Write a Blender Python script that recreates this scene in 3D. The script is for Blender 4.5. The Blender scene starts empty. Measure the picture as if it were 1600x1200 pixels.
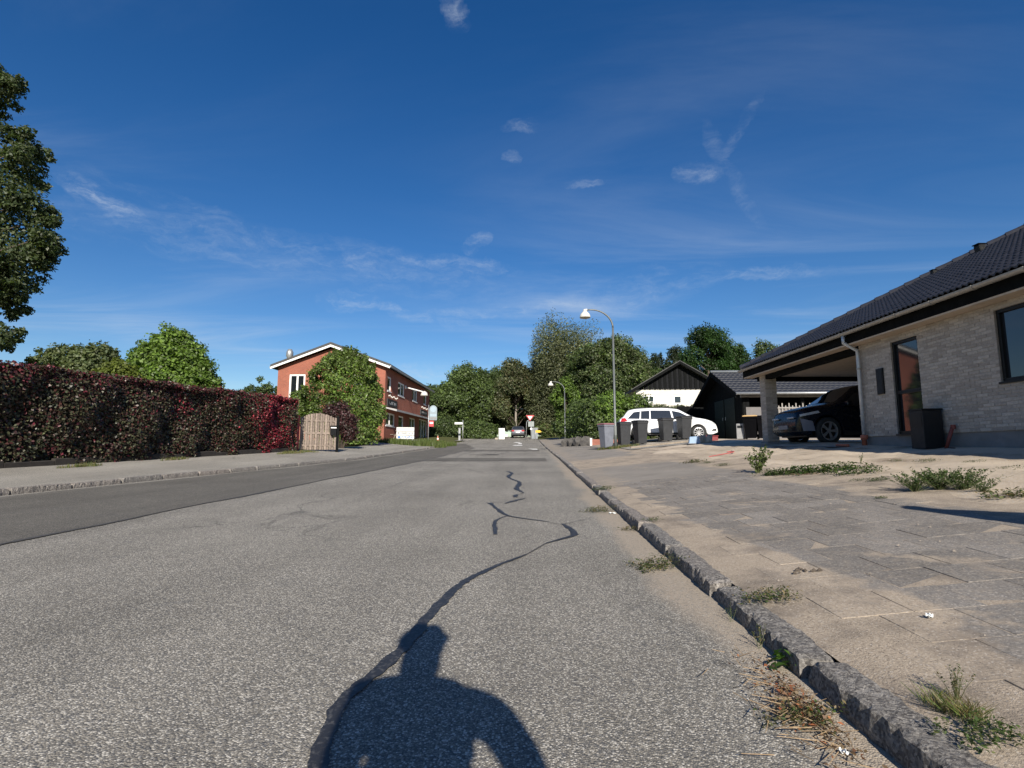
import bpy, bmesh, math, random
import numpy as np
from mathutils import Vector, Matrix

R = math.radians
SC = bpy.context.scene
COL = SC.collection

# ------------------------------------------------------------------ camera, sky, sun, exposure
CAM_H, FPX = 0.85, 845.0
PITCH, YAW = math.atan(106 / FPX), R(2.3)
cam = bpy.data.cameras.new('camera')
cam.sensor_width = 36
cam.lens = 36 * FPX / 1600
cam.clip_start, cam.clip_end = 0.02, 3000
camo = bpy.data.objects.new('camera', cam)
COL.objects.link(camo)
camo.location = (0, 0, CAM_H)
camo.rotation_euler = (math.pi / 2 + PITCH, 0, YAW)
SC.camera = camo

SUN_EL, SUN_AZ = R(30), R(9.5)          # azimuth: degrees to the right of straight behind the camera
sun_dir = Vector((math.sin(SUN_AZ) * math.cos(SUN_EL), -math.cos(SUN_AZ) * math.cos(SUN_EL), math.sin(SUN_EL)))
sl = bpy.data.lights.new('sun', 'SUN')
sl.energy, sl.angle, sl.color = 4.5, R(0.53), (1.0, 0.93, 0.82)
slo = bpy.data.objects.new('sun', sl)
COL.objects.link(slo)
slo.rotation_euler = (-sun_dir).to_track_quat('-Z', 'Y').to_euler()
slo.location = (0, -20, 30)

SC.view_settings.view_transform = 'Standard'
SC.view_settings.look = 'None'
SC.view_settings.exposure = 0.72
SC.view_settings.gamma = 1.0
SC.cycles.use_denoising = True
SC.cycles.max_bounces = 6
SC.cycles.transparent_max_bounces = 8

world = bpy.data.worlds.new('World')
SC.world = world
world.use_nodes = True
wt = world.node_tree
wt.nodes.clear()

class NT:
    """small helper for writing node trees"""
    def __init__(s, tree): s.t = tree
    def n(s, typ, **kw):
        nd = s.t.nodes.new(typ)
        for k, v in kw.items(): setattr(nd, k, v)
        return nd
    def put(s, sock, v):
        if hasattr(v, 'is_linked'): s.t.links.new(v, sock)
        else:
            if isinstance(v, tuple) and len(v) == 3 and sock.type == 'RGBA': v = v + (1,)
            sock.default_value = v
    def math(s, op, a, b=0.0, c=None, clamp=False):
        nd = s.n('ShaderNodeMath', operation=op, use_clamp=clamp)
        s.put(nd.inputs[0], a); s.put(nd.inputs[1], b)
        if c is not None: s.put(nd.inputs[2], c)
        return nd.outputs[0]
    def noise(s, vec, scale, detail=3.0, rough=0.55, dist=0.0):
        nd = s.n('ShaderNodeTexNoise')
        if vec is not None: s.put(nd.inputs['Vector'], vec)
        s.put(nd.inputs['Scale'], scale); s.put(nd.inputs['Detail'], detail)
        s.put(nd.inputs['Roughness'], rough); s.put(nd.inputs['Distortion'], dist)
        return nd.outputs['Fac']
    def voro(s, vec, scale, feature='F1', out='Distance', rnd=1.0):
        nd = s.n('ShaderNodeTexVoronoi', feature=feature)
        if vec is not None: s.put(nd.inputs['Vector'], vec)
        s.put(nd.inputs['Scale'], scale)
        s.put(nd.inputs['Randomness'], rnd)
        return nd.outputs[out]
    def mapr(s, v, a, b, c=0.0, d=1.0, smooth=False):
        nd = s.n('ShaderNodeMapRange', interpolation_type='SMOOTHSTEP' if smooth else 'LINEAR')
        s.put(nd.inputs[0], v)
        for i, q in enumerate((a, b, c, d)): s.put(nd.inputs[i + 1], q)
        return nd.outputs[0]
    def mix(s, f, a, b, mode='MIX'):
        nd = s.n('ShaderNodeMix', data_type='RGBA', blend_type=mode)
        s.put(nd.inputs[0], f); s.put(nd.inputs[6], a); s.put(nd.inputs[7], b)
        return nd.outputs[2]
    def ramp(s, f, stops):
        nd = s.n('ShaderNodeValToRGB')
        el = nd.color_ramp.elements
        while len(el) < len(stops): el.new(0.5)
        for e, (p, c) in zip(el, stops): e.position = p; e.color = tuple(c) + (1,)
        s.put(nd.inputs[0], f)
        return nd.outputs[0]
    def pos(s): return s.n('ShaderNodeNewGeometry').outputs['Position']
    def xyz(s, v):
        nd = s.n('ShaderNodeSeparateXYZ'); s.put(nd.inputs[0], v); return nd.outputs
    def comb(s, x, y, z=0.0):
        nd = s.n('ShaderNodeCombineXYZ')
        for i, q in enumerate((x, y, z)): s.put(nd.inputs[i], q)
        return nd.outputs[0]
    def bump(s, h, strength=0.4, dist=0.01, normal=None):
        nd = s.n('ShaderNodeBump')
        s.put(nd.inputs['Strength'], strength); s.put(nd.inputs['Distance'], dist); s.put(nd.inputs['Height'], h)
        if normal is not None: s.put(nd.inputs['Normal'], normal)
        return nd.outputs[0]

def ray(px, py):
    x, y = (px - 800) / FPX, (600 - py) / FPX
    f = math.cos(PITCH) - y * math.sin(PITCH)
    return x / f, (math.sin(PITCH) + y * math.cos(PITCH)) / f
def at(px, py, d):
    """world point seen at photo pixel (px, py), d metres ahead"""
    r, u = ray(px, py)
    lat = r * d
    return Vector((lat * math.cos(YAW) - d * math.sin(YAW), d * math.cos(YAW) + lat * math.sin(YAW), CAM_H + u * d))

w = NT(wt)
tc = w.n('ShaderNodeTexCoord').outputs['Generated']
sky = w.n('ShaderNodeTexSky', sky_type='NISHITA')
sky.sun_disc = False
sky.sun_elevation = SUN_EL
sky.sun_rotation = math.pi - SUN_AZ
sky.altitude, sky.air_density, sky.dust_density, sky.ozone_density = 40, 1.0, 0.15, 2.6
# thin cirrus: noise on a high flat layer (direction / height)
sx = w.xyz(tc)
hgt = w.math('MAXIMUM', sx[2], 0.03)
plane = w.comb(w.math('DIVIDE', sx[0], hgt), w.math('DIVIDE', sx[1], hgt), 0.0)
mp = w.n('ShaderNodeMapping'); mp.inputs['Rotation'].default_value = (0, 0, R(14)); mp.inputs['Scale'].default_value = (0.24, 0.75, 1)
wt.links.new(plane, mp.inputs[0])
streak = w.noise(mp.outputs[0], 1.15, 9.0, 0.62, 0.9)
patch = w.noise(plane, 0.22, 2.0, 0.5)
cir = w.math('MULTIPLY', w.mapr(streak, 0.42, 0.80, 0, 1, True), w.mapr(patch, 0.34, 0.62, 0, 1, True))
# a handful of small torn cumulus shreds, at the directions where they drift
dn = w.n('ShaderNodeTexNoise'); dn.inputs['Scale'].default_value = 9.0; dn.inputs['Detail'].default_value = 6.0; dn.inputs['Roughness'].default_value = 0.62
wt.links.new(tc, dn.inputs['Vector'])
dv = w.n('ShaderNodeVectorMath', operation='MULTIPLY_ADD'); wt.links.new(dn.outputs['Color'], dv.inputs[0]); dv.inputs[1].default_value = (.085, .085, .05); dv.inputs[2].default_value = (-.0425, -.0425, -.025)
da = w.n('ShaderNodeVectorMath', operation='ADD'); wt.links.new(tc, da.inputs[0]); wt.links.new(dv.outputs[0], da.inputs[1])
tcw = da.outputs[0]
def shred(px, py, wx, wy, tilt, amp):
    v = (at(px, py, 10) - Vector((0, 0, CAM_H))).normalized()
    rt = Vector((v.y, -v.x, 0)).normalized(); up = rt.cross(v)
    a, b = math.cos(tilt), math.sin(tilt)
    e1, e2 = rt * a + up * b, up * a - rt * b
    def dot(e):
        nd = w.n('ShaderNodeVectorMath', operation='DOT_PRODUCT'); w.put(nd.inputs[0], tcw); nd.inputs[1].default_value = e
        return nd.outputs['Value']
    q = w.math('ADD', w.math('POWER', w.math('DIVIDE', dot(e1), wx), 2), w.math('POWER', w.math('DIVIDE', dot(e2), wy), 2))
    front = w.math('GREATER_THAN', dot(v), 0.0)
    m = w.math('SUBTRACT', 1.0, q, clamp=True)
    return w.math('MULTIPLY', w.math('MULTIPLY', m, front), amp)
cmap = w.n('ShaderNodeMapping'); cmap.inputs['Scale'].default_value = (1, 1, 3.2); wt.links.new(tcw, cmap.inputs[0])
shn = w.mapr(w.noise(cmap.outputs[0], 13.0, 9.0, 0.66, 0.6), 0.36, 0.70, 0, 1, True)
sh = None
for a in [(165, 320, .075, .022, -.42, .85), (745, 382, .03, .014, .5, .65), (545, 473, .06, .02, .02, .75), (600, 483, .05, .010, -.15, .5),
          (712, 15, .02, .030, .6, .6), (818, 198, .035, .012, -.1, .5), (806, 243, .02, .010, 0, .35), (1098, 266, .045, .020, -.1, .45),
          (1152, 270, .014, .10, .42, .2), (1160, 205, .012, .055, -.6, .2), (295, 352, .05, .012, -.4, .45), (1000, 455, .16, .04, .15, .24),
          (480, 402, .42, .045, -.05, .26), (700, 410, .14, .018, -.08, .5), (640, 585, .11, .022, .05, .55), (910, 293, .04, .010, -.1, .4),
          (800, 483, .2, .012, .05, .4), (1180, 430, .16, .014, -.08, .34), (680, 500, .10, .012, -.05, .4), (335, 345, .20, .02, -.2, .18)]:
    s_ = shred(*a)
    sh = s_ if sh is None else w.math('MAXIMUM', sh, s_)
fin = w.mapr(w.noise(cmap.outputs[0], 42.0, 6.0, 0.7, 0.3), 0.32, 0.66, 0.15, 1.0)
shm = w.math('MULTIPLY', w.math('MULTIPLY', w.math('POWER', sh, 0.8), fin), w.math('ADD', w.math('MULTIPLY', shn, 0.95), 0.05))
cloud = w.math('ADD', w.math('MULTIPLY', cir, 0.42), w.math('MULTIPLY', shm, 0.62), clamp=True)
hs = w.n('ShaderNodeHueSaturation'); hs.inputs['Hue'].default_value = 0.509; hs.inputs['Saturation'].default_value = 1.35; hs.inputs['Value'].default_value = 1.0
wt.links.new(sky.outputs[0], hs.inputs['Color'])
skc = w.mix(cloud, hs.outputs[0], (6.0, 6.8, 7.8))
bg = w.n('ShaderNodeBackground'); bg.inputs['Strength'].default_value = 0.063
wt.links.new(skc, bg.inputs['Color'])
wo = w.n('ShaderNodeOutputWorld')
wt.links.new(bg.outputs[0], wo.inputs[0])

# ------------------------------------------------------------------ materials
MATS = {}
def mat(name, fn=None, **kw):
    if name in MATS: return MATS[name]
    m = bpy.data.materials.new(name); m.use_nodes = True
    m.node_tree.nodes.clear()
    k = NT(m.node_tree)
    b = k.n('ShaderNodeBsdfPrincipled'); o = k.n('ShaderNodeOutputMaterial')
    m.node_tree.links.new(b.outputs[0], o.inputs[0])
    k.b, k.o = b, o
    for a, v in kw.items():
        k.put(b.inputs[{'col': 'Base Color', 'rough': 'Roughness', 'metal': 'Metallic', 'ior': 'IOR', 'spec': 'Specular IOR Level', 'coat': 'Coat Weight'}[a]], v)
    if fn: fn(k)
    MATS[name] = m
    return m

def plain(name, col, rough=0.6, var=0.18, scale=6.0, metal=0.0, bump=0.0, bscale=60.0, spec=0.5, coat=0.0, objrand=0.0):
    """a painted / cast / moulded surface with uneven tone and slight relief"""
    def fn(k):
        p = k.pos()
        n1 = k.noise(p, scale, 5.0, 0.6)
        f = k.mapr(n1, 0.3, 0.7, 1 - var, 1 + var)
        if objrand:
            oi = k.n('ShaderNodeObjectInfo').outputs['Random']
            f = k.math('MULTIPLY', f, k.mapr(oi, 0, 1, 1 - objrand, 1 + objrand))
        c = k.mix(1.0, col, k.comb(f, f, f), 'MULTIPLY')
        k.put(k.b.inputs['Base Color'], c)
        k.put(k.b.inputs['Roughness'], k.mapr(k.noise(p, scale * 3, 3.0), 0.3, 0.7, max(0.02, rough - 0.08), min(1, rough + 0.08)))
        k.put(k.b.inputs['Metallic'], metal); k.put(k.b.inputs['Specular IOR Level'], spec); k.put(k.b.inputs['Coat Weight'], coat)
        if bump: k.put(k.b.inputs['Normal'], k.bump(k.noise(p, bscale, 3.0), bump, 0.01))
    return mat(name, fn)

def f_asphalt(tone, light, scale, sand):
    def fn(k):
        p = k.pos(); x = k.xyz(p)
        v = k.n('ShaderNodeTexVoronoi'); k.put(v.inputs['Vector'], p); k.put(v.inputs['Scale'], scale)
        rnd = k.xyz(v.outputs['Color'])
        stone = k.ramp(rnd[0], [(0.0, (tone * .55,) * 3), (0.45, (tone, tone * .915, tone * .775)), (0.72, (tone * 1.3, tone * 1.19, tone * 1.0)),
                                (0.86, (light * .8, light * .745, light * .64)), (1.0, (light, light * .94, light * .83))])
        edge = k.mapr(v.outputs['Distance'], 0.25, 0.75, 1.0, 0.55)
        c = k.mix(1.0, stone, k.comb(edge, edge, edge), 'MULTIPLY')
        big = k.mapr(k.noise(p, 0.55, 5.0, 0.6), 0.3, 0.7, 0.82, 1.14)
        lanes = k.mapr(k.noise(k.comb(k.math('MULTIPLY', x[0], 1.6), k.math('MULTIPLY', x[1], 0.12)), 1.0, 3.0), 0.3, 0.7, 0.86, 1.10)
        m = k.math('MULTIPLY', big, lanes)
        c = k.mix(1.0, c, k.comb(m, m, m), 'MULTIPLY')
        spot = k.math('MAXIMUM', k.mapr(k.noise(p, 5.0, 2.0), 0.68, 0.76, 0.0, 0.4), k.mapr(k.noise(p, 1.1, 4.0, 0.6), 0.62, 0.74, 0.0, 0.28))
        c = k.mix(spot, c, (tone * .45,) * 3)
        # hairline cracks in the old surface
        ck = k.voro(k.comb(k.math('ADD', x[0], k.math('MULTIPLY', k.noise(p, 1.2, 4.0), 1.2)), k.math('ADD', x[1], k.math('MULTIPLY', k.noise(p, 1.7, 4.0), 1.4))), 0.24, 'DISTANCE_TO_EDGE')
        crk = k.mapr(ck, 0.0, 0.006, 0.5, 0.0)
        crk = k.math('MULTIPLY', crk, k.mapr(k.noise(p, 0.5, 2.0), 0.5, 0.6))
        c = k.mix(crk, c, (0.03, 0.03, 0.03))
        if sand == 'right':        # blown sand lying along the right kerb
            e = k.math('ADD', k.math('SUBTRACT', x[0], 0.62), k.math('MULTIPLY', k.math('SUBTRACT', k.noise(k.comb(x[0], k.math('MULTIPLY', x[1], .45)), 1.6, 5.0, 0.62), 0.5), 0.62))
            sm = k.math('MULTIPLY', k.mapr(e, 0.0, 0.20, 0, 1, True), k.mapr(x[1], 14, 30, 1, 0.25))
            sc = k.mix(k.noise(p, 240, 2.0), (0.27, 0.222, 0.168), (0.43, 0.36, 0.28))
            c = k.mix(k.math('MULTIPLY', sm, k.mapr(k.noise(p, 60, 4.0, 0.7), 0.34, 0.58, 0.25, 0.95)), c, sc)
        elif sand == 'left':
            e = k.math('ADD', k.math('SUBTRACT', -7.25, k.math('ADD', x[0], k.math('MULTIPLY', k.math('SUBTRACT', 11.5, x[1]), -0.06))), k.math('MULTIPLY', k.math('SUBTRACT', k.noise(p, 1.2, 4.0), 0.5), 0.25))
        k.put(k.b.inputs['Base Color'], c)
        k.put(k.b.inputs['Roughness'], 0.9)
        k.put(k.b.inputs['Specular IOR Level'], 0.25)
        k.put(k.b.inputs['Normal'], k.bump(k.math('SUBTRACT', 1.0, v.outputs['Distance']), 0.55, 0.006))
    return fn
ASPHALT = mat('old_chip_asphalt', f_asphalt(0.245, 0.62, 165, 'right'))
ASPHALT_DARK = mat('newer_dark_asphalt', f_asphalt(0.15, 0.27, 130, None))
ASPHALT_PATH = mat('path_asphalt', f_asphalt(0.37, 0.44, 150, None))
def f_bitumen(k):
    p = k.pos()
    k.put(k.b.inputs['Base Color'], k.mix(k.mapr(k.noise(p, 55, 3.0), 0.52, 0.66), (0.022, 0.022, 0.024), (0.075, 0.073, 0.07)))
    k.put(k.b.inputs['Roughness'], 0.55); k.put(k.b.inputs['Normal'], k.bump(k.noise(p, 80, 3.0), 0.3, 0.004))
BITUMEN = mat('bitumen_crack_seal', f_bitumen)

def sandmask(k, p, x):
    """1 where sand and soil lie over the paving of the right pavement"""
    warp = k.math('MULTIPLY', k.math('SUBTRACT', k.noise(p, 1.15, 5.0, 0.62), 0.5), 1.15)
    # a tongue of sand beside the kerb
    lim = k.math('ADD', k.mapr(x[1], 1.5, 5.5, 1.66, 1.42), warp)
    near = k.mapr(k.math('SUBTRACT', x[0], lim), -0.06, 0.05, 1, 0, True)
    near = k.math('MULTIPLY', near, k.mapr(x[1], 6.5, 10.5, 1.0, 0.35))
    far = k.mapr(k.math('SUBTRACT', x[0], k.math('ADD', 3.28, warp)), -0.15, 0.12, 0, 1, True)
    across = k.math('MULTIPLY', k.mapr(k.math('ABSOLUTE', k.math('SUBTRACT', x[1], k.math('ADD', 15.0, warp))), 1.5, 2.6, 1, 0, True), 0.95)
    tuft = k.mapr(k.noise(p, 2.4, 5.0, 0.62), 0.60, 0.70, 0, 0.8, True)
    return k.math('MAXIMUM', k.math('MAXIMUM', near, far), k.math('MAXIMUM', tuft, across))
def sandcol(k, p):
    c = k.mix(k.noise(p, 170, 3.0, 0.7), (0.30, 0.24, 0.175), (0.56, 0.465, 0.355))
    c = k.mix(k.mapr(k.noise(p, 1.7, 5.0, 0.6), 0.50, 0.66), c, (0.21, 0.168, 0.125))
    v = k.xyz(k.voro(p, 60, out='Color'))
    return k.mix(k.mapr(v[0], 0.90, 0.93), c, (0.42, 0.39, 0.35))
def dirtcol(k, p):
    c = k.mix(k.mapr(k.noise(p, 85, 5.0, 0.78), 0.3, 0.7), (0.245, 0.198, 0.148), (0.49, 0.408, 0.315))
    c = k.mix(k.mapr(k.noise(p, 2.6, 6.0, 0.65), 0.46, 0.64, 0, 0.8), c, (0.185, 0.155, 0.125))
    v = k.xyz(k.voro(p, 170, out='Color'))
    c = k.mix(k.mapr(v[0], 0.93, 0.95, 0, 0.5), c, (0.52, 0.47, 0.41))
    return k.mix(k.mapr(v[1], 0.95, 0.965, 0, 0.5), c, (0.09, 0.07, 0.055))
def f_pave(k):
    p = k.pos(); x = k.xyz(p)
    g = k.mix(k.mapr(k.noise(p, 95, 4.0, 0.75), 0.3, 0.7), (0.095, 0.087, 0.079), (0.255, 0.234, 0.21))
    vs_ = k.xyz(k.voro(p, 130, out='Color'))
    g = k.mix(k.mapr(vs_[0], 0.88, 0.92, 0, 0.45), g, (0.44, 0.40, 0.35))
    oi = k.n('ShaderNodeObjectInfo').outputs['Random']
    f = k.math('MULTIPLY', k.mapr(oi, 0, 1, 0.86, 1.14), k.mapr(k.noise(p, 2.2, 4.0), 0.3, 0.7, 0.85, 1.15))
    g = k.mix(1.0, g, k.comb(f, f, f), 'MULTIPLY')
    # grit sitting in the pores
    g = k.mix(k.mapr(k.noise(p, 22, 5.0, 0.75), 0.46, 0.70, 0, 0.5), g, (0.34, 0.285, 0.22))
    m = k.math('MULTIPLY', sandmask(k, p, x), k.mapr(k.noise(p, 55, 3.0), 0.30, 0.48, 0.55, 1.0))
    k.put(k.b.inputs['Base Color'], k.mix(m, g, dirtcol(k, p)))
    k.put(k.b.inputs['Roughness'], 0.92); k.put(k.b.inputs['Specular IOR Level'], 0.2)
    k.put(k.b.inputs['Normal'], k.bump(k.noise(p, 140, 4.0, 0.7), 0.5, 0.006))
PAVE = mat('concrete_flags_with_sand', f_pave)
def f_paveground(k):
    p = k.pos(); x = k.xyz(p)
    g = k.mix(k.noise(p, 90, 4.0, 0.7), (0.15, 0.135, 0.118), (0.33, 0.30, 0.262))
    f = k.mapr(k.noise(p, 1.3, 5.0), 0.3, 0.7, 0.85, 1.12)
    g = k.mix(1.0, g, k.comb(f, f, f), 'MULTIPLY')
    m = k.math('MAXIMUM', sandmask(k, p, x), k.mapr(x[1], 8.6, 9.2, 0.9, 0.0))
    k.put(k.b.inputs['Base Color'], k.mix(m, g, dirtcol(k, p)))
    k.put(k.b.inputs['Roughness'], 0.95); k.put(k.b.inputs['Specular IOR Level'], 0.15)
    k.put(k.b.inputs['Normal'], k.bump(k.noise(p, 120, 4.0, 0.7), 0.6, 0.01))
PAVEG = mat('pavement_bed', f_paveground)
def f_sand(k):
    p = k.pos(); x = k.xyz(p)
    c = sandcol(k, p)
    c = k.mix(k.mapr(k.noise(p, 0.8, 4.0), 0.40, 0.6, 0.0, 0.55), c, (0.62, 0.525, 0.41))
    # brick dust / red soil patch by the pavement edge
    q = k.math('ADD', k.math('POWER', k.math('DIVIDE', k.math('SUBTRACT', x[0], 3.45), .5), 2), k.math('POWER', k.math('DIVIDE', k.math('SUBTRACT', x[1], 7.2), 1.7), 2))
    red = k.math('MULTIPLY', k.mapr(q, 0.3, 1.2, 0.75, 0.0), k.mapr(k.noise(p, 3.0, 4.0), 0.38, 0.55))
    c = k.mix(red, c, (0.19, 0.085, 0.055))
    k.put(k.b.inputs['Base Color'], c)
    k.put(k.b.inputs['Roughness'], 0.97); k.put(k.b.inputs['Specular IOR Level'], 0.1)
    k.put(k.b.inputs['Normal'], k.bump(k.noise(p, 45, 5.0, 0.7), 0.8, 0.02))
SAND = mat('dry_sandy_soil', f_sand)
def f_turf(k):
    p = k.pos()
    c = k.mix(k.noise(p, 6.0, 5.0, 0.7), (0.05, 0.065, 0.02), (0.12, 0.115, 0.05))
    k.put(k.b.inputs['Base Color'], c); k.put(k.b.inputs['Roughness'], 0.95); k.put(k.b.inputs['Specular IOR Level'], 0.1)
    k.put(k.b.inputs['Normal'], k.bump(k.noise(p, 30, 4.0), 0.8, 0.03))
TURF = mat('rough_turf', f_turf)
def f_granite(k):
    p = k.pos()
    oi = k.n('ShaderNodeObjectInfo').outputs['Random']
    base = k.ramp(oi, [(0, (0.165, 0.15, 0.138)), (0.5, (0.205, 0.182, 0.162)), (1, (0.225, 0.182, 0.155))])
    v = k.xyz(k.voro(p, 120, out='Color'))
    c = k.mix(k.mapr(v[0], 0.0, 1.0, 0.0, 0.9), k.mix(0.6, base, (0.03, 0.03, 0.032)), k.mix(0.45, base, (0.55, 0.52, 0.47)))
    f = k.mapr(k.noise(p, 22.0, 6.0, 0.7), 0.3, 0.7, 0.7, 1.3)
    c = k.mix(1.0, c, k.comb(f, f, f), 'MULTIPLY')
    k.put(k.b.inputs['Base Color'], c); k.put(k.b.inputs['Roughness'], 0.85); k.put(k.b.inputs['Specular IOR Level'], 0.25)
    k.put(k.b.inputs['Normal'], k.bump(k.noise(p, 45, 6.0, 0.72), 1.0, 0.02))
GRANITE = mat('split_granite', f_granite)
def f_brickpiece(k):          # the tone of each brick comes from the brick itself
    p = k.pos()
    a = k.n('ShaderNodeAttribute', attribute_name='tone').outputs['Fac']
    oi = k.n('ShaderNodeObjectInfo').outputs['Random']
    r = k.math('FRACT', k.math('ADD', k.math('MULTIPLY', oi, 3.17), a))
    c = k.ramp(r, [(0, (0.36, 0.315, 0.27)), (0.4, (0.425, 0.375, 0.325)), (0.72, (0.475, 0.42, 0.365)), (1, (0.52, 0.465, 0.405))])
    f = k.mapr(k.noise(p, 24, 5.0, 0.65), 0.3, 0.7, 0.82, 1.15)
    c = k.mix(1.0, c, k.comb(f, f, f), 'MULTIPLY')
    k.put(k.b.inputs['Base Color'], c); k.put(k.b.inputs['Roughness'], 0.92); k.put(k.b.inputs['Specular IOR Level'], 0.15)
    k.put(k.b.inputs['Normal'], k.bump(k.noise(p, 60, 4.0, 0.7), 0.6, 0.008))
BRICK = mat('pale_grey_brick', f_brickpiece)
MORTAR = plain('grey_mortar', (0.40, 0.365, 0.32), 0.95, 0.12, 30, bump=0.4, spec=0.1)
def f_redbrick(k):
    p = k.pos(); x = k.xyz(p)
    bt = k.n('ShaderNodeTexBrick')
    k.put(bt.inputs['Vector'], k.comb(k.math('ADD', x[0], x[1]), x[2], 0.0))
    k.put(bt.inputs['Color1'], (0.34, 0.105, 0.066)); k.put(bt.inputs['Color2'], (0.27, 0.083, 0.056)); k.put(bt.inputs['Mortar'], (0.30, 0.17, 0.125))
    for nme, v in (('Scale', 1.0), ('Mortar Size', 0.008), ('Brick Width', 0.24), ('Row Height', 0.067), ('Bias', 0.1)): k.put(bt.inputs[nme], v)
    f = k.mapr(k.noise(p, 0.7, 5.0, 0.6), 0.3, 0.7, 0.85, 1.15)
    k.put(k.b.inputs['Base Color'], k.mix(1.0, bt.outputs[0], k.comb(f, f, f), 'MULTIPLY'))
    k.put(k.b.inputs['Roughness'], 0.9); k.put(k.b.inputs['Specular IOR Level'], 0.2)
    k.put(k.b.inputs['Normal'], k.bump(bt.outputs['Fac'], -0.4, 0.01))
REDBRICK = mat('red_brickwork', f_redbrick)
SHEDTILE = plain('blue_black_shed_tile', (0.020, 0.022, 0.029), 0.5, 0.2, 9, spec=0.3)
BRIGHTZINC = plain('bright_galvanised_pipe', (0.50, 0.53, 0.56), 0.4, 0.12, 12, metal=0.3)
TILE = plain('glazed_black_tile', (0.034, 0.034, 0.042), 0.42, 0.22, 9, spec=0.35, objrand=0.14)
BLACKWOOD = plain('black_painted_wood', (0.0085, 0.009, 0.0092), 0.9, 0.3, 8, bump=0.3, spec=0.06)
GREYPAINT = plain('grey_painted_panel', (0.14, 0.13, 0.128), 0.7, 0.12, 5)
TANWOOD = plain('tan_soffit_boards', (0.55, 0.44, 0.33), 0.75, 0.12, 6)
ZINC = plain('zinc_gutter', (0.40, 0.375, 0.335), 0.5, 0.15, 12, metal=0.45)
STEEL = plain('galvanised_steel', (0.36, 0.37, 0.37), 0.45, 0.15, 10, metal=0.6)
PLINTH = plain('grey_plinth_render', (0.20, 0.195, 0.19), 0.9, 0.15, 5, bump=0.3)
BLACKMETAL = plain('black_powder_coat', (0.007, 0.0072, 0.0075), 0.45, 0.2, 8, spec=0.3)
GLASS = plain('window_glass', (0.012, 0.015, 0.018), 0.03, 0.2, 2, spec=1.0)
GLASS_B = mat('sky_facing_glass', None, col=(0.02, 0.024, 0.03), rough=0.04, ior=1.75)
WHITE = plain('white_paint', (0.80, 0.79, 0.76), 0.5, 0.06, 4)
WHITEWALL = plain('white_rendered_wall', (0.60, 0.57, 0.51), 0.85, 0.08, 2, bump=0.2)
TERRA = plain('terracotta', (0.42, 0.13, 0.075), 0.75, 0.15, 14)
REDPLASTIC = plain('red_plastic', (0.48, 0.045, 0.05), 0.5, 0.15, 10)
BINGREY = plain('dark_grey_bin_plastic', (0.028, 0.029, 0.032), 0.5, 0.2, 6, spec=0.5)
BINLIGHT = plain('faded_blue_grey_bin_plastic', (0.15, 0.16, 0.19), 0.55, 0.15, 5)
BINBLACK = plain('black_bin_plastic', (0.004, 0.004, 0.005), 0.7, 0.2, 6, spec=0.03)
LIDTAN = plain('sandy_yellow_lid', (0.55, 0.36, 0.16), 0.5, 0.1, 6)
RUBBER = plain('tyre_rubber', (0.018, 0.018, 0.018), 0.8, 0.2, 20)
ALLOY = plain('alloy_wheel', (0.42, 0.42, 0.43), 0.35, 0.1, 20, metal=0.7)
CARWHITE = plain('white_car_paint', (0.78, 0.79, 0.80), 0.25, 0.03, 3, coat=0.6)
CARBLACK = plain('blue_black_car_paint', (0.004, 0.006, 0.012), 0.25, 0.1, 3, spec=0.28, coat=0.12)
CARGREY = plain('silver_grey_car_paint', (0.12, 0.12, 0.135), 0.3, 0.05, 3, metal=0.4, coat=0.5)
PLASTICBLACK = plain('black_trim', (0.007, 0.007, 0.0075), 0.5, 0.2, 10)
LENSRED = plain('red_lens', (0.40, 0.015, 0.02), 0.15, 0.1, 10)
LENSWHITE = plain('clear_lens', (0.42, 0.44, 0.46), 0.12, 0.2, 30)
OPAL = plain('opal_lamp_shade', (0.60, 0.575, 0.52), 0.35, 0.06, 10)
POLE = plain('grey_lamp_post', (0.13, 0.14, 0.138), 0.5, 0.15, 5, metal=0.3)
FENCEWOOD = plain('weathered_fence_wood', (0.225, 0.178, 0.146), 0.85, 0.3, 14, bump=0.5, objrand=0.25)
BARK = plain('bark', (0.085, 0.065, 0.05), 0.95, 0.35, 8, bump=0.8, bscale=25)
BARK_PALE = plain('pale_bark', (0.25, 0.22, 0.19), 0.9, 0.35, 6, bump=0.6, bscale=25)
TWIG = plain('twig_mass', (0.03, 0.024, 0.019), 0.95, 0.4, 10, bump=0.8, bscale=18)
PAINTROAD = plain('worn_road_paint', (0.62, 0.61, 0.57), 0.8, 0.35, 20)
ROADSTRIPE = PAINTROAD
BLUETUB = plain('faded_blue_plastic', (0.22, 0.32, 0.46), 0.5, 0.15, 8)
YELLOW = plain('yellow_sign_face', (0.75, 0.42, 0.02), 0.5, 0.05, 8)
SIGNBLACK = plain('black_sign_face', (0.02, 0.02, 0.024), 0.5, 0.1, 8)
SIGNBLUE = plain('blue_print', (0.06, 0.17, 0.45), 0.6, 0.1, 8)
SIGNGREYTXT = plain('pale_grey_print', (0.22, 0.22, 0.22), 0.6, 0.1, 8)
BUSBLUE = plain('pale_sign_face', (0.30, 0.38, 0.44), 0.5, 0.06, 8)
STONE = plain('rough_boulder', (0.075, 0.07, 0.066), 0.95, 0.35, 6, bump=0.8, bscale=20)  # stone colour darkened to stand in for the shade under the hedge
SKIN = plain('skin', (0.50, 0.31, 0.23), 0.55, 0.06, 20)
CLOTH = plain('dark_blue_jacket_cloth', (0.03, 0.04, 0.07), 0.9, 0.2, 30, bump=0.3)
HAIR = plain('brown_hair', (0.05, 0.032, 0.02), 0.7, 0.3, 60, bump=0.5)
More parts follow.
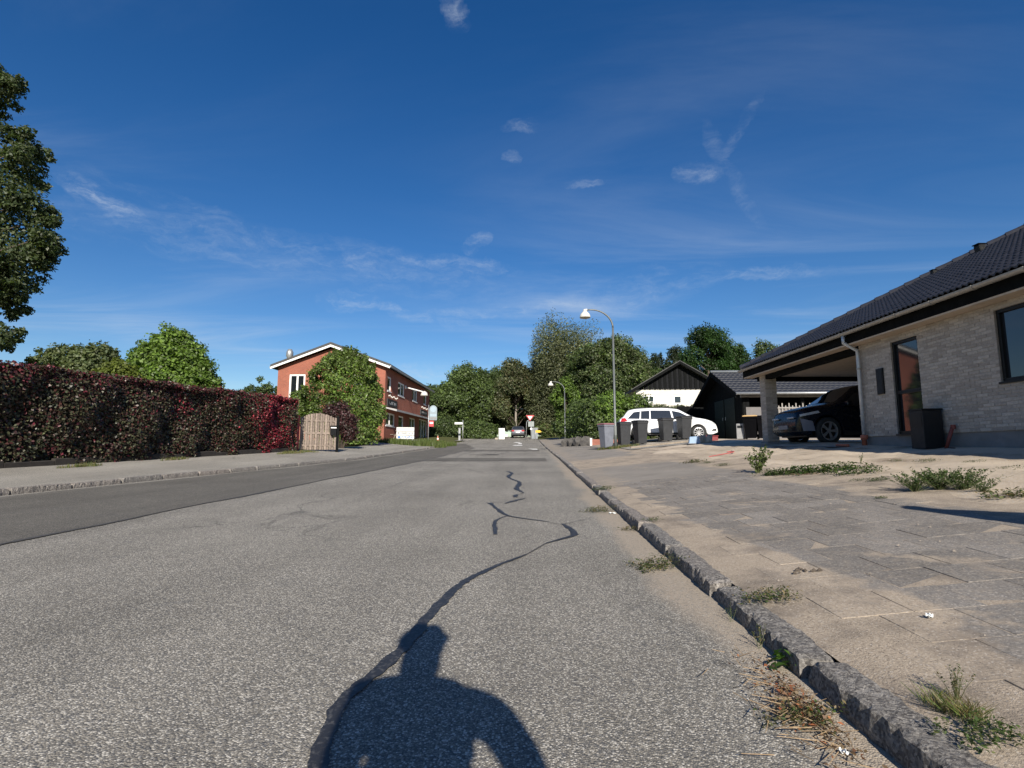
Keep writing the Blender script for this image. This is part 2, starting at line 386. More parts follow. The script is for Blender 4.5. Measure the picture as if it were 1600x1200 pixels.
PAPER = plain('white_litter_paper', (0.72, 0.74, 0.72), 0.7, 0.08, 40)

def f_leaf(k):
    a = k.n('ShaderNodeAttribute', attribute_name='col').outputs['Color']
    k.put(k.b.inputs['Base Color'], a); k.put(k.b.inputs['Roughness'], 0.5); k.put(k.b.inputs['Specular IOR Level'], 0.35)
    tr = k.n('ShaderNodeBsdfTranslucent')
    k.put(tr.inputs['Color'], k.mix(1.0, a, (1.5, 1.7, 0.7), 'MULTIPLY'))
    mx = k.n('ShaderNodeMixShader'); k.put(mx.inputs[0], 0.32)
    k.t.links.new(k.b.outputs[0], mx.inputs[1]); k.t.links.new(tr.outputs[0], mx.inputs[2])
    k.t.links.new(mx.outputs[0], k.o.inputs[0])
LEAF = mat('leaves', f_leaf)
def f_leafglossy(k):
    a = k.n('ShaderNodeAttribute', attribute_name='col').outputs['Color']
    k.put(k.b.inputs['Base Color'], a); k.put(k.b.inputs['Roughness'], 0.45); k.put(k.b.inputs['Specular IOR Level'], 0.38)
LEAFGLOSS = mat('glossy_beech_leaves', f_leafglossy)

# ------------------------------------------------------------------ helpers
rng = np.random.default_rng(7)
random.seed(7)
def link(o):
    COL.objects.link(o); return o
def tag(o, label=None, cat=None, group=None, kind=None):
    if label: o['label'] = label
    if cat: o['category'] = cat
    if group: o['group'] = group
    if kind: o['kind'] = kind
    return o
def thing(name, label, cat, loc=(0, 0, 0), rz=0.0, group=None):
    o = link(bpy.data.objects.new(name, None))
    o.location = loc; o.rotation_euler = (0, 0, rz); o.empty_display_size = 0.2
    return tag(o, label, cat, group)

class MB:
    def __init__(s): s.v, s.f = [], []
    def add(s, vs, fs):
        b = len(s.v)
        s.v += [tuple(q) for q in vs]
        s.f += [tuple(b + i for i in f) for f in fs]
        return s
    def box(s, x0, x1, y0, y1, z0, z1, m=None):
        vs = [Vector((x, y, z)) for z in (z0, z1) for y in (y0, y1) for x in (x0, x1)]
        if m is not None: vs = [m @ q for q in vs]
        return s.add(vs, [(0, 2, 3, 1), (4, 5, 7, 6), (0, 1, 5, 4), (2, 6, 7, 3), (0, 4, 6, 2), (1, 3, 7, 5)])
    def prism(s, pts, axis, a, b):
        """polygon pts extruded along an axis; pts are the two other coordinates in order"""
        n = len(pts)
        def mk(p, q):
            return (q, p[0], p[1]) if axis == 'x' else (p[0], q, p[1]) if axis == 'y' else (p[0], p[1], q)
        vs = [mk(p, a) for p in pts] + [mk(p, b) for p in pts]
        return s.add(vs, [tuple(range(n))[::-1], tuple(range(n, 2 * n))] + [(i, (i + 1) % n, n + (i + 1) % n, n + i) for i in range(n)])
    def tube(s, pts, rad, seg=8, cap=True):
        pts = [Vector(p) for p in pts]
        if not hasattr(rad, '__len__'): rad = [rad] * len(pts)
        vs, fs = [], []
        u = None
        for i, p in enumerate(pts):
            d = (pts[min(i + 1, len(pts) - 1)] - pts[max(i - 1, 0)]).normalized()
            if u is None: u = d.orthogonal().normalized()
            else:
                u = u - d * u.dot(d)
                u = u.normalized() if u.length > 1e-6 else d.orthogonal().normalized()
            w_ = d.cross(u)
            for j in range(seg):
                a = 2 * math.pi * j / seg
                vs.append(p + (u * math.cos(a) + w_ * math.sin(a)) * rad[i])
        for i in range(len(pts) - 1):
            for j in range(seg):
                fs.append((i * seg + j, i * seg + (j + 1) % seg, (i + 1) * seg + (j + 1) % seg, (i + 1) * seg + j))
        if cap:
            fs.append(tuple(range(seg))[::-1]); fs.append(tuple((len(pts) - 1) * seg + j for j in range(seg)))
        return s.add(vs, fs)
    def lathe(s, prof, seg=20, c=(0, 0, 0), axis='z'):
        vs, fs = [], []
        n = len(prof)
        for j in range(seg):
            a = 2 * math.pi * j / seg
            for r, h in prof:
                x, y = r * math.cos(a), r * math.sin(a)
                p = (x, y, h) if axis == 'z' else (x, h, y) if axis == 'y' else (h, x, y)
                vs.append((p[0] + c[0], p[1] + c[1], p[2] + c[2]))
        for j in range(seg):
            for i in range(n - 1):
                k = ((j + 1) % seg) * n
                fs.append((j * n + i, k + i, k + i + 1, j * n + i + 1))
        return s.add(vs, fs)
    def mesh(s, name, mtl, smooth=False, bev=0.0):
        me = bpy.data.meshes.new(name)
        me.from_pydata(s.v, [], s.f)
        bm = bmesh.new(); bm.from_mesh(me)
        if bev:
            bmesh.ops.bevel(bm, geom=[e for e in bm.edges if e.calc_face_angle(0) > 0.5], offset=bev, segments=1, affect='EDGES')
        bmesh.ops.recalc_face_normals(bm, faces=bm.faces)
        bm.to_mesh(me); bm.free()
        if smooth:
            me.polygons.foreach_set('use_smooth', [True] * len(me.polygons))
        me.materials.append(mtl); me.update()
        return me
    def build(s, name, mtl, parent=None, smooth=False, bev=0.0, loc=None, rz=None, label=None):
        o = link(bpy.data.objects.new(name, s.mesh(name, mtl, smooth, bev)))
        if parent is not None: o.parent = parent
        if loc is not None: o.location = loc
        if rz is not None: o.rotation_euler = (0, 0, rz)
        if label: o['label'] = label
        return o
def inst(name, me, parent, loc=(0, 0, 0), rot=(0, 0, 0), scale=None):
    o = link(bpy.data.objects.new(name, me))
    o.parent = parent; o.location = loc; o.rotation_euler = rot
    if scale is not None: o.scale = scale
    return o
def copy_tree(o, parent=None):
    c = o.copy(); COL.objects.link(c)
    if parent is not None: c.parent = parent
    for ch in list(o.children): copy_tree(ch, c)
    return c
def grid_mesh(name, mtl, P, nx, ny):
    """P: (ny, nx, 3) array"""
    fs = [(j * nx + i, j * nx + i + 1, (j + 1) * nx + i + 1, (j + 1) * nx + i) for j in range(ny - 1) for i in range(nx - 1)]
    me = bpy.data.meshes.new(name)
    me.from_pydata(P.reshape(-1, 3).tolist(), [], fs)
    me.polygons.foreach_set('use_smooth', [True] * len(me.polygons))
    me.materials.append(mtl); me.update()
    return link(bpy.data.objects.new(name, me))
def nz(x, y, s=0.0):
    """cheap smooth noise -1..1"""
    return (np.sin(x * 1.7 + s) * np.sin(y * 1.3 + s * 2.1) + .6 * np.sin(x * 3.9 + y * 2.7 + s * 1.3) * np.sin(y * 4.3 - x * 1.1) + .35 * np.sin(x * 9.1 - y * 7.3 + s) * np.sin(y * 8.9 + x * 3.3)) / 1.6

def leaf_mesh(name, P, L, Wd, N, C, mtl, parent=None, curl=0.25):
    """one mesh of many small folded leaves. P centres, L lengths, Wd widths, N normals, C colours"""
    n = len(P)
    rnd = rng.normal(size=(n, 3))
    T = rnd - N * np.sum(rnd * N, 1, keepdims=True)
    T /= np.linalg.norm(T, axis=1, keepdims=True) + 1e-9
    B = np.cross(N, T)
    L = L[:, None]; Wd = Wd[:, None]
    V = np.empty((n, 4, 3))
    V[:, 0] = P - T * L * .5
    V[:, 1] = P + B * Wd * .5 + N * L * curl * .3
    V[:, 2] = P + T * L * .5 - N * L * curl * .4
    V[:, 3] = P - B * Wd * .5 + N * L * curl * .3
    me = bpy.data.meshes.new(name)
    me.vertices.add(4 * n); me.loops.add(4 * n); me.polygons.add(n)
    me.vertices.foreach_set('co', V.reshape(-1))
    me.loops.foreach_set('vertex_index', np.arange(4 * n, dtype=np.int32))
    me.polygons.foreach_set('loop_start', np.arange(0, 4 * n, 4, dtype=np.int32))
    ca = me.color_attributes.new('col', 'FLOAT_COLOR', 'POINT')
    CC = np.ones((n, 4, 4)); CC[:, :, :3] = C[:, None, :]
    ca.data.foreach_set('color', CC.reshape(-1))
    me.materials.append(mtl); me.update(calc_edges=True)
    o = link(bpy.data.objects.new(name, me))
    if parent is not None: o.parent = parent
    return o
def unit(a): return a / (np.linalg.norm(a, axis=1, keepdims=True) + 1e-9)
def palette(n, cols, var=0.2):
    cols = np.array(cols); i = rng.integers(0, len(cols), n)
    return np.clip(cols[i] * (1 + rng.normal(size=(n, 1)) * var), 0.004, 1)
def clump_leaves(clumps, n, shell=0.5, cap=1.5):
    """points spread through the outer part of lumpy clumps; returns positions and outward directions"""
    cl = np.array(clumps, float)
    wts = (cl[:, 3] * cl[:, 4] + cl[:, 4] * cl[:, 5] + cl[:, 3] * cl[:, 5])
    i = rng.choice(len(cl), n, p=wts / wts.sum())
    d = unit(rng.normal(size=(n, 3)))
    lump = 1 + .22 * np.sin(d[:, 0] * 5 + i * 1.7) * np.sin(d[:, 1] * 6 + i * .9) + .16 * np.sin(d[:, 2] * 9 + i * 2.3 + d[:, 0] * 4)
    r = (shell + (1 - shell) * rng.random(n) ** .6) * lump + rng.normal(size=n) * .05
    r = np.minimum(r, cap + .12 * rng.random(n))
    return cl[i, :3] + d * cl[i, 3:6] * r[:, None], d, i

GREEN_DARK = [(0.0531, 0.078, 0.0301), (0.0663, 0.0929, 0.035), (0.082, 0.1078, 0.0398)]
GREEN_MID = [(0.0869, 0.1277, 0.035), (0.1062, 0.1501, 0.041), (0.0748, 0.1103, 0.0326)]
GREEN_LIGHT = [(0.1171, 0.1923, 0.0308), (0.1449, 0.2233, 0.0356), (0.0965, 0.1612, 0.0284)]
GREEN_GREY = [(0.1147, 0.1277, 0.0664), (0.1387, 0.1489, 0.0784), (0.0941, 0.1078, 0.0519)]
GREEN_BROWN = [(0.1147, 0.1116, 0.0519), (0.1328, 0.1153, 0.0591), (0.0904, 0.0991, 0.0422)]

def tree(name, label, base, top, half, crown_low, cols, leaf=0.28, n=15000, nclump=26, seed=1, bark=BARK, cat='tree', group=None, trunk_r=None,
         depth=None, droop=0.0, lean=0.0, csize=0.31, shape=1.0):
    """base point, top z, crown half width, height of the crown's underside"""
    rs = np.random.default_rng(seed)
    bx, by, bz = base
    root = thing(name, label, cat, (bx, by, bz), 0, group)
    H = top - bz; low = crown_low - bz
    cz, ch = (H + low) / 2, (H - low) / 2
    depth = depth or half
    clumps = []
    for i in range(nclump):
        d = rs.normal(size=3); d /= np.linalg.norm(d)
        q = .40 + .46 * rs.random() ** .5
        zz = d[2] * q
        taper = 1 - max(0, zz) * .35 * shape
        s_ = csize * (0.75 + .55 * rs.random())
        clumps.append((d[0] * q * half * taper + lean * (zz + 1) * .5, d[1] * q * depth * taper, cz + zz * ch * 1.05, half * s_, depth * s_, ch * s_ * (.8 + droop)))
    # a few sprigs that break the outline
    for i in range(0 if droop else int(nclump * 1.6)):
        d = rs.normal(size=3); d[2] = abs(d[2]) * .9 - .2; d /= np.linalg.norm(d)
        taper = 1 - max(0, d[2]) * .3 * shape
        clumps.append((d[0] * half * .8 * taper + lean * (d[2] + 1) * .5, d[1] * depth * .8 * taper, cz + d[2] * ch * .86, half * .12 * (.6 + rs.random()), depth * .12, ch * .12 * (.6 + rs.random())))
    n = int(n * 1.6); leaf = leaf * .78
    P, d, ci = clump_leaves(clumps, n, 0.45, 1.0 if droop else 1.35)
    if droop: P[:, 2] -= rng.random(n) ** 2 * droop * ch * .35
    N = unit(d * .7 + rng.normal(size=(n, 3)) * .6 + np.array([0, 0, .45]))
    L = leaf * (.65 + .7 * rng.random(n))
    tone = rs.normal(size=len(clumps)) * .22 + 1
    C = palette(n, cols) * tone[ci][:, None]
    P[:, 2] = np.maximum(P[:, 2], .05)
    leaf_mesh('crown', P, L, L * (.62 if not droop else .45), N, np.clip(C, .004, 1), LEAF, root)
    lb_ = BARK; tr = trunk_r or max(.08, H * .018)
    m = MB()
    zt = cz + ch * .35
    m.tube([(0, 0, -.2), (0, 0, .15), (lean * .1, 0, low * .6), (lean * .4, 0, cz), (lean * .6, 0, zt)], [tr * 1.5, tr * 1.1, tr * .9, tr * .6, tr * .2], 8)
    t = m.build('trunk', bark, root, True)
    m = MB()
    for c in clumps[:nclump]:
        z0 = max(low * .7, c[2] - ch * .45)
        f = (z0 - low) / max(.1, zt - low)
        m.tube([(lean * .4 * max(0, f), 0, z0), (c[0] * .5, c[1] * .5, (z0 + c[2]) / 2 + .1), (c[0], c[1], c[2])], [tr * .38, tr * .24, tr * .08], 5)
    m.build('limbs', lb_, root, True)
    return root

def shrub(name, label, base, clumps, cols, leaf, n, cat='shrub', group=None, mtl=LEAF, shell=.45, up=.3, narrow=.62, stems=6):
    root = thing(name, label, cat, base, 0, group)
    P, d, ci = clump_leaves(clumps, n, shell)
    N = unit(d * .8 + rng.normal(size=(n, 3)) * .6 + np.array([0, 0, up]))
    L = leaf * (.6 + .8 * rng.random(n))
    tone = rng.normal(size=len(clumps)) * .15 + 1
    P[:, 2] = np.maximum(P[:, 2], .02)
    leaf_mesh('foliage', P, L, L * narrow, N, np.clip(palette(n, cols) * tone[ci][:, None], .004, 1), mtl, root)
    m = MB()
    for c in clumps[:max(stems, 1) * 3:1]:
        m.tube([(c[0] * .25, c[1] * .25, -.1), (c[0] * .6, c[1] * .6, c[2] * .55), (c[0], c[1], c[2] + c[5] * .4)], [.045, .03, .01], 5)
    m.build('stems', BARK, root, True)
    return root

# ------------------------------------------------------------------ the lie of the land
def rz(Y): return .024 * Y + .0002 * Y * Y if Y < 75 else .024 * 75 + .0002 * 75 * 75 + (Y - 75) * .02
def kerb_r(Y): return .95 - max(0, Y - 20) * .0109
KL = np.array([(-30, -8.2), (2, -8.05), (7.85, -7.91), (11, -7.62), (14.5, -7.13), (19.8, -6.52), (41.4, -6.56), (46, -7.0), (50, -8.6), (53, -11.5), (54.5, -16)])
def kerb_l(Y): return float(np.interp(Y, KL[:, 0], KL[:, 1]))
def off_r(X, Y):
    k = kerb_r(Y) + .14
    return .085 + .1 * min(max(X - k, 0), 6.2)
def off_l(X, Y):
    k = kerb_l(Y) - .14
    return .085 + .09 * min(max(k - X, 0), 2.4) + .03 * min(max(k - 2.4 - X, 0), 6)
def gz(X, Y):
    if X > kerb_r(Y) + .07: return rz(Y) + off_r(X, Y)
    if X < kerb_l(Y) - .07: return rz(Y) + off_l(X, Y)
    return rz(Y)

YS = sorted(set([-40, -25, -12, -6] + list(np.arange(-3, 30, .75)) + list(np.arange(30, 90, 2.0)) + [95, 110, 140, 200, 400, 1200]))
xs_l = [-700, -200, -90, -50, -30, -20, -15, -12.5]
xs_r = [9, 12, 16, 22, 32, 50, 90, 200, 700]
rows = []
for Y in YS:
    kl, kr = (kerb_l(min(Y, 49)), kerb_r(min(Y, 90)))
    X = xs_l + [kl - 2.6, kl - 1.2, kl - .15, kl - .02, kl + 1, (kl + kr) / 2, kr - 1, kr + .02, kr + .15, 2.0, 3.0, 4.5, 6.0, 7.3] + xs_r
    r = []
    for x in X:
        if kl - .05 < x < kr + .05: z = rz(Y) - .06
        elif x >= kr: z = rz(Y) + off_r(x, min(Y, 90)) - .035
        else:
            k = kl - .14
            z = rz(Y) + .085 + .09 * min(max(k - x, 0), 2.4) + .03 * min(max(k - 2.4 - x, 0), 6) - .035
        r.append((x, Y, z))
    rows.append(r)
P = np.array(rows)
tag(grid_mesh('ground', TURF, P, P.shape[1], P.shape[0]), 'rough turf and soil under the gardens', kind='structure')

def strip(name, mtl, xa, xb, ys, nx=6, dz=0.0, follow=None, label=None):
    rows = []
    for Y in ys:
        a, b = xa(Y), xb(Y)
        rows.append([(a + (b - a) * i / (nx - 1), Y, (follow(a + (b - a) * i / (nx - 1), Y) if follow else rz(Y)) + dz) for i in range(nx)])
    P = np.array(rows, float)
    return tag(grid_mesh(name, mtl, P, nx, len(ys)), label, kind='structure')
yr = list(np.arange(-8, 40, .5)) + list(np.arange(40, 92, 1.0))
strip('road', ASPHALT, lambda Y: kerb_l(min(Y, 46)) - .02, lambda Y: kerb_r(Y) + .02, yr, 9, 0, label='old grey chip-seal asphalt road running uphill')
strip('side_road', ASPHALT_PATH, lambda Y: -40, lambda Y: -6.9, [56.5, 58, 60, 62, 64.5], 8, .012 + .0, label='asphalt side road crossing at the top')
lane_r = lambda Y: float(np.interp(Y, [-8, 4.3, 10.6, 19.2, 35, 46], [-4.3, -4.3, -4.22, -3.92, -3.8, -5.8])) + .04 * math.sin(Y * 2.1) * math.sin(Y * .7)
strip('dark_asphalt_lane', ASPHALT_DARK, lambda Y: kerb_l(Y) + .22 + .06 * math.sin(Y * 1.3), lane_r, list(np.arange(-8, 46.2, .5)), 5, .004, label='newer dark asphalt strip along the left kerb')
def patch_band(y0, y1, x0, x1, s):
    rows = []
    xs = np.linspace(x0, x1, 24)
    for t in np.linspace(0, 1, 6):
        rows.append([(x, y0 + (y1 - y0) * t + .12 * math.sin(x * 1.9 + s) * (2 * t - 1) + .05 * math.sin(x * 5 + s + t * 3), 0) for x in xs])
    P = np.array(rows)
    for r in P:
        for q in r: q[2] = rz(q[1]) + .007
    tag(grid_mesh('asphalt_patch', ASPHALT_DARK, P, 24, 6), 'dark asphalt trench repair across the road', kind='structure')
patch_band(18.9, 21.3, -3.95, .45, 0); patch_band(29.3, 31.6, -3.8, .3, 2)
patch_band(24.2, 25.1, -2.9, -1.6, 4)
# bitumen crack sealing, poured along the cracks
def ribbon(mb, pts, wd, seed, dz=.006):
    r = random.Random(seed)
    pts = [Vector((p[0], p[1], 0)) for p in pts]
    fine = []
    for i in range(len(pts) - 1):
        n = max(2, int((pts[i + 1] - pts[i]).length / .022))
        for j in range(n):
            t = j / n
            p0 = pts[max(i - 1, 0)]; p1 = pts[i]; p2 = pts[i + 1]; p3 = pts[min(i + 2, len(pts) - 1)]
            q = .5 * ((2 * p1) + (p2 - p0) * t + (2 * p0 - 5 * p1 + 4 * p2 - p3) * t * t + (3 * p1 - p0 - 3 * p2 + p3) * t ** 3)
            fine.append((q, wd[i] + (wd[i + 1] - wd[i]) * t))
    fine.append((pts[-1], wd[-1]))
    vs, fs = [], []
    for i, (q, ww) in enumerate(fine):
        a, b = fine[max(i - 1, 0)][0], fine[min(i + 1, len(fine) - 1)][0]
        d = (b - a).normalized(); nrm = Vector((-d.y, d.x, 0))
        if i == 0: j1 = j2 = .9
        j1, j2 = .72 * j1 + .28 * max(.1, r.gauss(.92, .45)), .72 * j2 + .28 * max(.1, r.gauss(.92, .45))
        for s_ in (nrm * ww * .5 * j1, -nrm * ww * .5 * j2):
            p = q + s_
            vs.append((p.x, p.y, rz(p.y) + dz))
    for i in range(len(fine) - 1): fs.append((2 * i, 2 * i + 1, 2 * i + 3, 2 * i + 2))
    mb.add(vs, fs)
cr = [([(-.42, .9), (-.50, 1.25), (-.575, 1.53), (-.615, 1.78), (-.60, 1.95), (-.555, 2.16), (-.52, 2.45), (-.505, 2.73), (-.46, 3.1), (-.39, 3.4), (-.22, 3.78), (-.06, 4.08)], [.05, .055, .055, .06, .055, .06, .055, .06, .065, .05, .035, .015], 'long bitumen seam winding up the near lane'),
      ([(.09, 4.5), (.2, 4.66), (.33, 4.85), (.36, 4.92), (.355, 5.1), (.32, 5.3), (.28, 5.5)], [.02, .035, .05, .07, .06, .06, .03], 'hooked bitumen seal near the sandy gutter'),
      ([(-.34, 4.9), (-.37, 5.2), (-.40, 5.6), (-.35, 5.9), (-.28, 6.05)], [.04, .055, .05, .02, .012], 'short curved bitumen dab in the middle of the lane'),
      ([(-.58, 7.2), (-.5, 6.85), (-.4, 6.4), (-.28, 6.05), (-.12, 5.86), (.05, 5.72), (.16, 5.62)], [.07, .05, .06, .035, .035, .03, .01], 'forked bitumen seal crossing the lane'),
      ([(-.66, 13.6), (-.52, 12.9), (-.56, 12.0), (-.5, 11.4), (-.3, 10.6), (-.27, 9.9), (-.3, 9.2), (-.22, 8.75), (-.16, 8.5)], [.1, .07, .09, .05, .07, .09, .08, .06, .02], 'wavy bitumen seal farther up the lane'),
      ([(-.12, 7.75), (-.2, 7.6), (-.3, 7.35), (-.38, 7.15)], [.015, .05, .06, .02], 'small bitumen tick below the wavy seal'),
      ([(-.26, 8.25), (-.27, 8.05), (-.28, 7.9)], [.05, .09, .03], 'round bitumen blob below the wavy seal')]
for i, (pts, wd, lb) in enumerate(cr):
    m = MB(); ribbon(m, pts, wd, i)
    tag(m.build('crack_seal', BITUMEN), lb, kind='structure')
# the seam along the newer strip and a few hairline cracks
m = MB(); ribbon(m, [(lane_r(y), y) for y in np.arange(1.5, 36, .8)], [.05 + .03 * math.sin(y * 1.7) for y in np.arange(1.5, 36, .8)], 77, .0075)
SEAM = plain('old_tar_seam', (.055, .053, .05), .8, .3, 20)
tag(m.build('tar_seam', SEAM), 'dark tar seam between the two asphalt surfaces', kind='structure')
for i, (pts, ww) in enumerate([([(-3.6, 14.4), (-2.2, 14.0), (-1.2, 14.15), (-.66, 13.6), (.2, 13.9)], .012), ([(-2.9, 8.0), (-2.5, 9.2), (-2.5, 10.6), (-2.1, 12.2)], .008),
                               ([(-3.2, 17.0), (-3.0, 20.5), (-3.3, 24.5), (-3.1, 29.0)], .03), ([(-.9, 7.4), (-.58, 7.2), (-.2, 7.6)], .008), ([(-1.0, 9.2), (-.3, 9.2), (.5, 9.5)], .01), ([(.16, 5.62), (.28, 5.5), (.6, 5.9)], .012), ([(-.06, 4.08), (.02, 4.3), (.09, 4.5)], .014), ([(-.38, 7.15), (-.5, 7.3), (-.58, 7.2)], .012), ([(-.16, 8.5), (-.2, 8.35), (-.26, 8.25)], .02), ([(-.28, 7.9), (-.2, 7.8), (-.12, 7.75)], .014), ([(-1.6, 26.0), (-1.3, 27.5), (-1.5, 28.8)], .03)]):
    m = MB(); ribbon(m, pts, [ww * (.5 if j in (0, len(pts) - 1) else 1) for j in range(len(pts))], 90 + i, .0055)
    tag(m.build('hairline_crack', SEAM), 'thin dark crack in the old road surface', kind='structure')
# worn white road paint near the junction
for i, (quad, lb) in enumerate([([(-.05, 31.9), (.22, 31.9), (.2, 33.6), (-.35, 33.9)], 'worn white dash by the right kerb'),
                   ([(-1.6, 40.5), (-.9, 40.0), (-.85, 42.0), (-1.5, 42.4)], 'worn white paint mark in the lane'),
                   ([(-1.35, 44.5), (-1.0, 44.5), (-1.05, 48), (-1.3, 48)], 'worn white arrow shaft in the lane'),
                   ([(-1.9, 49), (-1.3, 47.8), (-1.2, 50), (-1.6, 51)], 'worn white arrow head in the lane')]):
    m = MB()
    m.add([(x, y, rz(y) + .008) for x, y in quad], [(0, 1, 2, 3)])
    tag(m.build('road_marking', ROADSTRIPE), lb, kind='structure')
m = MB(); prof = [(0, 0), (.33, 0), (.33, .006), (.28, .012)]
m.lathe([(0.001, .010), (.29, .010), (.33, .004)], 20, (-1.9, 24.65, rz(24.65) + .008))
tag(m.build('manhole_cover', plain('cast_iron', (.05, .048, .045), .6, .2, 40)), 'round iron manhole cover in the road', 'manhole cover')

# pavements
strip('pavement_right', PAVEG, lambda Y: kerb_r(Y) + .115, lambda Y: 4.2, list(np.arange(-4, 30, .5)) + list(np.arange(30, 60, 1.5)), 26, .0, lambda X, Y: gz(X, Y) - max(0, .014 * (1 - (X - kerb_r(Y) - .115) / .12)), 'sandy pavement bed along the right kerb')
strip('pavement_left', ASPHALT_PATH, lambda Y: kerb_l(Y) - .12, lambda Y: kerb_l(Y) - 2.75 - (4.5 if 30 < Y < 41 else 0) - (1.5 if Y >= 41 else 0), list(np.arange(-4, 49, .5)), 8, .0, gz, 'plain pale pavement along the left hedge')
# the builder's yard of sand in front of the house
rows = []
for Y in np.arange(-3, 25, .16):
    r = []
    for X in np.concatenate([np.arange(2.85, 7.6, .13), np.arange(7.7, 14, .5)]):
        e = min(1, max(0, (X - 3.2) / .8)); wv = 1 if X < 6.6 else max(0, 1 - (X - 6.6) / .6)
        bump = e * wv * (.030 * nz(X * 1.1, Y * 1.1, 1) + .016 * nz(X * 3.1, Y * 3.3, 4))
        r.append((X, Y, gz(X, Y) - .03 + .034 * e + float(bump)))
    rows.append(r)
P = np.array(rows)
tag(grid_mesh('yard', SAND, P, P.shape[1], P.shape[0]), 'bare sandy yard in front of the brick house', kind='structure')
m = MB()
rows = [[(x, y, gz(min(x, 7), y) + .022) for x in np.linspace(3.6, 9.0, 8)] for y in np.arange(20.4, 30, .8)]
P = np.array(rows); tag(grid_mesh('driveway', ASPHALT_PATH, P, 8, len(rows)), 'pale driveway under the white car', kind='structure')

# granite kerbs: every stone its own piece
def kerb_mesh(seed, L=.958, W=.145, Ht=.30):
    r = random.Random(seed)
    bm = bmesh.new()
    nx, ny_, nzv = 30, 5, 5
    bmesh.ops.create_grid(bm, x_segments=1, y_segments=1, size=1)
    bm.clear()
    me = bpy.data.meshes.new('kerbstone')
    vs, fs, idx = [], [], {}
    def vid(i, j, k):
        if (i, j, k) not in idx:
            x, y, z = (j / ny_ - .5) * W, (i / nx - .5) * L, -Ht + k / nzv * Ht
            edge = (j in (0, ny_)) + (k == nzv)
            amp = .003 if edge < 2 else .0075
            bl = .004 * math.sin(i * .7 + seed * 2) * math.sin(i * .29 + j) ; x += r.uniform(-amp, amp) + bl * (j in (0, ny_)); z += r.uniform(-amp, amp) * .6 + .0035 * math.sin(i * .31 + j * .9 + seed); y += r.uniform(-.004, .004)
            if edge == 2: x -= math.copysign(.010, x); z -= .008
            if i in (0, nx) and k == nzv: z -= .007; y -= math.copysign(.008, y)
            idx[(i, j, k)] = len(vs); vs.append((x, y, z))
        return idx[(i, j, k)]
    for i in range(nx):
        for j in range(ny_): fs.append((vid(i, j, nzv), vid(i, j + 1, nzv), vid(i + 1, j + 1, nzv), vid(i + 1, j, nzv)))
        for k in range(nzv):
            fs.append((vid(i, 0, k), vid(i, 0, k + 1), vid(i + 1, 0, k + 1), vid(i + 1, 0, k)))
            fs.append((vid(i, ny_, k), vid(i + 1, ny_, k), vid(i + 1, ny_, k + 1), vid(i, ny_, k + 1)))
    for j in range(ny_):
        for k in range(nzv):
            fs.append((vid(0, j, k), vid(0, j + 1, k), vid(0, j + 1, k + 1), vid(0, j, k + 1)))
            fs.append((vid(nx, j, k), vid(nx, j, k + 1), vid(nx, j + 1, k + 1), vid(nx, j + 1, k)))
    bm.free()
    me.from_pydata(vs, [], fs); me.materials.append(GRANITE); me.update()
    return me
KM = [kerb_mesh(i) for i in range(5)]
KS = [kerb_mesh(i + 9, 0.47) for i in range(3)]
def kerb(name, label, fx, y0, y1, lip):
    root = link(bpy.data.objects.new(name, None)); tag(root, label, kind='structure')
    y = y0; i = 0
    while y < y1:
        dx = (fx(y + .5) - fx(y))
        a = math.atan2(-dx, .5)
        Ls = 1.0 * math.cos(a)
        yc = y + Ls / 2
        inst('kerbstone', KM[(i * 3 + i // 4) % 5], root, (fx(yc), yc, rz(yc) + lip + random.uniform(-.013, .010)),
             (math.atan(.024 + .0004 * yc) + R(random.uniform(-.5, .5)), R(random.uniform(-1.2, 1.2)), a + R(random.uniform(-1.3, 1.3))))
        y += Ls; i += 1
kerb('kerb_right', 'rough granite kerb along the right side of the road', lambda Y: kerb_r(Y) + .07, .05, 58, .085)
kerb('kerb_left', 'low rough granite kerb along the left pavement', lambda Y: kerb_l(Y) - .07, 3.0, 50, .10)

# concrete flags of the right pavement: every flag its own piece
fl = MB(); fl.box(-.1475, .1475, -.1475, .1475, -.05, 0)
FM = [fl.mesh('flag', PAVE, bev=.0015)]
flags = link(bpy.data.objects.new('flagstones', None)); tag(flags, 'grey concrete flags half buried in blown sand', kind='structure')
cnt = 0
Y = 1.35; row = 0
while Y < 9.0:
    X = 1.42 + (.15 if row % 2 else 0)
    while X < 3.35:
        if X - .9 < Y * 1.0 + .4 and cnt < 300:
            sl_x = .1
            inst('flag', FM[0], flags, (X, Y, gz(X, Y) + .0022 + random.uniform(-.0018, .0018)), (math.atan(.026) + R(.28 + random.uniform(-.2, .2)), -math.atan(sl_x) + R(random.uniform(-.3, .3)), R(random.uniform(-.6, .6))))
            cnt += 1
        X += .30
    Y += .30; row += 1

# ------------------------------------------------------------------ left side: hedge, gate, shrubs
HA, HB = Vector((-10.75, 2.0, 0)), Vector((-9.06, 20.5, 0))
hd = (HB - HA); hlen = hd.length; hd.normalize(); hn = Vector((hd.y, -hd.x, 0))      # hn points to the road
def hedge_pt(s, back, z):
    p = HA + hd * s - hn * back
    base = rz(p.y) + .30
    return (p.x, p.y, base + z)
hedge = thing('copper_beech_hedge', 'long clipped copper beech hedge, dark purple with one crimson patch, along left pavement', 'hedge', (HA.x, HA.y, 0))
def hl(p): return (p[0] - HA.x, p[1] - HA.y, p[2])
N_H = 105000
s = rng.random(N_H) * hlen
face = rng.random(N_H)
hgt_h = 1.98 + .02 * s / hlen
back = np.where(face < .62, np.abs(rng.normal(size=N_H)) * .09 + .05 * np.sin(s * 1.1) + .04 * np.sin(s * 3.7 + 1), rng.random(N_H) * 1.15)
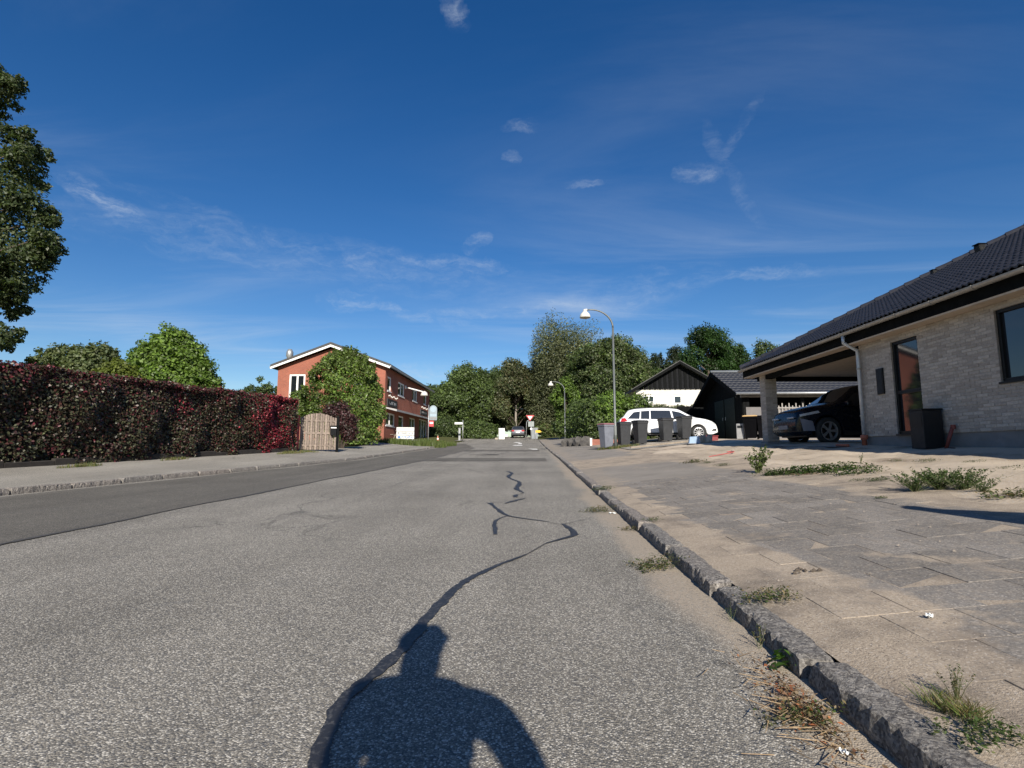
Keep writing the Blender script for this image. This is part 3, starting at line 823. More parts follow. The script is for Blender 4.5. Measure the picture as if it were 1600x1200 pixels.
zz = np.where(face < .62, rng.random(N_H) ** .95 * (hgt_h + .16) - .11, hgt_h - np.abs(rng.normal(size=N_H)) * .07 + .035 * np.sin(s * 2.3) + .025 * np.sin(s * 5.9))
# side face: bulges, a ragged skirt, a rounded shoulder
bul = .07 * np.sin(s * .9 + zz * 1.7) + .05 * np.sin(s * 2.9 - zz * 3.1) + .03 * np.sin(s * 7.1 + zz * 5.3)
back = np.where(face < .62, back + bul + np.clip(zz - 1.75, 0, .3) * .5 + np.clip(.30 - zz, 0, .2) * .25 * np.sin(s * 1.9) ** 2, back)
endc = rng.random(N_H) < .04
s = np.where(endc, hlen - np.abs(rng.normal(size=N_H)) * .06, s)
back = np.where(endc, rng.random(N_H) * 1.1, back); zz = np.where(endc, rng.random(N_H) * hgt_h, zz)
sprig = rng.random(N_H) < .02
zz = np.where(sprig & (face > .62), zz + rng.random(N_H) * .12, zz)
bs = np.array([.30 + rz(HA.y + hd.y * q) for q in s])
PX = HA.x + hd.x * s - hn.x * back; PY = HA.y + hd.y * s - hn.y * back
P = np.stack([PX - HA.x, PY - HA.y, bs + zz], 1)
nrm = np.where((face < .62)[:, None], np.array([[hn.x, hn.y, .25]]), np.array([[hn.x * .3, hn.y * .3, 1.0]]))
nrm = np.where(endc[:, None], np.array([[hd.x, hd.y, .2]]), nrm)
N = unit(nrm * .75 + rng.normal(size=(N_H, 3)) * .62)
C = palette(N_H, [(.034, .030, .019), (.046, .036, .022), (.050, .054, .027), (.042, .046, .024), (.062, .062, .034), (.062, .028, .021), (.052, .024, .021)], .3)
topm = np.clip((zz - 1.5) / .45, 0, 1)
isred = rng.random(N_H) < (.06 + .42 * topm)
C = np.where(isred[:, None], palette(N_H, [(.085, .018, .022), (.06, .017, .018), (.11, .02, .028)], .3), C)
sp = 16.9 + .35 * np.sin(zz * 4)
patch_r = np.exp(-((s - sp) / .95) ** 2) * .85 + np.exp(-((s - 19.3) / .7) ** 2) * .55 * topm + np.exp(-((s - 12.7) / .35) ** 2) * .35 * np.exp(-((zz - 1.4) / .25) ** 2)
C = np.where((rng.random(N_H) < patch_r)[:, None], palette(N_H, [(.20, .022, .032), (.14, .018, .026), (.26, .03, .045)], .25), C)
L = .066 * (.7 + .6 * rng.random(N_H))
leaf_mesh('foliage', P, L, L * .68, N, C, LEAFGLOSS, hedge, .2)
m = MB()      # the twiggy inside of the hedge
vs, fs = [], []
ns = 60
prof = [(.42, .05), (.30, .5), (.26, 1.2), (.34, 1.72), (.55, 1.84), (1.0, 1.84), (1.1, 1.6), (1.1, .1)]
for i in range(ns + 1):
    q = .15 + (hlen - .35) * i / ns
    for b, z in prof:
        p = hedge_pt(q, b + .05 * math.sin(q * 2.1 + z * 2), z + .03 * math.sin(q * 3.3))
        vs.append(hl(p))
n8 = len(prof)
for i in range(ns):
    for j in range(n8): fs.append((i * n8 + j, i * n8 + (j + 1) % n8, (i + 1) * n8 + (j + 1) % n8, (i + 1) * n8 + j))
fs += [tuple(range(n8)), tuple(ns * n8 + j for j in range(n8))[::-1]]
m.add(vs, fs); m.build('twigs', TWIG, hedge)
for i in range(36):
    q = .3 + (hlen - .6) * (i + .5) / 36
    m = MB(); p0 = hedge_pt(q, .45, -.3); p1 = hedge_pt(q + random.uniform(-.1, .1), .4, .5); p2 = hedge_pt(q + random.uniform(-.2, .2), .38, 1.4)
    m.tube([hl(p0), hl(p1), hl(p2)], [.03, .025, .012], 5); m.build('stem', BARK, hedge, True)
edging = thing('hedge_edging', 'low dark concrete edging at the foot of the purple hedge', 'edging', (HA.x, HA.y, 0))
EDG = plain('stained_dark_concrete', (.030, .025, .021), .95, .3, 7, bump=.4)
q = 0.0
while q < hlen - .2:
    a, b = HA + hd * (q + .006), HA + hd * min(q + 1.0, hlen)
    m = MB(); vs = []
    for p in (a, b):
        for bk, z in ((.02, -.3), (.02, 0), (.12, 0), (.12, -.3)):
            pp = p - hn * bk; base = gz(pp.x + .05, pp.y) + .12 + .02 * math.sin(q * 3)
            vs.append((pp.x - HA.x, pp.y - HA.y, base + z))
    m.add(vs, [(0, 1, 5, 4), (1, 2, 6, 5), (2, 3, 7, 6), (0, 3, 2, 1), (4, 5, 6, 7)])
    m.build('edging_block', EDG, edging, bev=.006); q += 1.0

# arched wooden gate
gc = at(496, 704, 22.0); gzc = gz(gc.x, gc.y)
gate = thing('garden_gate', 'arched gate of weathered upright boards at the end of purple hedge', 'gate', (gc.x, gc.y, gzc), R(33))
bw = .088; nb = 15
for i in range(nb):
    x = -.66 + i * .0945; h_ = 1.30 + .22 * math.cos((x) / .66 * 1.35)
    front = i % 2 == 0
    y = -.03 if front else .018
    m = MB(); m.prism([(x - (.041 if front else .045), .05), (x + (.041 if front else .045), .05), (x + .041, h_ + random.uniform(-.012, .012)), (x - .041, h_ + random.uniform(-.012, .012))], 'y', y, y + .018)
    m.build('board', FENCEWOOD, gate, bev=.003)
for z in (.18, .68, 1.18):
    m = MB(); m.box(-.68, .68, -.011, .017, z, z + .07); m.build('rail', FENCEWOOD, gate, bev=.003)
for i, x in enumerate((-.78, .76)):
    m = MB(); m.box(x - .05, x + .05, -.05, .05, -.3, 1.42); m.build('post', REDPLASTIC if i == 0 else BLACKWOOD, gate, bev=.006, label='red painted gate post' if i == 0 else 'dark gate post')
mb_ = thing('mailbox', 'small black mailbox with white name strip on the wooden gate', 'mailbox', gate.location + Vector((math.cos(R(33)) * .56 + math.sin(R(33)) * .1, math.sin(R(33)) * .56 - math.cos(R(33)) * .1, .62)), R(33))
m = MB(); m.prism([(-.11, .06), (-.06, 0), (.08, 0), (.12, .06), (.12, .36), (-.11, .36)], 'y', -.05, .06); m.build('body', BLACKMETAL, mb_, bev=.008)
m = MB(); m.prism([(-.12, .36), (.13, .36), (.13, .41), (-.12, .41)], 'y', -.075, .06); m.build('lid', BLACKMETAL, mb_, bev=.006)
m = MB(); m.box(-.1, .12, -.056, -.051, .30, .345); m.build('name_strip', WHITE, mb_)

def cl(px, py, d, rx, ry=None, rz_=None, base=None):
    p = at(px, py, d) - Vector(base)
    return (p.x, p.y, p.z, rx, ry or rx, rz_ or rx)
# big green shrub in front of the red building
b0 = at(545, 696, 31); b0.z = gz(b0.x, b0.y)
_r = random.Random(12)
_edge = [(545 + 62 * math.sin(a) * (1 - .25 * math.cos(a)), 622 - 66 * math.cos(a), _r.uniform(.16, .34), _r.uniform(-.6, .6)) for a in [_r.uniform(-2.2, 2.2) for _ in range(46)]]
_spray = [(px + dx, py - 5 * j, .17 - .02 * j, 0) for px, py in ((526, 570), (553, 556)) for j, dx in enumerate((0, 2))]
for _i in range(30):
    _px = _r.uniform(496, 598); _py = 556 + ((_px - 548) / 50) ** 2 * 34 + _r.uniform(0, 12); _ln = _r.uniform(10, 26); _sl = (_px - 548) * .006 + _r.uniform(-.15, .25)
    _dd = _r.uniform(-.8, .8)
    _spray += [(_px + _sl * _ln * t, _py - _ln * t, .15 * (1.15 - t), _dd) for t in (0, .14, .28, .42, .56, .7, .84, 1.0)]
for _i in range(22):
    _sd = _r.choice((-1, 1)); _py = _r.uniform(590, 675); _px = 545 + _sd * (50 if _sd > 0 else 62) * (1 - ((_py - 640) / 110) ** 2); _ln = _r.uniform(6, 16)
    _spray += [(_px + _sd * _ln * t, _py - _ln * .6 * t, .14 * (1.15 - t), 0) for t in (0, .2, .4, .6, .8, 1.0)]
k_ = [cl(px - 11, py, 31 + dd, r, r, r * 1.05, b0) for px, py, r, dd in [
    (545, 600, 1.15, 0), (520, 640, 1.1, .4), (570, 640, 1.1, -.3), (550, 665, 1.1, -.6), (575, 680, .75, -.8), (490, 625, .75, .8), (500, 655, .8, .5), (590, 655, .7, 0), (585, 620, .85, .2),
    (555, 568, .7, .2), (530, 585, .8, .3), (575, 585, .75, .2), (548, 690, .6, -.9), (565, 690, .55, -1.0), (520, 668, .9, 0), (480, 632, .5, 1), (592, 600, .5, .3), (595, 680, .4, -.3),
    (552, 548, .28, 0), (520, 565, .28, 0), (538, 552, .22, 0), (578, 560, .3, 0), (600, 640, .35, 0), (470, 618, .25, 1), (590, 575, .25, 0), (566, 550, .2, 0), (505, 600, .45, .4)] + _edge + _spray]
shrub('tall_shrub', 'tall bushy green shrub hiding the corner of the red building', b0, k_, GREEN_MID + GREEN_LIGHT[:2] + [(.12, .145, .042), (.10, .125, .04)], .118, 74000, up=.35)
b1 = at(533, 696, 25.5); b1.z = gz(b1.x, b1.y)
k_ = [cl(px, py, 25.5, r, r, r * 1.1, b1) for px, py, r in [(525, 650, .5), (540, 660, .55), (545, 675, .45), (515, 645, .35), (535, 640, .35)]]
shrub('purple_shrub', 'dark purple leaved shrub beside the wooden gate', b1, k_, [(.055, .018, .02), (.04, .018, .017), (.03, .022, .016)], .09, 9000, mtl=LEAFGLOSS)
# garden trees behind the hedge
def garden(name, label, px, pbase_d, spec, cols, leaf, n, cat='shrub', group=None, stems=5):
    b = at(px, 690, pbase_d); b.z = gz(b.x, b.y)
    return shrub(name, label, b, [cl(a[0], a[1], pbase_d + (a[3] if len(a) > 3 else 0), a[2], None, None, b) for a in spec], cols, leaf, n, cat, group, stems=stems)
garden('round_maple', 'bright green round maple tree behind the purple hedge', 268, 25, [
    (268, 545, 1.0), (240, 562, .9), (295, 565, .9), (268, 590, 1.2), (225, 590, .9), (310, 592, .9), (325, 612, .6), (250, 610, 1.2), (295, 615, 1.1), (215, 612, .7), (338, 622, .45), (272, 530, .5), (250, 536, .4), (293, 540, .4),
    (212, 560, .35), (318, 572, .35), (335, 600, .3), (230, 545, .3), (282, 524, .25), (306, 553, .3), (260, 640, 1.3), (290, 650, 1.2)], GREEN_LIGHT + GREEN_MID[:1], .15, 52000, 'tree', stems=8)
garden('willow_bush', 'grey green feathery bush behind the left end of the hedge', 105, 27, [
    (70, 570, .7), (100, 562, .8), (130, 565, .8), (155, 560, .8), (60, 590, .8), (95, 590, 1.0), (135, 590, 1.0), (165, 585, .7), (120, 548, .3), (165, 548, .3), (80, 552, .3), (145, 550, .3), (50, 566, .3), (178, 556, .25), (110, 610, 1.2), (150, 610, 1.1)],
    [(.085, .11, .045), (.07, .095, .042), (.105, .125, .05)], .16, 23000)
garden('yellow_green_bush', 'yellow green bush between the feathery bush and the maple', 180, 23, [
    (175, 590, .6), (190, 580, .5), (160, 600, .6), (200, 600, .6), (185, 568, .25), (150, 588, .3), (180, 620, .9)], [(.10, .125, .02), (.085, .11, .02), (.12, .14, .03)], .12, 17000)
b = at(407, 690, 62); b.z = gz(b.x, b.y)
tree('distant_tree', 'small dark tree left of the red building', b, at(407, 586, 62).z, 2.8, b.z + 1.0, GREEN_DARK + GREEN_MID[:1], .3, 9000, 18, 5)
b = at(365, 690, 55); b.z = gz(b.x, b.y)
tree('distant_tree', 'lowest bush showing just over the hedge beside the maple', b, at(365, 611, 55).z, 1.6, b.z + .8, GREEN_MID, .25, 5000, 10, 15)

# the tall tree at the left edge
tb = Vector((-28.4, 22.0, gz(-28.4, 22.0)))
root = thing('tall_oak', 'tall dark green oak tree cut by the left edge of the photo', 'tree', tb)
spec = []
for px, py, r in [(8, 140, .75), (-20, 120, .9), (38, 265, .95), (15, 300, 1.1), (48, 320, .9), (60, 350, .7), (72, 375, .55), (40, 400, .95), (60, 400, .6), (20, 380, 1.2), (-10, 340, 1.4), (35, 440, .8), (15, 460, .8), (20, 480, .55), (-5, 430, 1.2),
                  (8, 520, .5), (-12, 525, .6), (45, 225, .5), (30, 240, .6), (62, 245, .45), (-14, 200, .7), (74, 345, .35), (80, 390, .35), (20, 130, .4), (-60, 180, 1.6), (-60, 280, 2.0), (-60, 400, 2.2), (-120, 220, 2.0), (-140, 340, 2.4), (-130, 460, 2.0), (-60, 500, 1.4), (-100, 80, 1.6), (-170, 150, 2.0), (-220, 300, 2.4), (-210, 430, 2.2), (-60, 60, 1.0), (-8, 165, .45)]:
    p = at(px, py, 24.5 + random.uniform(-1.2, 1.2)) - tb
    spec.append((p.x, p.y, p.z, r * .95, r * .95, r * .85))
    if r < 1.25:
        for k in range(7):
            v_ = Vector((random.gauss(0, 1), random.gauss(0, 1), random.gauss(0, .8))).normalized() * r * random.uniform(.85, 1.25)
            s_ = random.uniform(.16, .34); spec.append((p.x + v_.x, p.y + v_.y, p.z + v_.z, s_, s_, s_ * .8))
for i in range(14):
    a = random.uniform(0, 6.28); spec.append((2.6 * math.cos(a) - 1.5, 2.4 * math.sin(a) - .8, random.uniform(5, 15), 1.9, 1.9, 1.6))
P_, d_, ci = clump_leaves(spec, 130000, .4)
N_ = unit(d_ * .6 + rng.normal(size=P_.shape) * .6 + np.array([0, 0, .5]))
L_ = .175 * (.6 + .8 * rng.random(len(P_)))
leaf_mesh('crown', P_, L_, L_ * .55, N_, palette(len(P_), [(.046, .066, .028), (.056, .080, .032), (.072, .094, .04), (.10, .116, .06), (.05, .07, .034)], .25), LEAF, root)
m = MB(); m.tube([(0, 0, -.3), (0, 0, .3), (.1, .1, 4), (.2, .2, 10), (.2, .2, 16)], [.55, .45, .38, .24, .06], 10); m.build('trunk', BARK, root, True)
m = MB()
for c in [q for q in spec if q[3] > .4]:
    z0 = max(3.2, c[2] - 2.6); m.tube([(.1, .15, z0), (c[0] * .55, c[1] * .55, (z0 + c[2]) / 2 + .3), (c[0] * .93, c[1] * .93, c[2])], [.12, .07, .015], 5)
m.build('limbs', BARK, root, True)

# ------------------------------------------------------------------ red brick building with shops
RBX0, RBX1, RBY0, RBY1 = -20.55, -11.8, 42.3, 60.6
RZ0 = 1.9; EV = 7.62; RG = 9.25
red = thing('red_brick_building', 'two storey red brick building with shops and low gable roof', 'building', (RBX1, RBY0, RZ0))
def rl(x, y, z): return (x - RBX1, y - RBY0, z - RZ0)
W_ = RBX1 - RBX0; D_ = RBY1 - RBY0
front_open = [(42.9, 44.1, 5.75, 6.95, 'w'), (46.4, 48.7, 5.75, 6.95, 'd'), (52.0, 54.1, 5.8, 6.98, 'd'), (57.4, 58.9, 5.9, 7.0, 'w'),
              (42.7, 45.5, 2.95, 4.0, 'd'), (46.8, 48.6, 2.15, 4.0, 'w'), (51.0, 53.4, 2.3, 4.1, 'd'), (55.3, 59.4, 2.15, 4.25, 't')]
gable_open = [(-19.6, -18.3, 4.85, 7.05, 'd'), (-14.4, -13.2, 4.85, 6.9, 'd')]
def wall_with_holes(name, mtl, parent, u0, u1, z0, z1, holes, place, thick):
    """a real wall: boxes around the openings. place(u, w, z) -> local point, w = depth behind the face"""
    us = sorted(set([u0, u1] + [h[0] for h in holes] + [h[1] for h in holes]))
    zs = sorted(set([z0, z1] + [h[2] for h in holes] + [h[3] for h in holes]))
    m = MB()
    for i in range(len(us) - 1):
        j = 0
        while j < len(zs) - 1:
            cu, cz_ = (us[i] + us[i + 1]) / 2, (zs[j] + zs[j + 1]) / 2
            if any(h[0] < cu < h[1] and h[2] < cz_ < h[3] for h in holes): j += 1; continue
            k = j
            while k + 1 < len(zs) - 1 and not any(h[0] < cu < h[1] and h[2] < (zs[k + 1] + zs[k + 2]) / 2 < h[3] for h in holes): k += 1
            m.add([place(u, w_, z) for z in (zs[j], zs[k + 1]) for w_ in (0, thick) for u in (us[i], us[i + 1])],
                  [(0, 2, 3, 1), (4, 5, 7, 6), (0, 1, 5, 4), (2, 6, 7, 3), (0, 4, 6, 2), (1, 3, 7, 5)])
            j = k + 1
    return m.build(name, mtl, parent)
wall_with_holes('front_wall', REDBRICK, red, RBY0, RBY1, RZ0 - 1, EV, front_open, lambda u, w_, z: rl(RBX1 - w_, u, z), .3)
wall_with_holes('gable_wall', REDBRICK, red, RBX0, RBX1 - .3, RZ0 - 1, EV, gable_open, lambda u, w_, z: rl(u, RBY0 + w_, z), .3)
m = MB(); xm = (RBX0 + RBX1) / 2
m.prism([(RBX0 - RBX1, EV - RZ0), (0, EV - RZ0), (xm - RBX1, RG - RZ0 - .12)], 'y', 0, .3); m.build('gable_top', REDBRICK, red)
m = MB(); m.box(-W_, -W_ + .3, .3, D_, -1, EV - RZ0); m.box(-W_ + .3, -.3, D_ - .3, D_, -1, EV - RZ0); m.build('rear_wall', REDBRICK, red)
m = MB(); m.box(-W_ + .3, -.35, .35, D_ - .35, 2.55, 2.7); m.box(-W_ + .3, -.35, 2.5, 2.7, -1, EV - RZ0 - .1); m.box(-3.2, -3.0, .35, D_ - .35, -1, EV - RZ0 - .1); m.build('inner_walls', GREYPAINT, red)
ROOFT = plain('dark_roof_sheet', (.055, .052, .052), .7, .2, 4)
for s_ in (0, 1):
    e = (.45, -W_ - .45)[s_]; slope = (RG - EV) / (W_ / 2)
    ez = EV - RZ0 - .45 * slope + .12
    xr = xm - RBX1
    m = MB(); m.add([(e, -.45, ez), (xr, -.45, RG - RZ0 + .12), (xr, D_ + .4, RG - RZ0 + .12), (e, D_ + .4, ez), (e, -.45, ez + .2), (xr, -.45, RG - RZ0 + .32), (xr, D_ + .4, RG - RZ0 + .32), (e, D_ + .4, ez + .2)],
                    [(0, 1, 2, 3), (4, 7, 6, 5), (0, 4, 5, 1), (1, 5, 6, 2), (2, 6, 7, 3), (3, 7, 4, 0)])
    rf = m.build('roof', ROOFT, red)
    m = MB(); m.add([(e, -.452, ez - .16), (xr, -.452, RG - RZ0 - .06), (xr, -.452, RG - RZ0 + .11), (e, -.452, ez + .0), (e, -.40, ez - .16), (xr, -.40, RG - RZ0 - .06), (xr, -.40, RG - RZ0 + .11), (e, -.40, ez + .0)],
                    [(0, 1, 2, 3), (4, 7, 6, 5), (0, 4, 5, 1), (3, 2, 6, 7), (0, 3, 7, 4), (1, 5, 6, 2)]); m.build('verge_board', WHITE, red)
    m = MB(); m.box(min(e, e + (.08 if s_ == 0 else -.08)), max(e, e + (.08 if s_ == 0 else -.08)), -.39, D_ + .4, ez - .06, ez + .1); m.build('gutter', STEEL, red)
def window(parent, a, b, place, kind, name='window', frame=WHITE, fw=.07, depth=.09):
    (u0, u1), (z0, z1) = a, b
    f = None
    def bar(nm, x0, x1, y0, y1, w0, w1, mtl, par):
        m = MB(); m.add([place(u, w_, z) for z in (y0, y1) for w_ in (w0, w1) for u in (x0, x1)], [(0, 2, 3, 1), (4, 5, 7, 6), (0, 1, 5, 4), (2, 6, 7, 3), (0, 4, 6, 2), (1, 3, 7, 5)])
        return m.build(nm, mtl, par)
    m = MB()
    for x0, x1, y0, y1 in ((u0, u1, z0, z0 + fw), (u0, u1, z1 - fw, z1), (u0, u0 + fw, z0 + fw, z1 - fw), (u1 - fw, u1, z0 + fw, z1 - fw)):
        m.add([place(u, w_, z) for z in (y0, y1) for w_ in (depth - .05, depth + .04) for u in (x0, x1)], [(0, 2, 3, 1), (4, 5, 7, 6), (0, 1, 5, 4), (2, 6, 7, 3), (0, 4, 6, 2), (1, 3, 7, 5)])
    f = m.build(name, frame, parent)
    n = {'w': 1, 'd': 2, 't': 3}[kind]
    wd = (u1 - u0 - 2 * fw) / n
    for i in range(n):
        x0 = u0 + fw + wd * i
        bar('pane', x0, x0 + wd, z0 + fw, z1 - fw, depth + .005, depth + .02, GLASS, f)
        if i: bar('mullion', x0 - fw * .5, x0 + fw * .5, z0 + fw, z1 - fw, depth - .045, depth + .003, frame, f)
    bar('sill', u0 - .03, u1 + .03, z0 - .07, z0 - .002, -.05, depth, frame, f)
    return f
for u0, u1, z0, z1, k in front_open: window(red, (u0, u1), (z0, z1), lambda u, w_, z: rl(RBX1 - w_, u, z), k, fw=.12)
for u0, u1, z0, z1, k in gable_open: window(red, (u0, u1), (z0, z1), lambda u, w_, z: rl(u, RBY0 + w_, z), k, fw=.14)
m = MB(); m.lathe([(.001, 1.35), (.16, 1.35), (.28, 1.1), (.28, .75), (.2, .6), (.2, -.4), (.001, -.4)], 14, rl(at(448, 565, 44).x, 43.7, 8.0)); m.build('vent_flue', STEEL, red, True)
# canopy over the shop fronts, black name boards, bulbs
m = MB(); m.add([rl(RBX1, 42.6, 4.42), rl(RBX1 + .9, 42.6, 4.22), rl(RBX1 + .9, 60.4, 4.42), rl(RBX1, 60.4, 4.62), rl(RBX1, 42.6, 4.30), rl(RBX1 + .9, 42.6, 4.06), rl(RBX1 + .9, 60.4, 4.26), rl(RBX1, 60.4, 4.5)],
                [(0, 1, 2, 3), (4, 7, 6, 5), (0, 4, 5, 1), (1, 5, 6, 2), (2, 6, 7, 3)]); m.build('canopy', plain('grey_canopy', (.35, .34, .33), .7, .1, 3), red)
def lettering(mb, u0, u1, z0, z1, place, seed):
    r = random.Random(seed); u = u0
    while u < u1 - .04:
        wdt = r.uniform(.10, .16)
        for st in range(r.randint(2, 3)):
            if r.random() < .6: x0 = u + r.choice((0, wdt * .4, wdt * .75)); q = (x0, x0 + wdt * .28, z0, z1)
            else:
                zq = r.choice((z0, (z0 + z1) / 2 - .01, z1 - .04)); q = (u, u + wdt, zq, zq + (z1 - z0) * .26)
            mb.add([place(q[0], q[2]), place(q[1], q[2]), place(q[1], q[3]), place(q[0], q[3])], [(0, 1, 2, 3)])
        u += wdt * 1.3
for i, (u0, u1, z0, z1) in enumerate([(42.8, 45.8, 4.52, 5.12), (55.6, 59.0, 4.72, 5.25)]):
    sg = MB(); sg.box(rl(RBX1, 0, 0)[0] + .02, rl(RBX1, 0, 0)[0] + .12, u0 - RBY0, u1 - RBY0, z0 - RZ0, z1 - RZ0)
    s_o = sg.build('name_board', SIGNBLACK, red)
    lm = MB(); lettering(lm, u0 + .3, u1 - .3, z0 + .18, z1 - .18, lambda u, z: rl(RBX1 + .124, u, z), i + 3); lm.build('lettering', WHITE, s_o)
    for j in range(9):
        u = u0 + (u1 - u0) * (j + .5) / 9
        b_ = MB(); b_.lathe([(.001, -.07), (.06, -.03), (.06, .03), (.001, .07)], 6, rl(RBX1 + .15, u, z1 + .22 + .06 * math.sin(j * 1.7))); b_.build('bulb', OPAL, s_o, True)
m = MB(); m.box(.0, .28, .25, 3.1, 4.02 - RZ0, 4.1 - RZ0); 
# picnic bench outside the shop
bn = thing('picnic_bench', 'dark wooden picnic bench outside the shop window', 'bench', (-10.6, 43.4, gz(-10.6, 43.4)), R(90))
for i, (y0, y1, z) in enumerate(((-.75, -.5, .44), (.5, .75, .44), (-.33, -.12, .73), (-.105, .105, .73), (.12, .33, .73))):
    m = MB(); m.box(-.9, .9, y0, y1, z, z + .04); m.build('seat_plank' if i < 2 else 'table_plank', FENCEWOOD, bn)
for x in (-.65, .65):
    m = MB(); m.tube([(x, -.62, -.02), (x, -.2, .73)], .035, 6); m.tube([(x, .62, -.02), (x, .2, .73)], .035, 6); m.box(x - .02, x + .02, -.72, .72, .38, .44); m.build('leg_frame', FENCEWOOD, bn)
# wall lamp on a white arm
wl = thing('wall_lamp', 'white dome street lamp on arm fixed to the red facade', 'street lamp', (RBX1 + .02, 49.0, 6.75))
m = MB(); m.tube([(0, 0, 0), (1.6, 0, -.42)], [.07, .055], 8); m.box(-.02, .05, -.12, .12, -.16, .16); m.build('arm', WHITE, wl, True)
m = MB(); m.lathe([(.001, .1), (.1, .08), (.26, -.05), (.36, -.3), (.33, -.34), (.001, -.34)], 16, (1.75, 0, -.46)); m.build('lamp_shade', OPAL, wl, True)

# white information board in the grass
ib = at(633, 688, 37.5); zb = gz(ib.x, ib.y)
sb = thing('information_board', 'white three panel sign board standing in the grass', 'sign', (ib.x, ib.y, zb), R(12))
for i, x in enumerate((-.5, .5)):
    m = MB(); m.box(x - .03, x + .03, .02, .08, -.2, 1.0); m.build('post', STEEL, sb)
for i in range(3):
    z0 = .28 + (2 - i) * .28
    m = MB(); m.box(-.6, .6, -.02, .018, z0, z0 + .245); pn = m.build('panel', plain('white_sign_panel', (.62, .62, .60), .5, .05, 4), sb)
    if i:
        lm = MB(); lettering(lm, -.5 if i == 1 else -.25, .52, z0 + .06, z0 + .19, lambda u, z: (u, -.023, z), 11 + i)
        lm.build('lettering', SIGNGREYTXT if i == 1 else SIGNBLUE, pn)
        if i == 2: m = MB(); m.box(-.5, -.32, -.026, -.021, z0 + .06, z0 + .2); m.build('blue_emblem', SIGNBLUE, pn)
# bus stop
bp = at(669, 686, 43); bz_ = gz(bp.x, bp.y)
bs_ = thing('bus_stop_sign', 'bus stop post with pale round topped plate and red box', 'bus stop', (bp.x, bp.y, bz_), R(6))
m = MB(); m.tube([(0, 0, -.2), (0, 0, 2.95)], .035, 8); m.build('post', STEEL, bs_, True)
pts = [(.06, 1.75), (.66, 1.75), (.66, 2.55)] + [(.36 + .3 * math.cos(a), 2.62 + .3 * math.sin(a)) for a in np.linspace(0, math.pi, 11)] + [(.06, 2.55)]
m = MB(); m.prism(pts, 'y', -.02, .02); pl = m.build('plate', plain('light_grey_plate', (.24, .29, .32), .5, .05, 6), bs_)
m = MB(); m.lathe([(.001, -.022), (.23, -.022), (.23, -.026), (.001, -.026)], 20, (.36, 0, 2.6), 'y'); m.build('roundel', BUSBLUE, pl)
m = MB(); m.box(.1, .62, -.027, -.021, 2.05, 2.22); m.build('name_plate', BUSBLUE, pl)
m = MB(); m.box(.1, .62, -.027, -.021, 1.8, 1.98); m.build('route_plate', SIGNGREYTXT, pl)
m = MB(); m.box(.05, .42, -.06, .06, 1.22, 1.7); tb_ = m.build('timetable_box', REDPLASTIC, bs_, bev=.01)
m = MB(); m.box(.1, .37, -.066, -.0605, 1.45, 1.58); m.build('timetable', WHITE, tb_)
# cone
cp = at(684, 687, 52); cz_ = gz(cp.x, cp.y)
cn = thing('traffic_cone', 'small faded orange and white traffic cone by the kerb', 'cone', (cp.x, cp.y, cz_))
m = MB(); m.box(-.18, .18, -.18, .18, 0, .03); m.lathe([(.14, .03), (.10, .25)], 12); m.lathe([(.075, .38), (.03, .6), (.001, .6)], 12); m.build('body', plain('faded_orange', (.60, .20, .14), .6, .1, 8), cn)
m = MB(); m.lathe([(.10, .25), (.075, .38)], 12); m.build('band', WHITE, cn)
# street name post and grey cabinet
for px, py0, dd, lb, kind in [(723, 686, 56, 'street name plate on a grey post before the trees', 'name')]:
    p = at(px, py0, dd); z_ = gz(p.x, p.y)
    t = thing('street_name_sign', lb, 'sign', (p.x, p.y, z_))
    m = MB(); m.tube([(0, 0, -.2), (0, 0, 2.15)], .045, 8); m.build('post', STEEL, t, True)
    m = MB(); m.box(-.85, -.05, -.02, .02, 1.72, 1.92); m.build('plate', WHITE, t)
p = at(718, 686, 58); z_ = gz(p.x, p.y)
t = thing('service_pillar', 'narrow grey service pillar beside the street name post', 'cabinet', (p.x, p.y, z_))
m = MB(); m.box(-.11, .11, -.1, .1, 0, 1.25); m.build('body', STEEL, t, bev=.01)
m = MB(); m.prism([(-.13, 1.25), (.13, 1.25), (.09, 1.33), (-.09, 1.33)], 'y', -.12, .12); m.build('cap', STEEL, t)

# ------------------------------------------------------------------ the pale brick bungalow on the right
HX, HY, HROT = 6.98, 11.72, math.atan(.031)
house = thing('brick_bungalow', 'new pale grey brick bungalow with black tiled hip roof and carport', 'house', (HX, HY, 0), HROT)
PZ = 1.165                       # top of plinth
WT = 3.13                        # soffit
# local frame: x into the plot, y along the wall (away from camera), wall face x = 0, house end y = 0, carport y 0..4.8
def hw(x, y): return (HX + x * math.cos(HROT) - y * math.sin(HROT), HY + x * math.sin(HROT) + y * math.cos(HROT))
YN = -13.0
w1 = (-1.68, -.97, 1.19, 2.98)
w2 = (-5.6, -3.30, 1.90, 3.01)
w3 = (-9.4, -7.6, 1.90, 3.01)
holes = [w1, w2, w3]
wall_with_holes('wall', MORTAR, house, YN, 0, PZ, WT, holes, lambda u, w_, z: (w_ + .006, u, z), .3)
m = MB(); m.box(.306, 5.6, -.3, -.0, PZ, WT); m.box(5.3, 5.6, YN, -.3, PZ, WT); m.box(.306, 5.3, YN, YN + .3, PZ, WT); m.build('rear_wall', MORTAR, house)
m = MB(); m.box(.025, 5.58, YN + .02, -.02, -.5, PZ); m.build('plinth', PLINTH, house)
m = MB(); m.box(.4, 5.2, -2.6, -2.5, PZ, WT); m.box(.4, 5.2, -6.6, -6.5, PZ, WT); m.box(3.2, 3.3, YN + .4, -.4, PZ, WT); m.box(.31, 5.2, YN + .31, -.31, PZ - .01, PZ + .02); m.build('inner_walls', WHITEWALL, house)
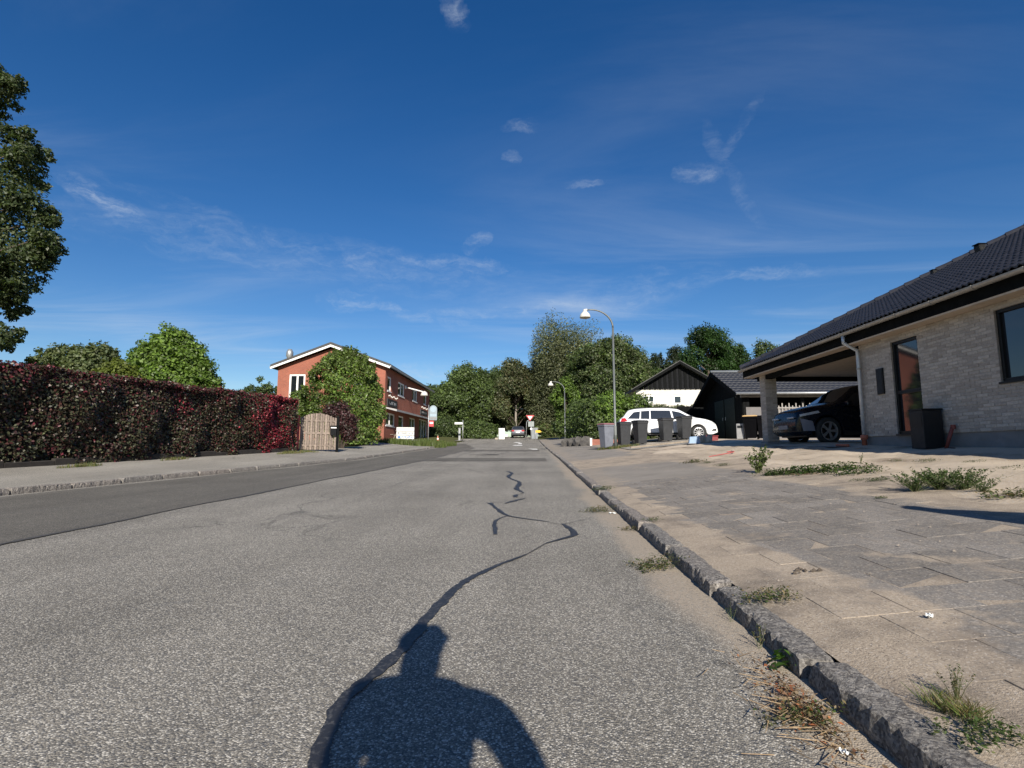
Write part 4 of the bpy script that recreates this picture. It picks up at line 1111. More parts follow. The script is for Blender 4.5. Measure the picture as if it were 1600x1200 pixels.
# bricks: the 300 nearest are pieces, the rest one joined mass
BL, BH, CH, CL_ = .193, .045, .054, .203
bricks = []
ncourse = int((WT - PZ) / CH)
for c in range(ncourse):
    z0 = PZ + .006 + c * CH
    y = -.002 - (CL_ / 2 if c % 2 else 0)
    first = True
    if c % 2: bricks.append((-.002 - CL_ / 2 + .012, -.002, z0))
    while y - BL > YN:
        a, b = y - BL, y
        segs = [(a, b)]
        for h in holes:
            if z0 < h[3] and z0 + BH > h[2]:
                ns_ = []
                for q in segs:
                    if q[1] <= h[0] or q[0] >= h[1]: ns_.append(q)
                    else:
                        if q[0] < h[0] - .02: ns_.append((q[0], h[0]))
                        if q[1] > h[1] + .02: ns_.append((h[1], q[1]))
                segs = ns_
        for q in segs: bricks.append((q[0], q[1], z0))
        y -= CL_
def vis(b):
    X, Y = hw(0, (b[0] + b[1]) / 2)
    return Y
full = [b for b in bricks if abs(b[1] - b[0] - BL) < 1e-6]
inview = sorted([b for b in full if vis(b) > 7.9], key=vis)[:300]
ins = set(inview)
bm_ = MB(); bm_.box(0, .05, -BL / 2, BL / 2, 0, BH); BRM = bm_.mesh('brick', BRICK, bev=.003)
for b in inview:
    inst('brick', BRM, house, (random.uniform(-.0035, .003), (b[0] + b[1]) / 2, b[2]), (0, 0, R(random.uniform(-.5, .5))))
m = MB(); tones = []
for b in bricks:
    if b in ins: continue
    jx = random.uniform(-.0035, .003)
    m.box(jx, .05, b[0], b[1], b[2], b[2] + BH); tones += [random.random()] * 8
# end wall return bricks facing the carport corner are in the mass too
o = m.build('brickwork', BRICK, house); o['kind'] = 'stuff'
at_ = o.data.attributes.new('tone', 'FLOAT', 'POINT'); at_.data.foreach_set('value', tones)
# windows
def hplace(u, w_, z): return (w_, u, z)
for i, (u0, u1, z0, z1) in enumerate(holes):
    fr = MB(); fw = .055
    for x0, x1, y0, y1 in ((u0, u1, z0, z0 + fw), (u0, u1, z1 - fw, z1), (u0, u0 + fw, z0 + fw, z1 - fw), (u1 - fw, u1, z0 + fw, z1 - fw)):
        fr.box(.035, .12, x0 + .002, x1 - .002, y0 + .002, y1 - .002)
    f = fr.build('window', BLACKMETAL, house, label='tall narrow black framed window' if i == 0 else None)
    if i == 0:
        m = MB(); m.box(.037, .118, u0 + fw, u1 - fw, 1.955, 2.02); m.build('transom', BLACKMETAL, f)
        for q0, q1 in ((z0 + fw, 1.955), (2.02, z1 - fw)):
            m = MB(); m.box(.075, .085, u0 + fw, u1 - fw, q0, q1); m.build('pane', GLASS_B, f)
    else:
        m = MB(); m.box(.075, .085, u0 + fw, u1 - fw, z0 + fw, z1 - fw); m.build('pane', GLASS_B, f)
    m = MB(); m.box(-.03, .10, u0 - .01, u1 + .01, z0 - .03, z0 - .001); m.build('sill', BLACKMETAL, f)
# black meter cupboard on the wall
m = MB(); m.box(-.03, .01, -.72, -.52, 2.0, 2.52); mt = m.build('meter_cupboard', BLACKMETAL, house, bev=.004)
m = MB(); m.box(-.034, -.0305, -.70, -.54, 2.02, 2.5); m.build('cupboard_door', plain('charcoal_door', (.010, .010, .011), .5, .1, 6, spec=.3), mt)
# roof
EX, EZ, EY1 = -.30, 3.42, 5.35
PT = math.radians(28.3)
DEP = 9.8; HALF = DEP / 2
tz = math.tan(PT)
YN_E = YN - .35
def roofz(x): return EZ + (x - EX) * tz
RX = EX + HALF
hipy = EY1 - HALF
m = MB()          # roof deck under the tiles
e0 = EZ - .03
m.add([(EX, YN_E, e0), (EX, EY1, e0), (EX + DEP, EY1, e0), (EX + DEP, YN_E, e0), (RX, hipy, e0 + HALF * tz), (RX, YN_E + HALF, e0 + HALF * tz)],
      [(0, 1, 4, 5), (1, 2, 4), (2, 3, 5, 4), (3, 0, 5)])
m.build('roof_deck', BLACKWOOD, house)
# one double-wave tile
def tile_mesh():
    TW, TL = .24, .32
    n = 12
    vs, fs = [], []
    for k, (v, lift) in enumerate(((0, .030), (TL, .004))):
        for i in range(n + 1):
            t = i / n
            ph = (t * 2) % 1
            h = .026 * (math.sin(math.pi * min(1, ph / .62)) if ph < .62 else -.25 * math.sin(math.pi * (ph - .62) / .38))
            vs.append((v, t * TW, lift + h))
    for i in range(n + 1):
        x, y, z = vs[i]; vs.append((x, y, z - .024))
    for i in range(n):
        fs.append((i, i + 1, n + 1 + i + 1, n + 1 + i))
        fs.append((i, 2 * (n + 1) + i, 2 * (n + 1) + i + 1, i + 1))
    mm = MB(); mm.add(vs, fs)
    return mm
tm = tile_mesh(); TMESH = tm.mesh('roof_tile', TILE, True)
TW, TE = .24, .275
cosP, sinP = math.cos(PT), math.sin(PT)
tiles = []
nrow = int(HALF / cosP / TE)
for r_ in range(nrow + 1):
    d = -.06 + r_ * TE
    x = EX + d * cosP; z = EZ + d * sinP + .012
    yhip = EY1 - max(0, (x + .36 * cosP - EX)) + .05
    y = YN_E
    while y + TW < yhip + .1:
        tiles.append((x, y, z)); y += TW
def tvis(t):
    X, Y = hw(t[0], t[1]); return math.hypot(X, Y) if Y > 6.2 else 99
order = sorted(tiles, key=tvis)
tin = set(order[:300])
roofp = MB()
rot = Matrix.Rotation(-PT, 4, 'Y')
rest = MB()
for t in tiles:
    if t in tin:
        inst('roof_tile', TMESH, house, (t[0], t[1], t[2] + random.uniform(-.002, .002)), (0, -PT + R(random.uniform(-.25, .25)), R(random.uniform(-.25, .25))))
    else:
        M = Matrix.Translation(t) @ rot
        rest.add([M @ Vector(q) for q in tm.v], tm.f)
# the hip end and the rear slope are tiled too
for r_ in range(nrow + 1):
    d = -.06 + r_ * TE
    yy = EY1 - d * cosP; z = EZ + d * sinP + .012
    x = EX + d * cosP + .2
    while x < EX + DEP - d * cosP - .3:
        M = Matrix.Translation((x, yy, z)) @ Matrix.Rotation(-math.pi / 2, 4, 'Z') @ rot
        rest.add([M @ Vector(q) for q in tm.v], tm.f); x += TW
o = rest.build('distant_tiles', TILE, house, True); o['kind'] = 'stuff'
# hip caps
hv = Vector((1, -1, tz)).normalized()
nh = int(HALF * math.sqrt(2 + tz * tz) / .36)
hm = MB(); hm.tube([(0, 0, 0), (.2, 0, .002), (.40, 0, .012)], [.084, .086, .094], 10, False)
HM = hm.mesh('hip_cap', TILE, True)
qh = Vector((1, -1, tz)).to_track_quat('X', 'Z').to_euler()
for i in range(nh + 1):
    p = Vector((EX, EY1, EZ + .03)) + hv * (.36 * i + .40)
    q2 = (-hv).to_track_quat('X', 'Z').to_euler()
    inst('hip_cap', HM, house, p, q2)
m = MB()
for i in range(24): m.tube([(RX, hipy - i * .4, EZ + HALF * tz + .05), (RX, hipy - i * .4 - .42, EZ + HALF * tz + .07)], [.09, .1], 8)
m.build('ridge_caps', TILE, house, True)
# roof vents
vx = EX + 2.55; vy = EY1 - 3.1
for (t0, along, s_) in ((4.22, .40, .62), (3.52, .28, .4)):
    x = EX + t0 - along; y = EY1 - t0 - .35; z = roofz(x) + .02
    m = MB(); m.prism([(-.10 * s_, -.05), (.10 * s_, .05), (.10 * s_, .26 * s_), (-.13 * s_, .26 * s_), (-.15 * s_, .20 * s_)], 'y', -.13 * s_, .13 * s_)
    v_ = m.build('roof_vent', BLACKMETAL, house, bev=.01, loc=(x, y, z))
    m = MB(); m.box(-.19 * s_, .14 * s_, -.16 * s_, .16 * s_, .262 * s_, .30 * s_); m.build('vent_cap', BLACKMETAL, v_, bev=.01)
# fascia, gutter, soffit
m = MB(); m.box(EX + .03, EX + .06, YN_E, EY1 - .03, 3.142, EZ - .02); m.build('fascia', BLACKWOOD, house)
m = MB(); m.box(EX + .03, EX + DEP - .03, EY1 - .062, EY1 - .032, 3.10, EZ - .02); m.build('end_fascia', BLACKWOOD, house)
m = MB(); m.box(EX + .035, .01, YN_E, 0, 3.11, 3.14); m.box(EX + .035, .0, .0, EY1 - .07, 3.11, 3.14); m.build('soffit', TANWOOD, house)
def gutter(y0, y1):
    m = MB(); pts = [(EX - .065 + .06 * math.cos(a), EZ - .055 + .06 * math.sin(a)) for a in np.linspace(math.pi, 2 * math.pi, 9)]
    outer = pts; inner = [(EX - .065 + .055 * math.cos(a), EZ - .055 + .055 * math.sin(a)) for a in np.linspace(2 * math.pi, math.pi, 9)]
    m.prism(outer + inner, 'y', y0, y1); return m.build('gutter', ZINC, house)
gutter(YN_E, EY1)
for i in range(22):
    y = EY1 - .3 - i * .85
    m = MB(); pts = [(EX - .065 + .067 * math.cos(a), EZ - .055 + .067 * math.sin(a)) for a in np.linspace(math.pi, 2 * math.pi, 9)]
    inn = [(EX - .065 + .061 * math.cos(a), EZ - .055 + .061 * math.sin(a)) for a in np.linspace(2 * math.pi, math.pi, 9)]
    m.prism(pts + inn, 'y', y, y + .035); m.build('gutter_bracket', ZINC, house)
# downpipe with terracotta shoe
m = MB(); m.tube([(EX - .06, -.07, EZ - .11), (EX - .06, -.07, EZ - .26), (-.07, -.05, EZ - .42), (-.065, -.05, EZ - .6), (-.065, -.05, 1.15)], .036, 10)
dp = m.build('downpipe', BRIGHTZINC, house, True)
for z in (2.6, 1.6):
    m = MB(); m.lathe([(.036, -.02), (.045, -.02), (.045, .02), (.036, .02)], 12, (-.065, -.05, z)); m.build('pipe_clip', ZINC, dp)
m = MB(); m.lathe([(.05, .7), (.05, 1.10), (.068, 1.10), (.068, 1.20), (.05, 1.20)], 14, (-.065, -.05, 0)); m.build('drain_shoe', TERRA, house, True)
# carport: column, beams, ceiling
m = MB(); m.box(.0, .33, 4.45, 4.78, .9, 3.145); col_ = m.build('column', MORTAR, house, label='square brick carport column')
mc = MB(); tones = []
for c in range(int((3.14 - 1.16) / CH)):
    z0 = 1.17 + c * CH; sh_ = (c % 2)
    for q in (0, 1):
        if sh_ == 0: xs_ = ((0.002, .195), (.204, .328))[q]
        else: xs_ = ((.002, .12), (.13, .328))[q]
        mc.box(xs_[0], xs_[1], 4.436, 4.47, z0, z0 + BH); tones += [random.random()] * 8
        ys_ = ((4.45, 4.56), (4.572, 4.778))[q] if sh_ == 0 else ((4.45, 4.66), (4.672, 4.778))[q]
        mc.box(-.008, .03, ys_[0], ys_[1], z0, z0 + BH); tones += [random.random()] * 8
o = mc.build('brickwork', BRICK, col_); o['kind'] = 'stuff'
o.data.attributes.new('tone', 'FLOAT', 'POINT').data.foreach_set('value', tones)
m = MB(); m.box(-.04, .37, 4.40, 4.83, .6, 1.15); m.build('column_base', PLINTH, col_)
m = MB(); m.box(.012, .20, .01, 4.44, 2.98, 3.142); m.box(.012, 5.6, 4.79, 4.98, 2.98, 3.142); m.box(5.4, 5.6, .01, 4.78, 2.98, 3.142); m.build('beam', BLACKWOOD, house)
for i in range(26):
    y = .03 + i * .182
    if y < 4.7:
        m = MB(); m.box(.21, 5.39, y, y + .176, 3.10, 3.12); m.build('ceiling_board', TANWOOD, house)
m = MB(); m.box(5.45, 5.75, 4.5, 4.8, .9, 2.97); m.build('rear_column', MORTAR, house)
rows = [[(x, y, float(np.interp(x, [-.9, 0, 6.5], [gz(*hw(-.9, y)) + .02, 1.02 + .006 * y, 1.06]))) for x in np.linspace(-.6, 6.5, 6)] for y in np.linspace(.1, 5.5, 6)]
P = np.array(rows); P = np.array([[(*hw(q[0], q[1]), q[2]) for q in r] for r in P])
tag(grid_mesh('carport_floor', PLINTH, P, 6, 6), 'grey concrete floor under the carport', kind='structure')

# black box and red pipe standing by the wall
bx = hw(-.22, -2.0); zg = gz(*bx)
t = thing('parcel_box', 'tall black metal box standing against the brick wall', 'box', (bx[0], bx[1], zg - .01), HROT)
m = MB(); m.box(-.17, .17, -.17, .15, 0, .66); m.build('body', plain('charcoal_metal', (.016, .016, .017), .55, .1, 5, spec=.3), t, bev=.006)
m = MB(); m.box(-.18, .18, -.18, .16, .662, .69); m.build('lid', BLACKMETAL, t, bev=.005)
m = MB(); m.box(-.175, -.1705, -.14, .12, .36, .62); m.build('door_panel', BLACKMETAL, t)
bx = hw(-.14, -2.36); zg = gz(*bx)
t = thing('red_pipe', 'red plastic drain pipe leaning on the wall beside black box', 'pipe', (bx[0], bx[1], zg), HROT)
m = MB(); m.tube([(-.02, .04, -.01), (.07, -.03, .36)], .028, 10); m.lathe([(.036, -.02), (.036, .05)], 12, (.075, -.033, .34)); m.build('pipe', plain('dull_red_pipe', (.20, .045, .035), .6, .2, 10), t, True)
m = MB(); m.tube([(-.08, -.22, .0), (.05, .16, .012)], .010, 8); m.build('rod', plain('dark_rod', (.05, .04, .035), .7, .2, 10), t, True)
bx = hw(-.35, -.25 + .5); zg = gz(*bx)
t = thing('pipe_offcut', 'short red pipe offcut lying beside the downpipe', 'pipe', (bx[0], bx[1], zg + .03), R(20))
m = MB(); m.tube([(-.02, -.16, 0), (.02, .16, .01)], .03, 10); m.build('tube', TERRA, t, True)

# unseen timber fence, added out of view to cast the shadow across the flags
fz0 = gz(3.45, 2.05)
fen = thing('shadow_casting_fence', 'unseen timber board fence added right of the picture to cast shadow on flags', 'fence', (3.43, 2.08, fz0), math.atan2(-.77, .64))
for i in range(20):
    m = MB(); m.box(i * .105, i * .105 + .098, -.01, .012, .05, 1.52); m.build('board', FENCEWOOD, fen)
for i in range(3):
    m = MB(); m.box(i * 1.0 + .01, i * 1.0 + .09, .013, .1, -.3, 1.55); m.build('post', FENCEWOOD, fen)

# ------------------------------------------------------------------ neighbour's black shed with open side
SX, SY = 9.3, 24.35
sg_ = 1.36
shed = thing('black_shed', 'black timber outbuilding with tiled gable roof behind the carport', 'shed', (SX, SY, sg_))
SW, SLN = 5.6, 9.0; SE, SR = 2.12, 3.32
m = MB(); m.prism([(0, -.3), (SW, -.3), (SW, SE), (SW / 2, SR - .05), (0, SE)], 'x', 0, .12); m.build('gable_wall', BLACKWOOD, shed)
for i in range(16):
    y = .05 + i * .345; h_ = SE + (SR - .08 - SE) * (1 - abs(y + .17 - SW / 2) / (SW / 2))
    m = MB(); m.box(-.022, -.002, y, y + .33, -.2, h_ - .02); m.build('cladding_board', BLACKWOOD, shed)
for i, y in enumerate((.9, 2.35)):
    m = MB(); m.box(-.05, -.023, y, y + 1.3, .02, 2.0); d_o = m.build('door', plain('very_dark_green_door', (.010, .013, .010), .6, .2, 4, spec=.25), shed, bev=.004)
    m = MB(); m.tube([(-.075, y + (1.18 if i == 0 else .12), 1.0), (-.075, y + (1.18 if i == 0 else .12), 1.15)], .012, 6); m.build('handle', STEEL, d_o)
m = MB(); m.box(.121, SLN, 0, .1, -.3, 1.46); m.build('side_panel', GREYPAINT, shed)
m = MB(); m.box(.9, 1.25, -.006, -.001, 1.14, 1.22); m.build('panel_slot', SIGNBLACK, shed)
for i, x in enumerate((.2, 2.6, 5.2, 8.85)):
    m = MB(); m.box(x - .07, x + .07, .0, .12, 1.461, SE - .1); m.build('post', BLACKWOOD, shed)
    m = MB(); m.box(x - .07, x + .07, SW - .14, SW - .02, -.3, SE - .1); m.build('post', BLACKWOOD, shed)
m = MB(); m.box(-.1, SLN + .1, -.06, .06, SE - .22, SE - .08); m.build('eave_beam', plain('pale_grey_beam', (.30, .29, .28), .7, .1, 6), shed)
m = MB(); m.box(.13, 3.6, SW - .12, SW - .02, -.3, SE - .1); m.build('back_wall', BLACKWOOD, shed)
sl_ = (SR - SE) / (SW / 2)
for s_ in (0, 1):
    y0 = -.4 if s_ == 0 else SW + .4
    z0 = SE - .4 * sl_
    m = MB()
    m.add([(-.45, y0, z0), (SLN + .3, y0, z0), (SLN + .3, SW / 2, SR), (-.45, SW / 2, SR), (-.45, y0, z0 + .09), (SLN + .3, y0, z0 + .09), (SLN + .3, SW / 2, SR + .09), (-.45, SW / 2, SR + .09)],
          [(0, 1, 2, 3), (4, 7, 6, 5), (0, 4, 5, 1), (1, 5, 6, 2), (3, 2, 6, 7), (0, 3, 7, 4)]); rf = m.build('roof', BLACKWOOD, shed)
    # corrugated tile rows
    nr = 9
    mm = MB(); nxx = 130
    for r_ in range(nr):
        a, b = r_ / nr, (r_ + 1) / nr
        vs = []
        for v_, lift in ((a, .055), (b, .02)):
            for i in range(nxx + 1):
                x = -.45 + (SLN + .75) * i / nxx
                vs.append((x, y0 + (SW / 2 - y0) * v_, z0 + .09 + (SR - z0) * v_ + lift + .022 * math.sin(i * 2.1)))
        for i in range(nxx + 1):
            q = vs[i]; vs.append((q[0], q[1], q[2] - .035))
        fs = [(i, i + 1, nxx + 2 + i, nxx + 1 + i) for i in range(nxx)] + [(i, 2 * (nxx + 1) + i, 2 * (nxx + 1) + i + 1, i + 1) for i in range(nxx)]
        mm.add(vs, fs)
    o = mm.build('roof_tiles', SHEDTILE, rf, True); o['kind'] = 'stuff'
    m = MB()
    e = -.46 if s_ == 0 else 0
    m.add([(-.47, y0, z0 - .1), (-.47, SW / 2, SR - .1), (-.47, SW / 2, SR + .12), (-.47, y0, z0 + .12), (-.44, y0, z0 - .1), (-.44, SW / 2, SR - .1), (-.44, SW / 2, SR + .12), (-.44, y0, z0 + .12)],
          [(0, 1, 2, 3), (4, 7, 6, 5), (0, 4, 5, 1), (3, 2, 6, 7), (0, 3, 7, 4)]); m.build('barge_board', BLACKWOOD, shed)
m = MB(); m.tube([(-.45, -.47, SE - .4 * sl_ + .08), (SLN + .3, -.47, SE - .4 * sl_ + .08)], .06, 8); m.build('gutter', STEEL, shed, True)
m = MB(); m.tube([(-.45, SW / 2, SR + .14), (SLN + .3, SW / 2, SR + .14)], .07, 8); m.build('ridge', STEEL, shed, True)
# white pickets seen through the open side
pf = thing('white_picket_fence', 'row of short white pickets along the open side of the shed', 'fence', (at(1214, 640, 24.0).x, SY - .03, sg_ + 1.17))
for i in range(26):
    h_ = .47 if i % 2 else .36
    m = MB(); m.prism([(i * .15, 0), (i * .15 + .05, 0), (i * .15 + .05, h_ - .03), (i * .15 + .025, h_), (i * .15, h_ - .03)], 'y', -.012, .012); m.build('picket', plain('dusty_white_paint', (.26, .24, .22), .6, .15, 6), pf)
m = MB(); m.box(-.05, 3.9, -.03, -.013, .22, .27); m.build('rail', plain('dusty_white_paint', (.26, .24, .22)), pf)
# black board fence between shed and white house
bf = thing('black_fence', 'black board fence between the white car and the shed', 'fence', (8.3, 30.6, gz(8.3, 30.6)), R(6))
for i in range(22):
    m = MB(); m.box(-.3 + i * .152, -.3 + i * .152 + .145, -.012, .012, -.2, 1.75 + .01 * (i % 3)); m.build('board', BLACKWOOD, bf)
for z in (.4, 1.4):
    m = MB(); m.box(-.3, 3.0, .013, .06, z, z + .08); m.build('rail', BLACKWOOD, bf)

# ------------------------------------------------------------------ white house with black gable
WD = 42.0
wp0 = at(996, 690, WD); wp1 = at(1125, 690, WD)
wx0, wx1, wy = wp0.x, wp1.x + .6, 42.3
wg = 2.2; wallz = at(1060, 608, WD).z - wg; apexz = at(1060, 569, WD).z - wg
xm_ = at(1060, 600, WD).x
wh = thing('white_house', 'white rendered house with black boarded gable behind the shed', 'house', (wx0, wy, wg))
ww = 2 * (xm_ - wx0); xm = ww / 2
wins = [(at(1000, 622, WD).x - wx0 + .0, at(1020, 622, WD).x - wx0, at(0, 630, WD).z - wg, at(0, 617.5, WD).z - wg + .0), (at(1048, 622, WD).x - wx0, at(1062, 622, WD).x - wx0, at(0, 632, WD).z - wg, at(0, 617.5, WD).z - wg)]
wins = [(a + .15, b + .15, c, d) for a, b, c, d in wins]
wall_with_holes('front_wall', WHITEWALL, wh, 0, ww, -1, wallz, [(a, b, c, d, 'd') for a, b, c, d in wins], lambda u, w_, z: (u, w_, z), .3)
m = MB(); m.box(0, .3, .3, 12, -1, wallz); m.box(ww - .3, ww, .3, 12, -1, wallz); m.box(.3, ww - .3, 2.5, 2.7, -1, wallz); m.build('side_wall', WHITEWALL, wh)
for i, (a, b, c, d) in enumerate(wins): window(wh, (a, b), (c, d), lambda u, w_, z: (u, w_, z), 'd' if i == 0 else 'w', fw=.12)
nbd = 34
for i in range(nbd):
    x0 = ww * i / nbd; x1 = ww * (i + 1) / nbd - .02
    def hz(x): return wallz + (apexz - .12 - wallz) * (1 - abs(x - xm) / xm) 
    yb = -.05 if i % 2 else -.02
    m = MB(); m.add([(x, y, z) for y in (yb, yb + .05) for x, z in ((x0, wallz - .06), (x1, wallz - .06), (x1, max(wallz, hz(x1))), (x0, max(wallz, hz(x0))))],
                    [(0, 1, 2, 3), (4, 7, 6, 5), (0, 4, 5, 1), (1, 5, 6, 2), (2, 6, 7, 3), (3, 7, 4, 0)]); m.build('gable_board', BLACKWOOD if i % 2 else plain('black_stain_board', (.0125, .013, .0145), .8, .25, 6, spec=.08), wh)
for s_ in (-1, 1):
    ov = .45; sl2 = (apexz - wallz) / xm
    xe = xm + s_ * (xm + ov); ze = wallz - ov * sl2
    m = MB(); m.add([(xe, -.5, ze), (xm, -.5, apexz), (xm, 12.4, apexz), (xe, 12.4, ze), (xe, -.5, ze + .2), (xm, -.5, apexz + .2), (xm, 12.4, apexz + .2), (xe, 12.4, ze + .2)],
                    [(0, 1, 2, 3), (4, 7, 6, 5), (0, 4, 5, 1), (1, 5, 6, 2), (2, 6, 7, 3), (3, 7, 4, 0)]); m.build('roof', plain('old_dark_roof', (.075, .073, .072), .8, .25, 3, bump=.4, bscale=12), wh)
    m = MB(); m.add([(xe, -.53, ze - .08), (xm, -.53, apexz - .08), (xm, -.53, apexz + .14), (xe, -.53, ze + .14), (xe, -.5, ze - .08), (xm, -.5, apexz - .08), (xm, -.5, apexz + .14), (xe, -.5, ze + .14)],
                    [(0, 1, 2, 3), (4, 7, 6, 5), (0, 4, 5, 1), (3, 2, 6, 7), (0, 3, 7, 4)]); m.build('barge_board', BLACKWOOD, wh)

# ------------------------------------------------------------------ street lamps
def street_lamp(label, x, y, h, rzv, group):
    t = thing('street_lamp', label, 'street lamp', (x, y, gz(x, y)), rzv, group)
    m = MB(); m.tube([(0, 0, -.3), (0, 0, 1.1), (0, 0, 1.12), (0, 0, h - .75)], [.062, .062, .05, .042], 12); m.build('pole', POLE, t, True)
    pts = [(-.95 + .95 * math.cos(a), 0, h - .75 + .95 * math.sin(a) * .85) for a in np.linspace(0, math.pi / 2 * 1.12, 14)]
    m = MB(); m.tube(pts, [.042 - .014 * i / 13 for i in range(14)], 10); m.build('arm', POLE, t, True)
    e = pts[-1]
    m = MB(); m.tube([(e[0] + .02, 0, e[2] + .01), (e[0] - .08, 0, e[2] - .0)], .05, 10); m.lathe([(.001, .06), (.07, .055), (.075, -.04)], 14, (e[0] - .08, 0, e[2] - .03)); m.build('lamp_neck', OPAL, t, True)
    m = MB(); m.lathe([(.08, -.03), (.115, -.07), (.19, -.14), (.232, -.24), (.238, -.31), (.232, -.32), (.22, -.30)], 20, (e[0] - .08, 0, e[2] - .03)); m.build('lamp_shade', OPAL, t, True)
    m = MB(); m.lathe([(.001, -.355), (.14, -.342), (.222, -.305)], 18, (e[0] - .08, 0, e[2] - .03)); m.build('diffuser', plain('dusty_diffuser', (.45, .40, .30), .4, .1, 20), t, True)
    m = MB(); m.box(-.045, .045, -.066, -.06, .55, .95); m.build('service_hatch', POLE, t)
    return t
lp = at(962, 700, 23.2)
street_lamp('tall curved grey street lamp in front of the bins', lp.x, lp.y, 6.0, R(2), 'street lamps')
lp2 = at(883, 686, 47)
street_lamp('distant curved street lamp against the trees', lp2.x, lp2.y, 5.05, R(0), 'street lamps')

# ------------------------------------------------------------------ bins
def bin_(label, x, y, rzv, body, lid, group, h=1.07, w_=.5, d_=.55, trim=None, z=None):
    t = thing('wheelie_bin', label, 'bin', (x, y, gz(x, y) + .025 if z is None else z), rzv, group)
    b0, b1, d0, d1 = w_ * .38, w_ * .48, d_ * .33, d_ * .46
    hb = h - .07
    m = MB(); m.add([(-b0, -d0, .03), (b0, -d0, .03), (b0, d0, .10), (-b0, d0, .10), (-b1, -d1, hb - .08), (b1, -d1, hb - .08), (b1, d1, hb - .08), (-b1, d1, hb - .08), (-b1 - .02, -d1 - .02, hb - .07), (b1 + .02, -d1 - .02, hb - .07), (b1 + .02, d1 + .02, hb - .07), (-b1 - .02, d1 + .02, hb - .07), (-b1 - .02, -d1 - .02, hb), (b1 + .02, -d1 - .02, hb), (b1 + .02, d1 + .02, hb), (-b1 - .02, d1 + .02, hb)],
        [(0, 3, 2, 1)] + [(4 * k + i, 4 * k + (i + 1) % 4, 4 * k + 4 + (i + 1) % 4, 4 * k + 4 + i) for k in range(3) for i in range(4)] + [(12, 13, 14, 15)])
    m.build('body', body, t, bev=.012)
    m = MB(); e = .035
    m.add([(-b1 - e, -d1 - e, hb + .004), (b1 + e, -d1 - e, hb + .004), (b1 + e, d1 + e, hb + .004), (-b1 - e, d1 + e, hb + .004), (-b1 - e, -d1 - e, hb + .035), (b1 + e, -d1 - e, hb + .035), (b1 + e, d1 + e, hb + .045), (-b1 - e, d1 + e, hb + .045), (-b1 * .8, -d1 * .8, hb + .065), (b1 * .8, -d1 * .8, hb + .065), (b1 * .8, d1 * .8, hb + .075), (-b1 * .8, d1 * .8, hb + .075)],
        [(0, 3, 2, 1)] + [(4 * k + i, 4 * k + (i + 1) % 4, 4 * k + 4 + (i + 1) % 4, 4 * k + 4 + i) for k in range(2) for i in range(4)] + [(8, 9, 10, 11)])
    m.build('lid', lid, t, bev=.01)
    m = MB(); m.tube([(-b1 + .03, d1 + .02, hb - .03), (-b1 + .03, d1 + .09, hb - .02), (b1 - .03, d1 + .09, hb - .02), (b1 - .03, d1 + .02, hb - .03)], .016, 6); m.build('handle', body, t, True)
    for s_ in (-1, 1):
        m = MB(); m.lathe([(.001, -.022), (.075, -.022), (.10, -.015), (.10, .015), (.075, .022), (.001, .022)], 18, (s_ * (b0 + .03), d0 + .05, .10), 'x'); m.build('wheel', RUBBER, t, True)
    m = MB(); m.tube([(-b0 - .03, d0 + .05, .1), (b0 + .03, d0 + .05, .1)], .014, 6); m.build('axle', STEEL, t)
    m = MB(); m.box(-.07, .07, -d1 * .93 - .004, -d1 * .93 + .01, hb - .32, hb - .22)
    return t
BG = 'dark wheelie bins in a row'
p = at(948, 700, 23.3); bin_('faded blue grey wheelie bin left of the lamp post', p.x, p.y, R(-62), BINLIGHT, plain('dull_red_lid', (.26, .12, .13), .6, .1, 8), BG, 1.08, .5, .58)
for px, py, d, rr, lb in [(975, 698, 23.6, 12, 'dark grey wheelie bin just right of the lamp post'), (1001, 695, 24.0, 18, 'dark grey wheelie bin covering the rear wheel of the white car'),
                          (1041, 692, 24.2, 12, 'dark grey wheelie bin in front of the rear door of white car'), (1070, 690, 24.5, 14, 'dark grey wheelie bin nearest the front wheel of white car')]:
    p = at(px, py, d); bin_(lb, p.x, p.y, R(rr), BINGREY, BINGREY, BG, 1.07, .52, .58)
p = at(1175, 690, 21.6); bin_('black wheelie bin with sandy yellow lid beside the carport column', p.x, p.y, R(-30), BINBLACK, LIDTAN, 'black bins by the carport', .95, .5, .55)
p = at(1194, 690, 21.4); bin_('black wheelie bin with black lid half behind dark car', p.x, p.y, R(-20), BINBLACK, BINBLACK, 'black bins by the carport', .93, .48, .55)
for px, d, lb in ((1158, 21.9, 'left'), ):
    p = at(px, 690, d); zz_ = gz(p.x, p.y)
    t = thing('pale_crate', 'pale grey plastic crate standing on end left of black bins', 'crate', (p.x, p.y, zz_ + .02), R(-30))
    m = MB(); m.box(-.14, .14, -.12, .12, 0, .62); m.build('body', plain('pale_grey_plastic', (.28, .28, .28), .6, .1, 8), t, bev=.015)
    m = MB(); m.box(-.1, .1, -.126, -.1205, .44, .54); m.build('grip', PLASTICBLACK, t)

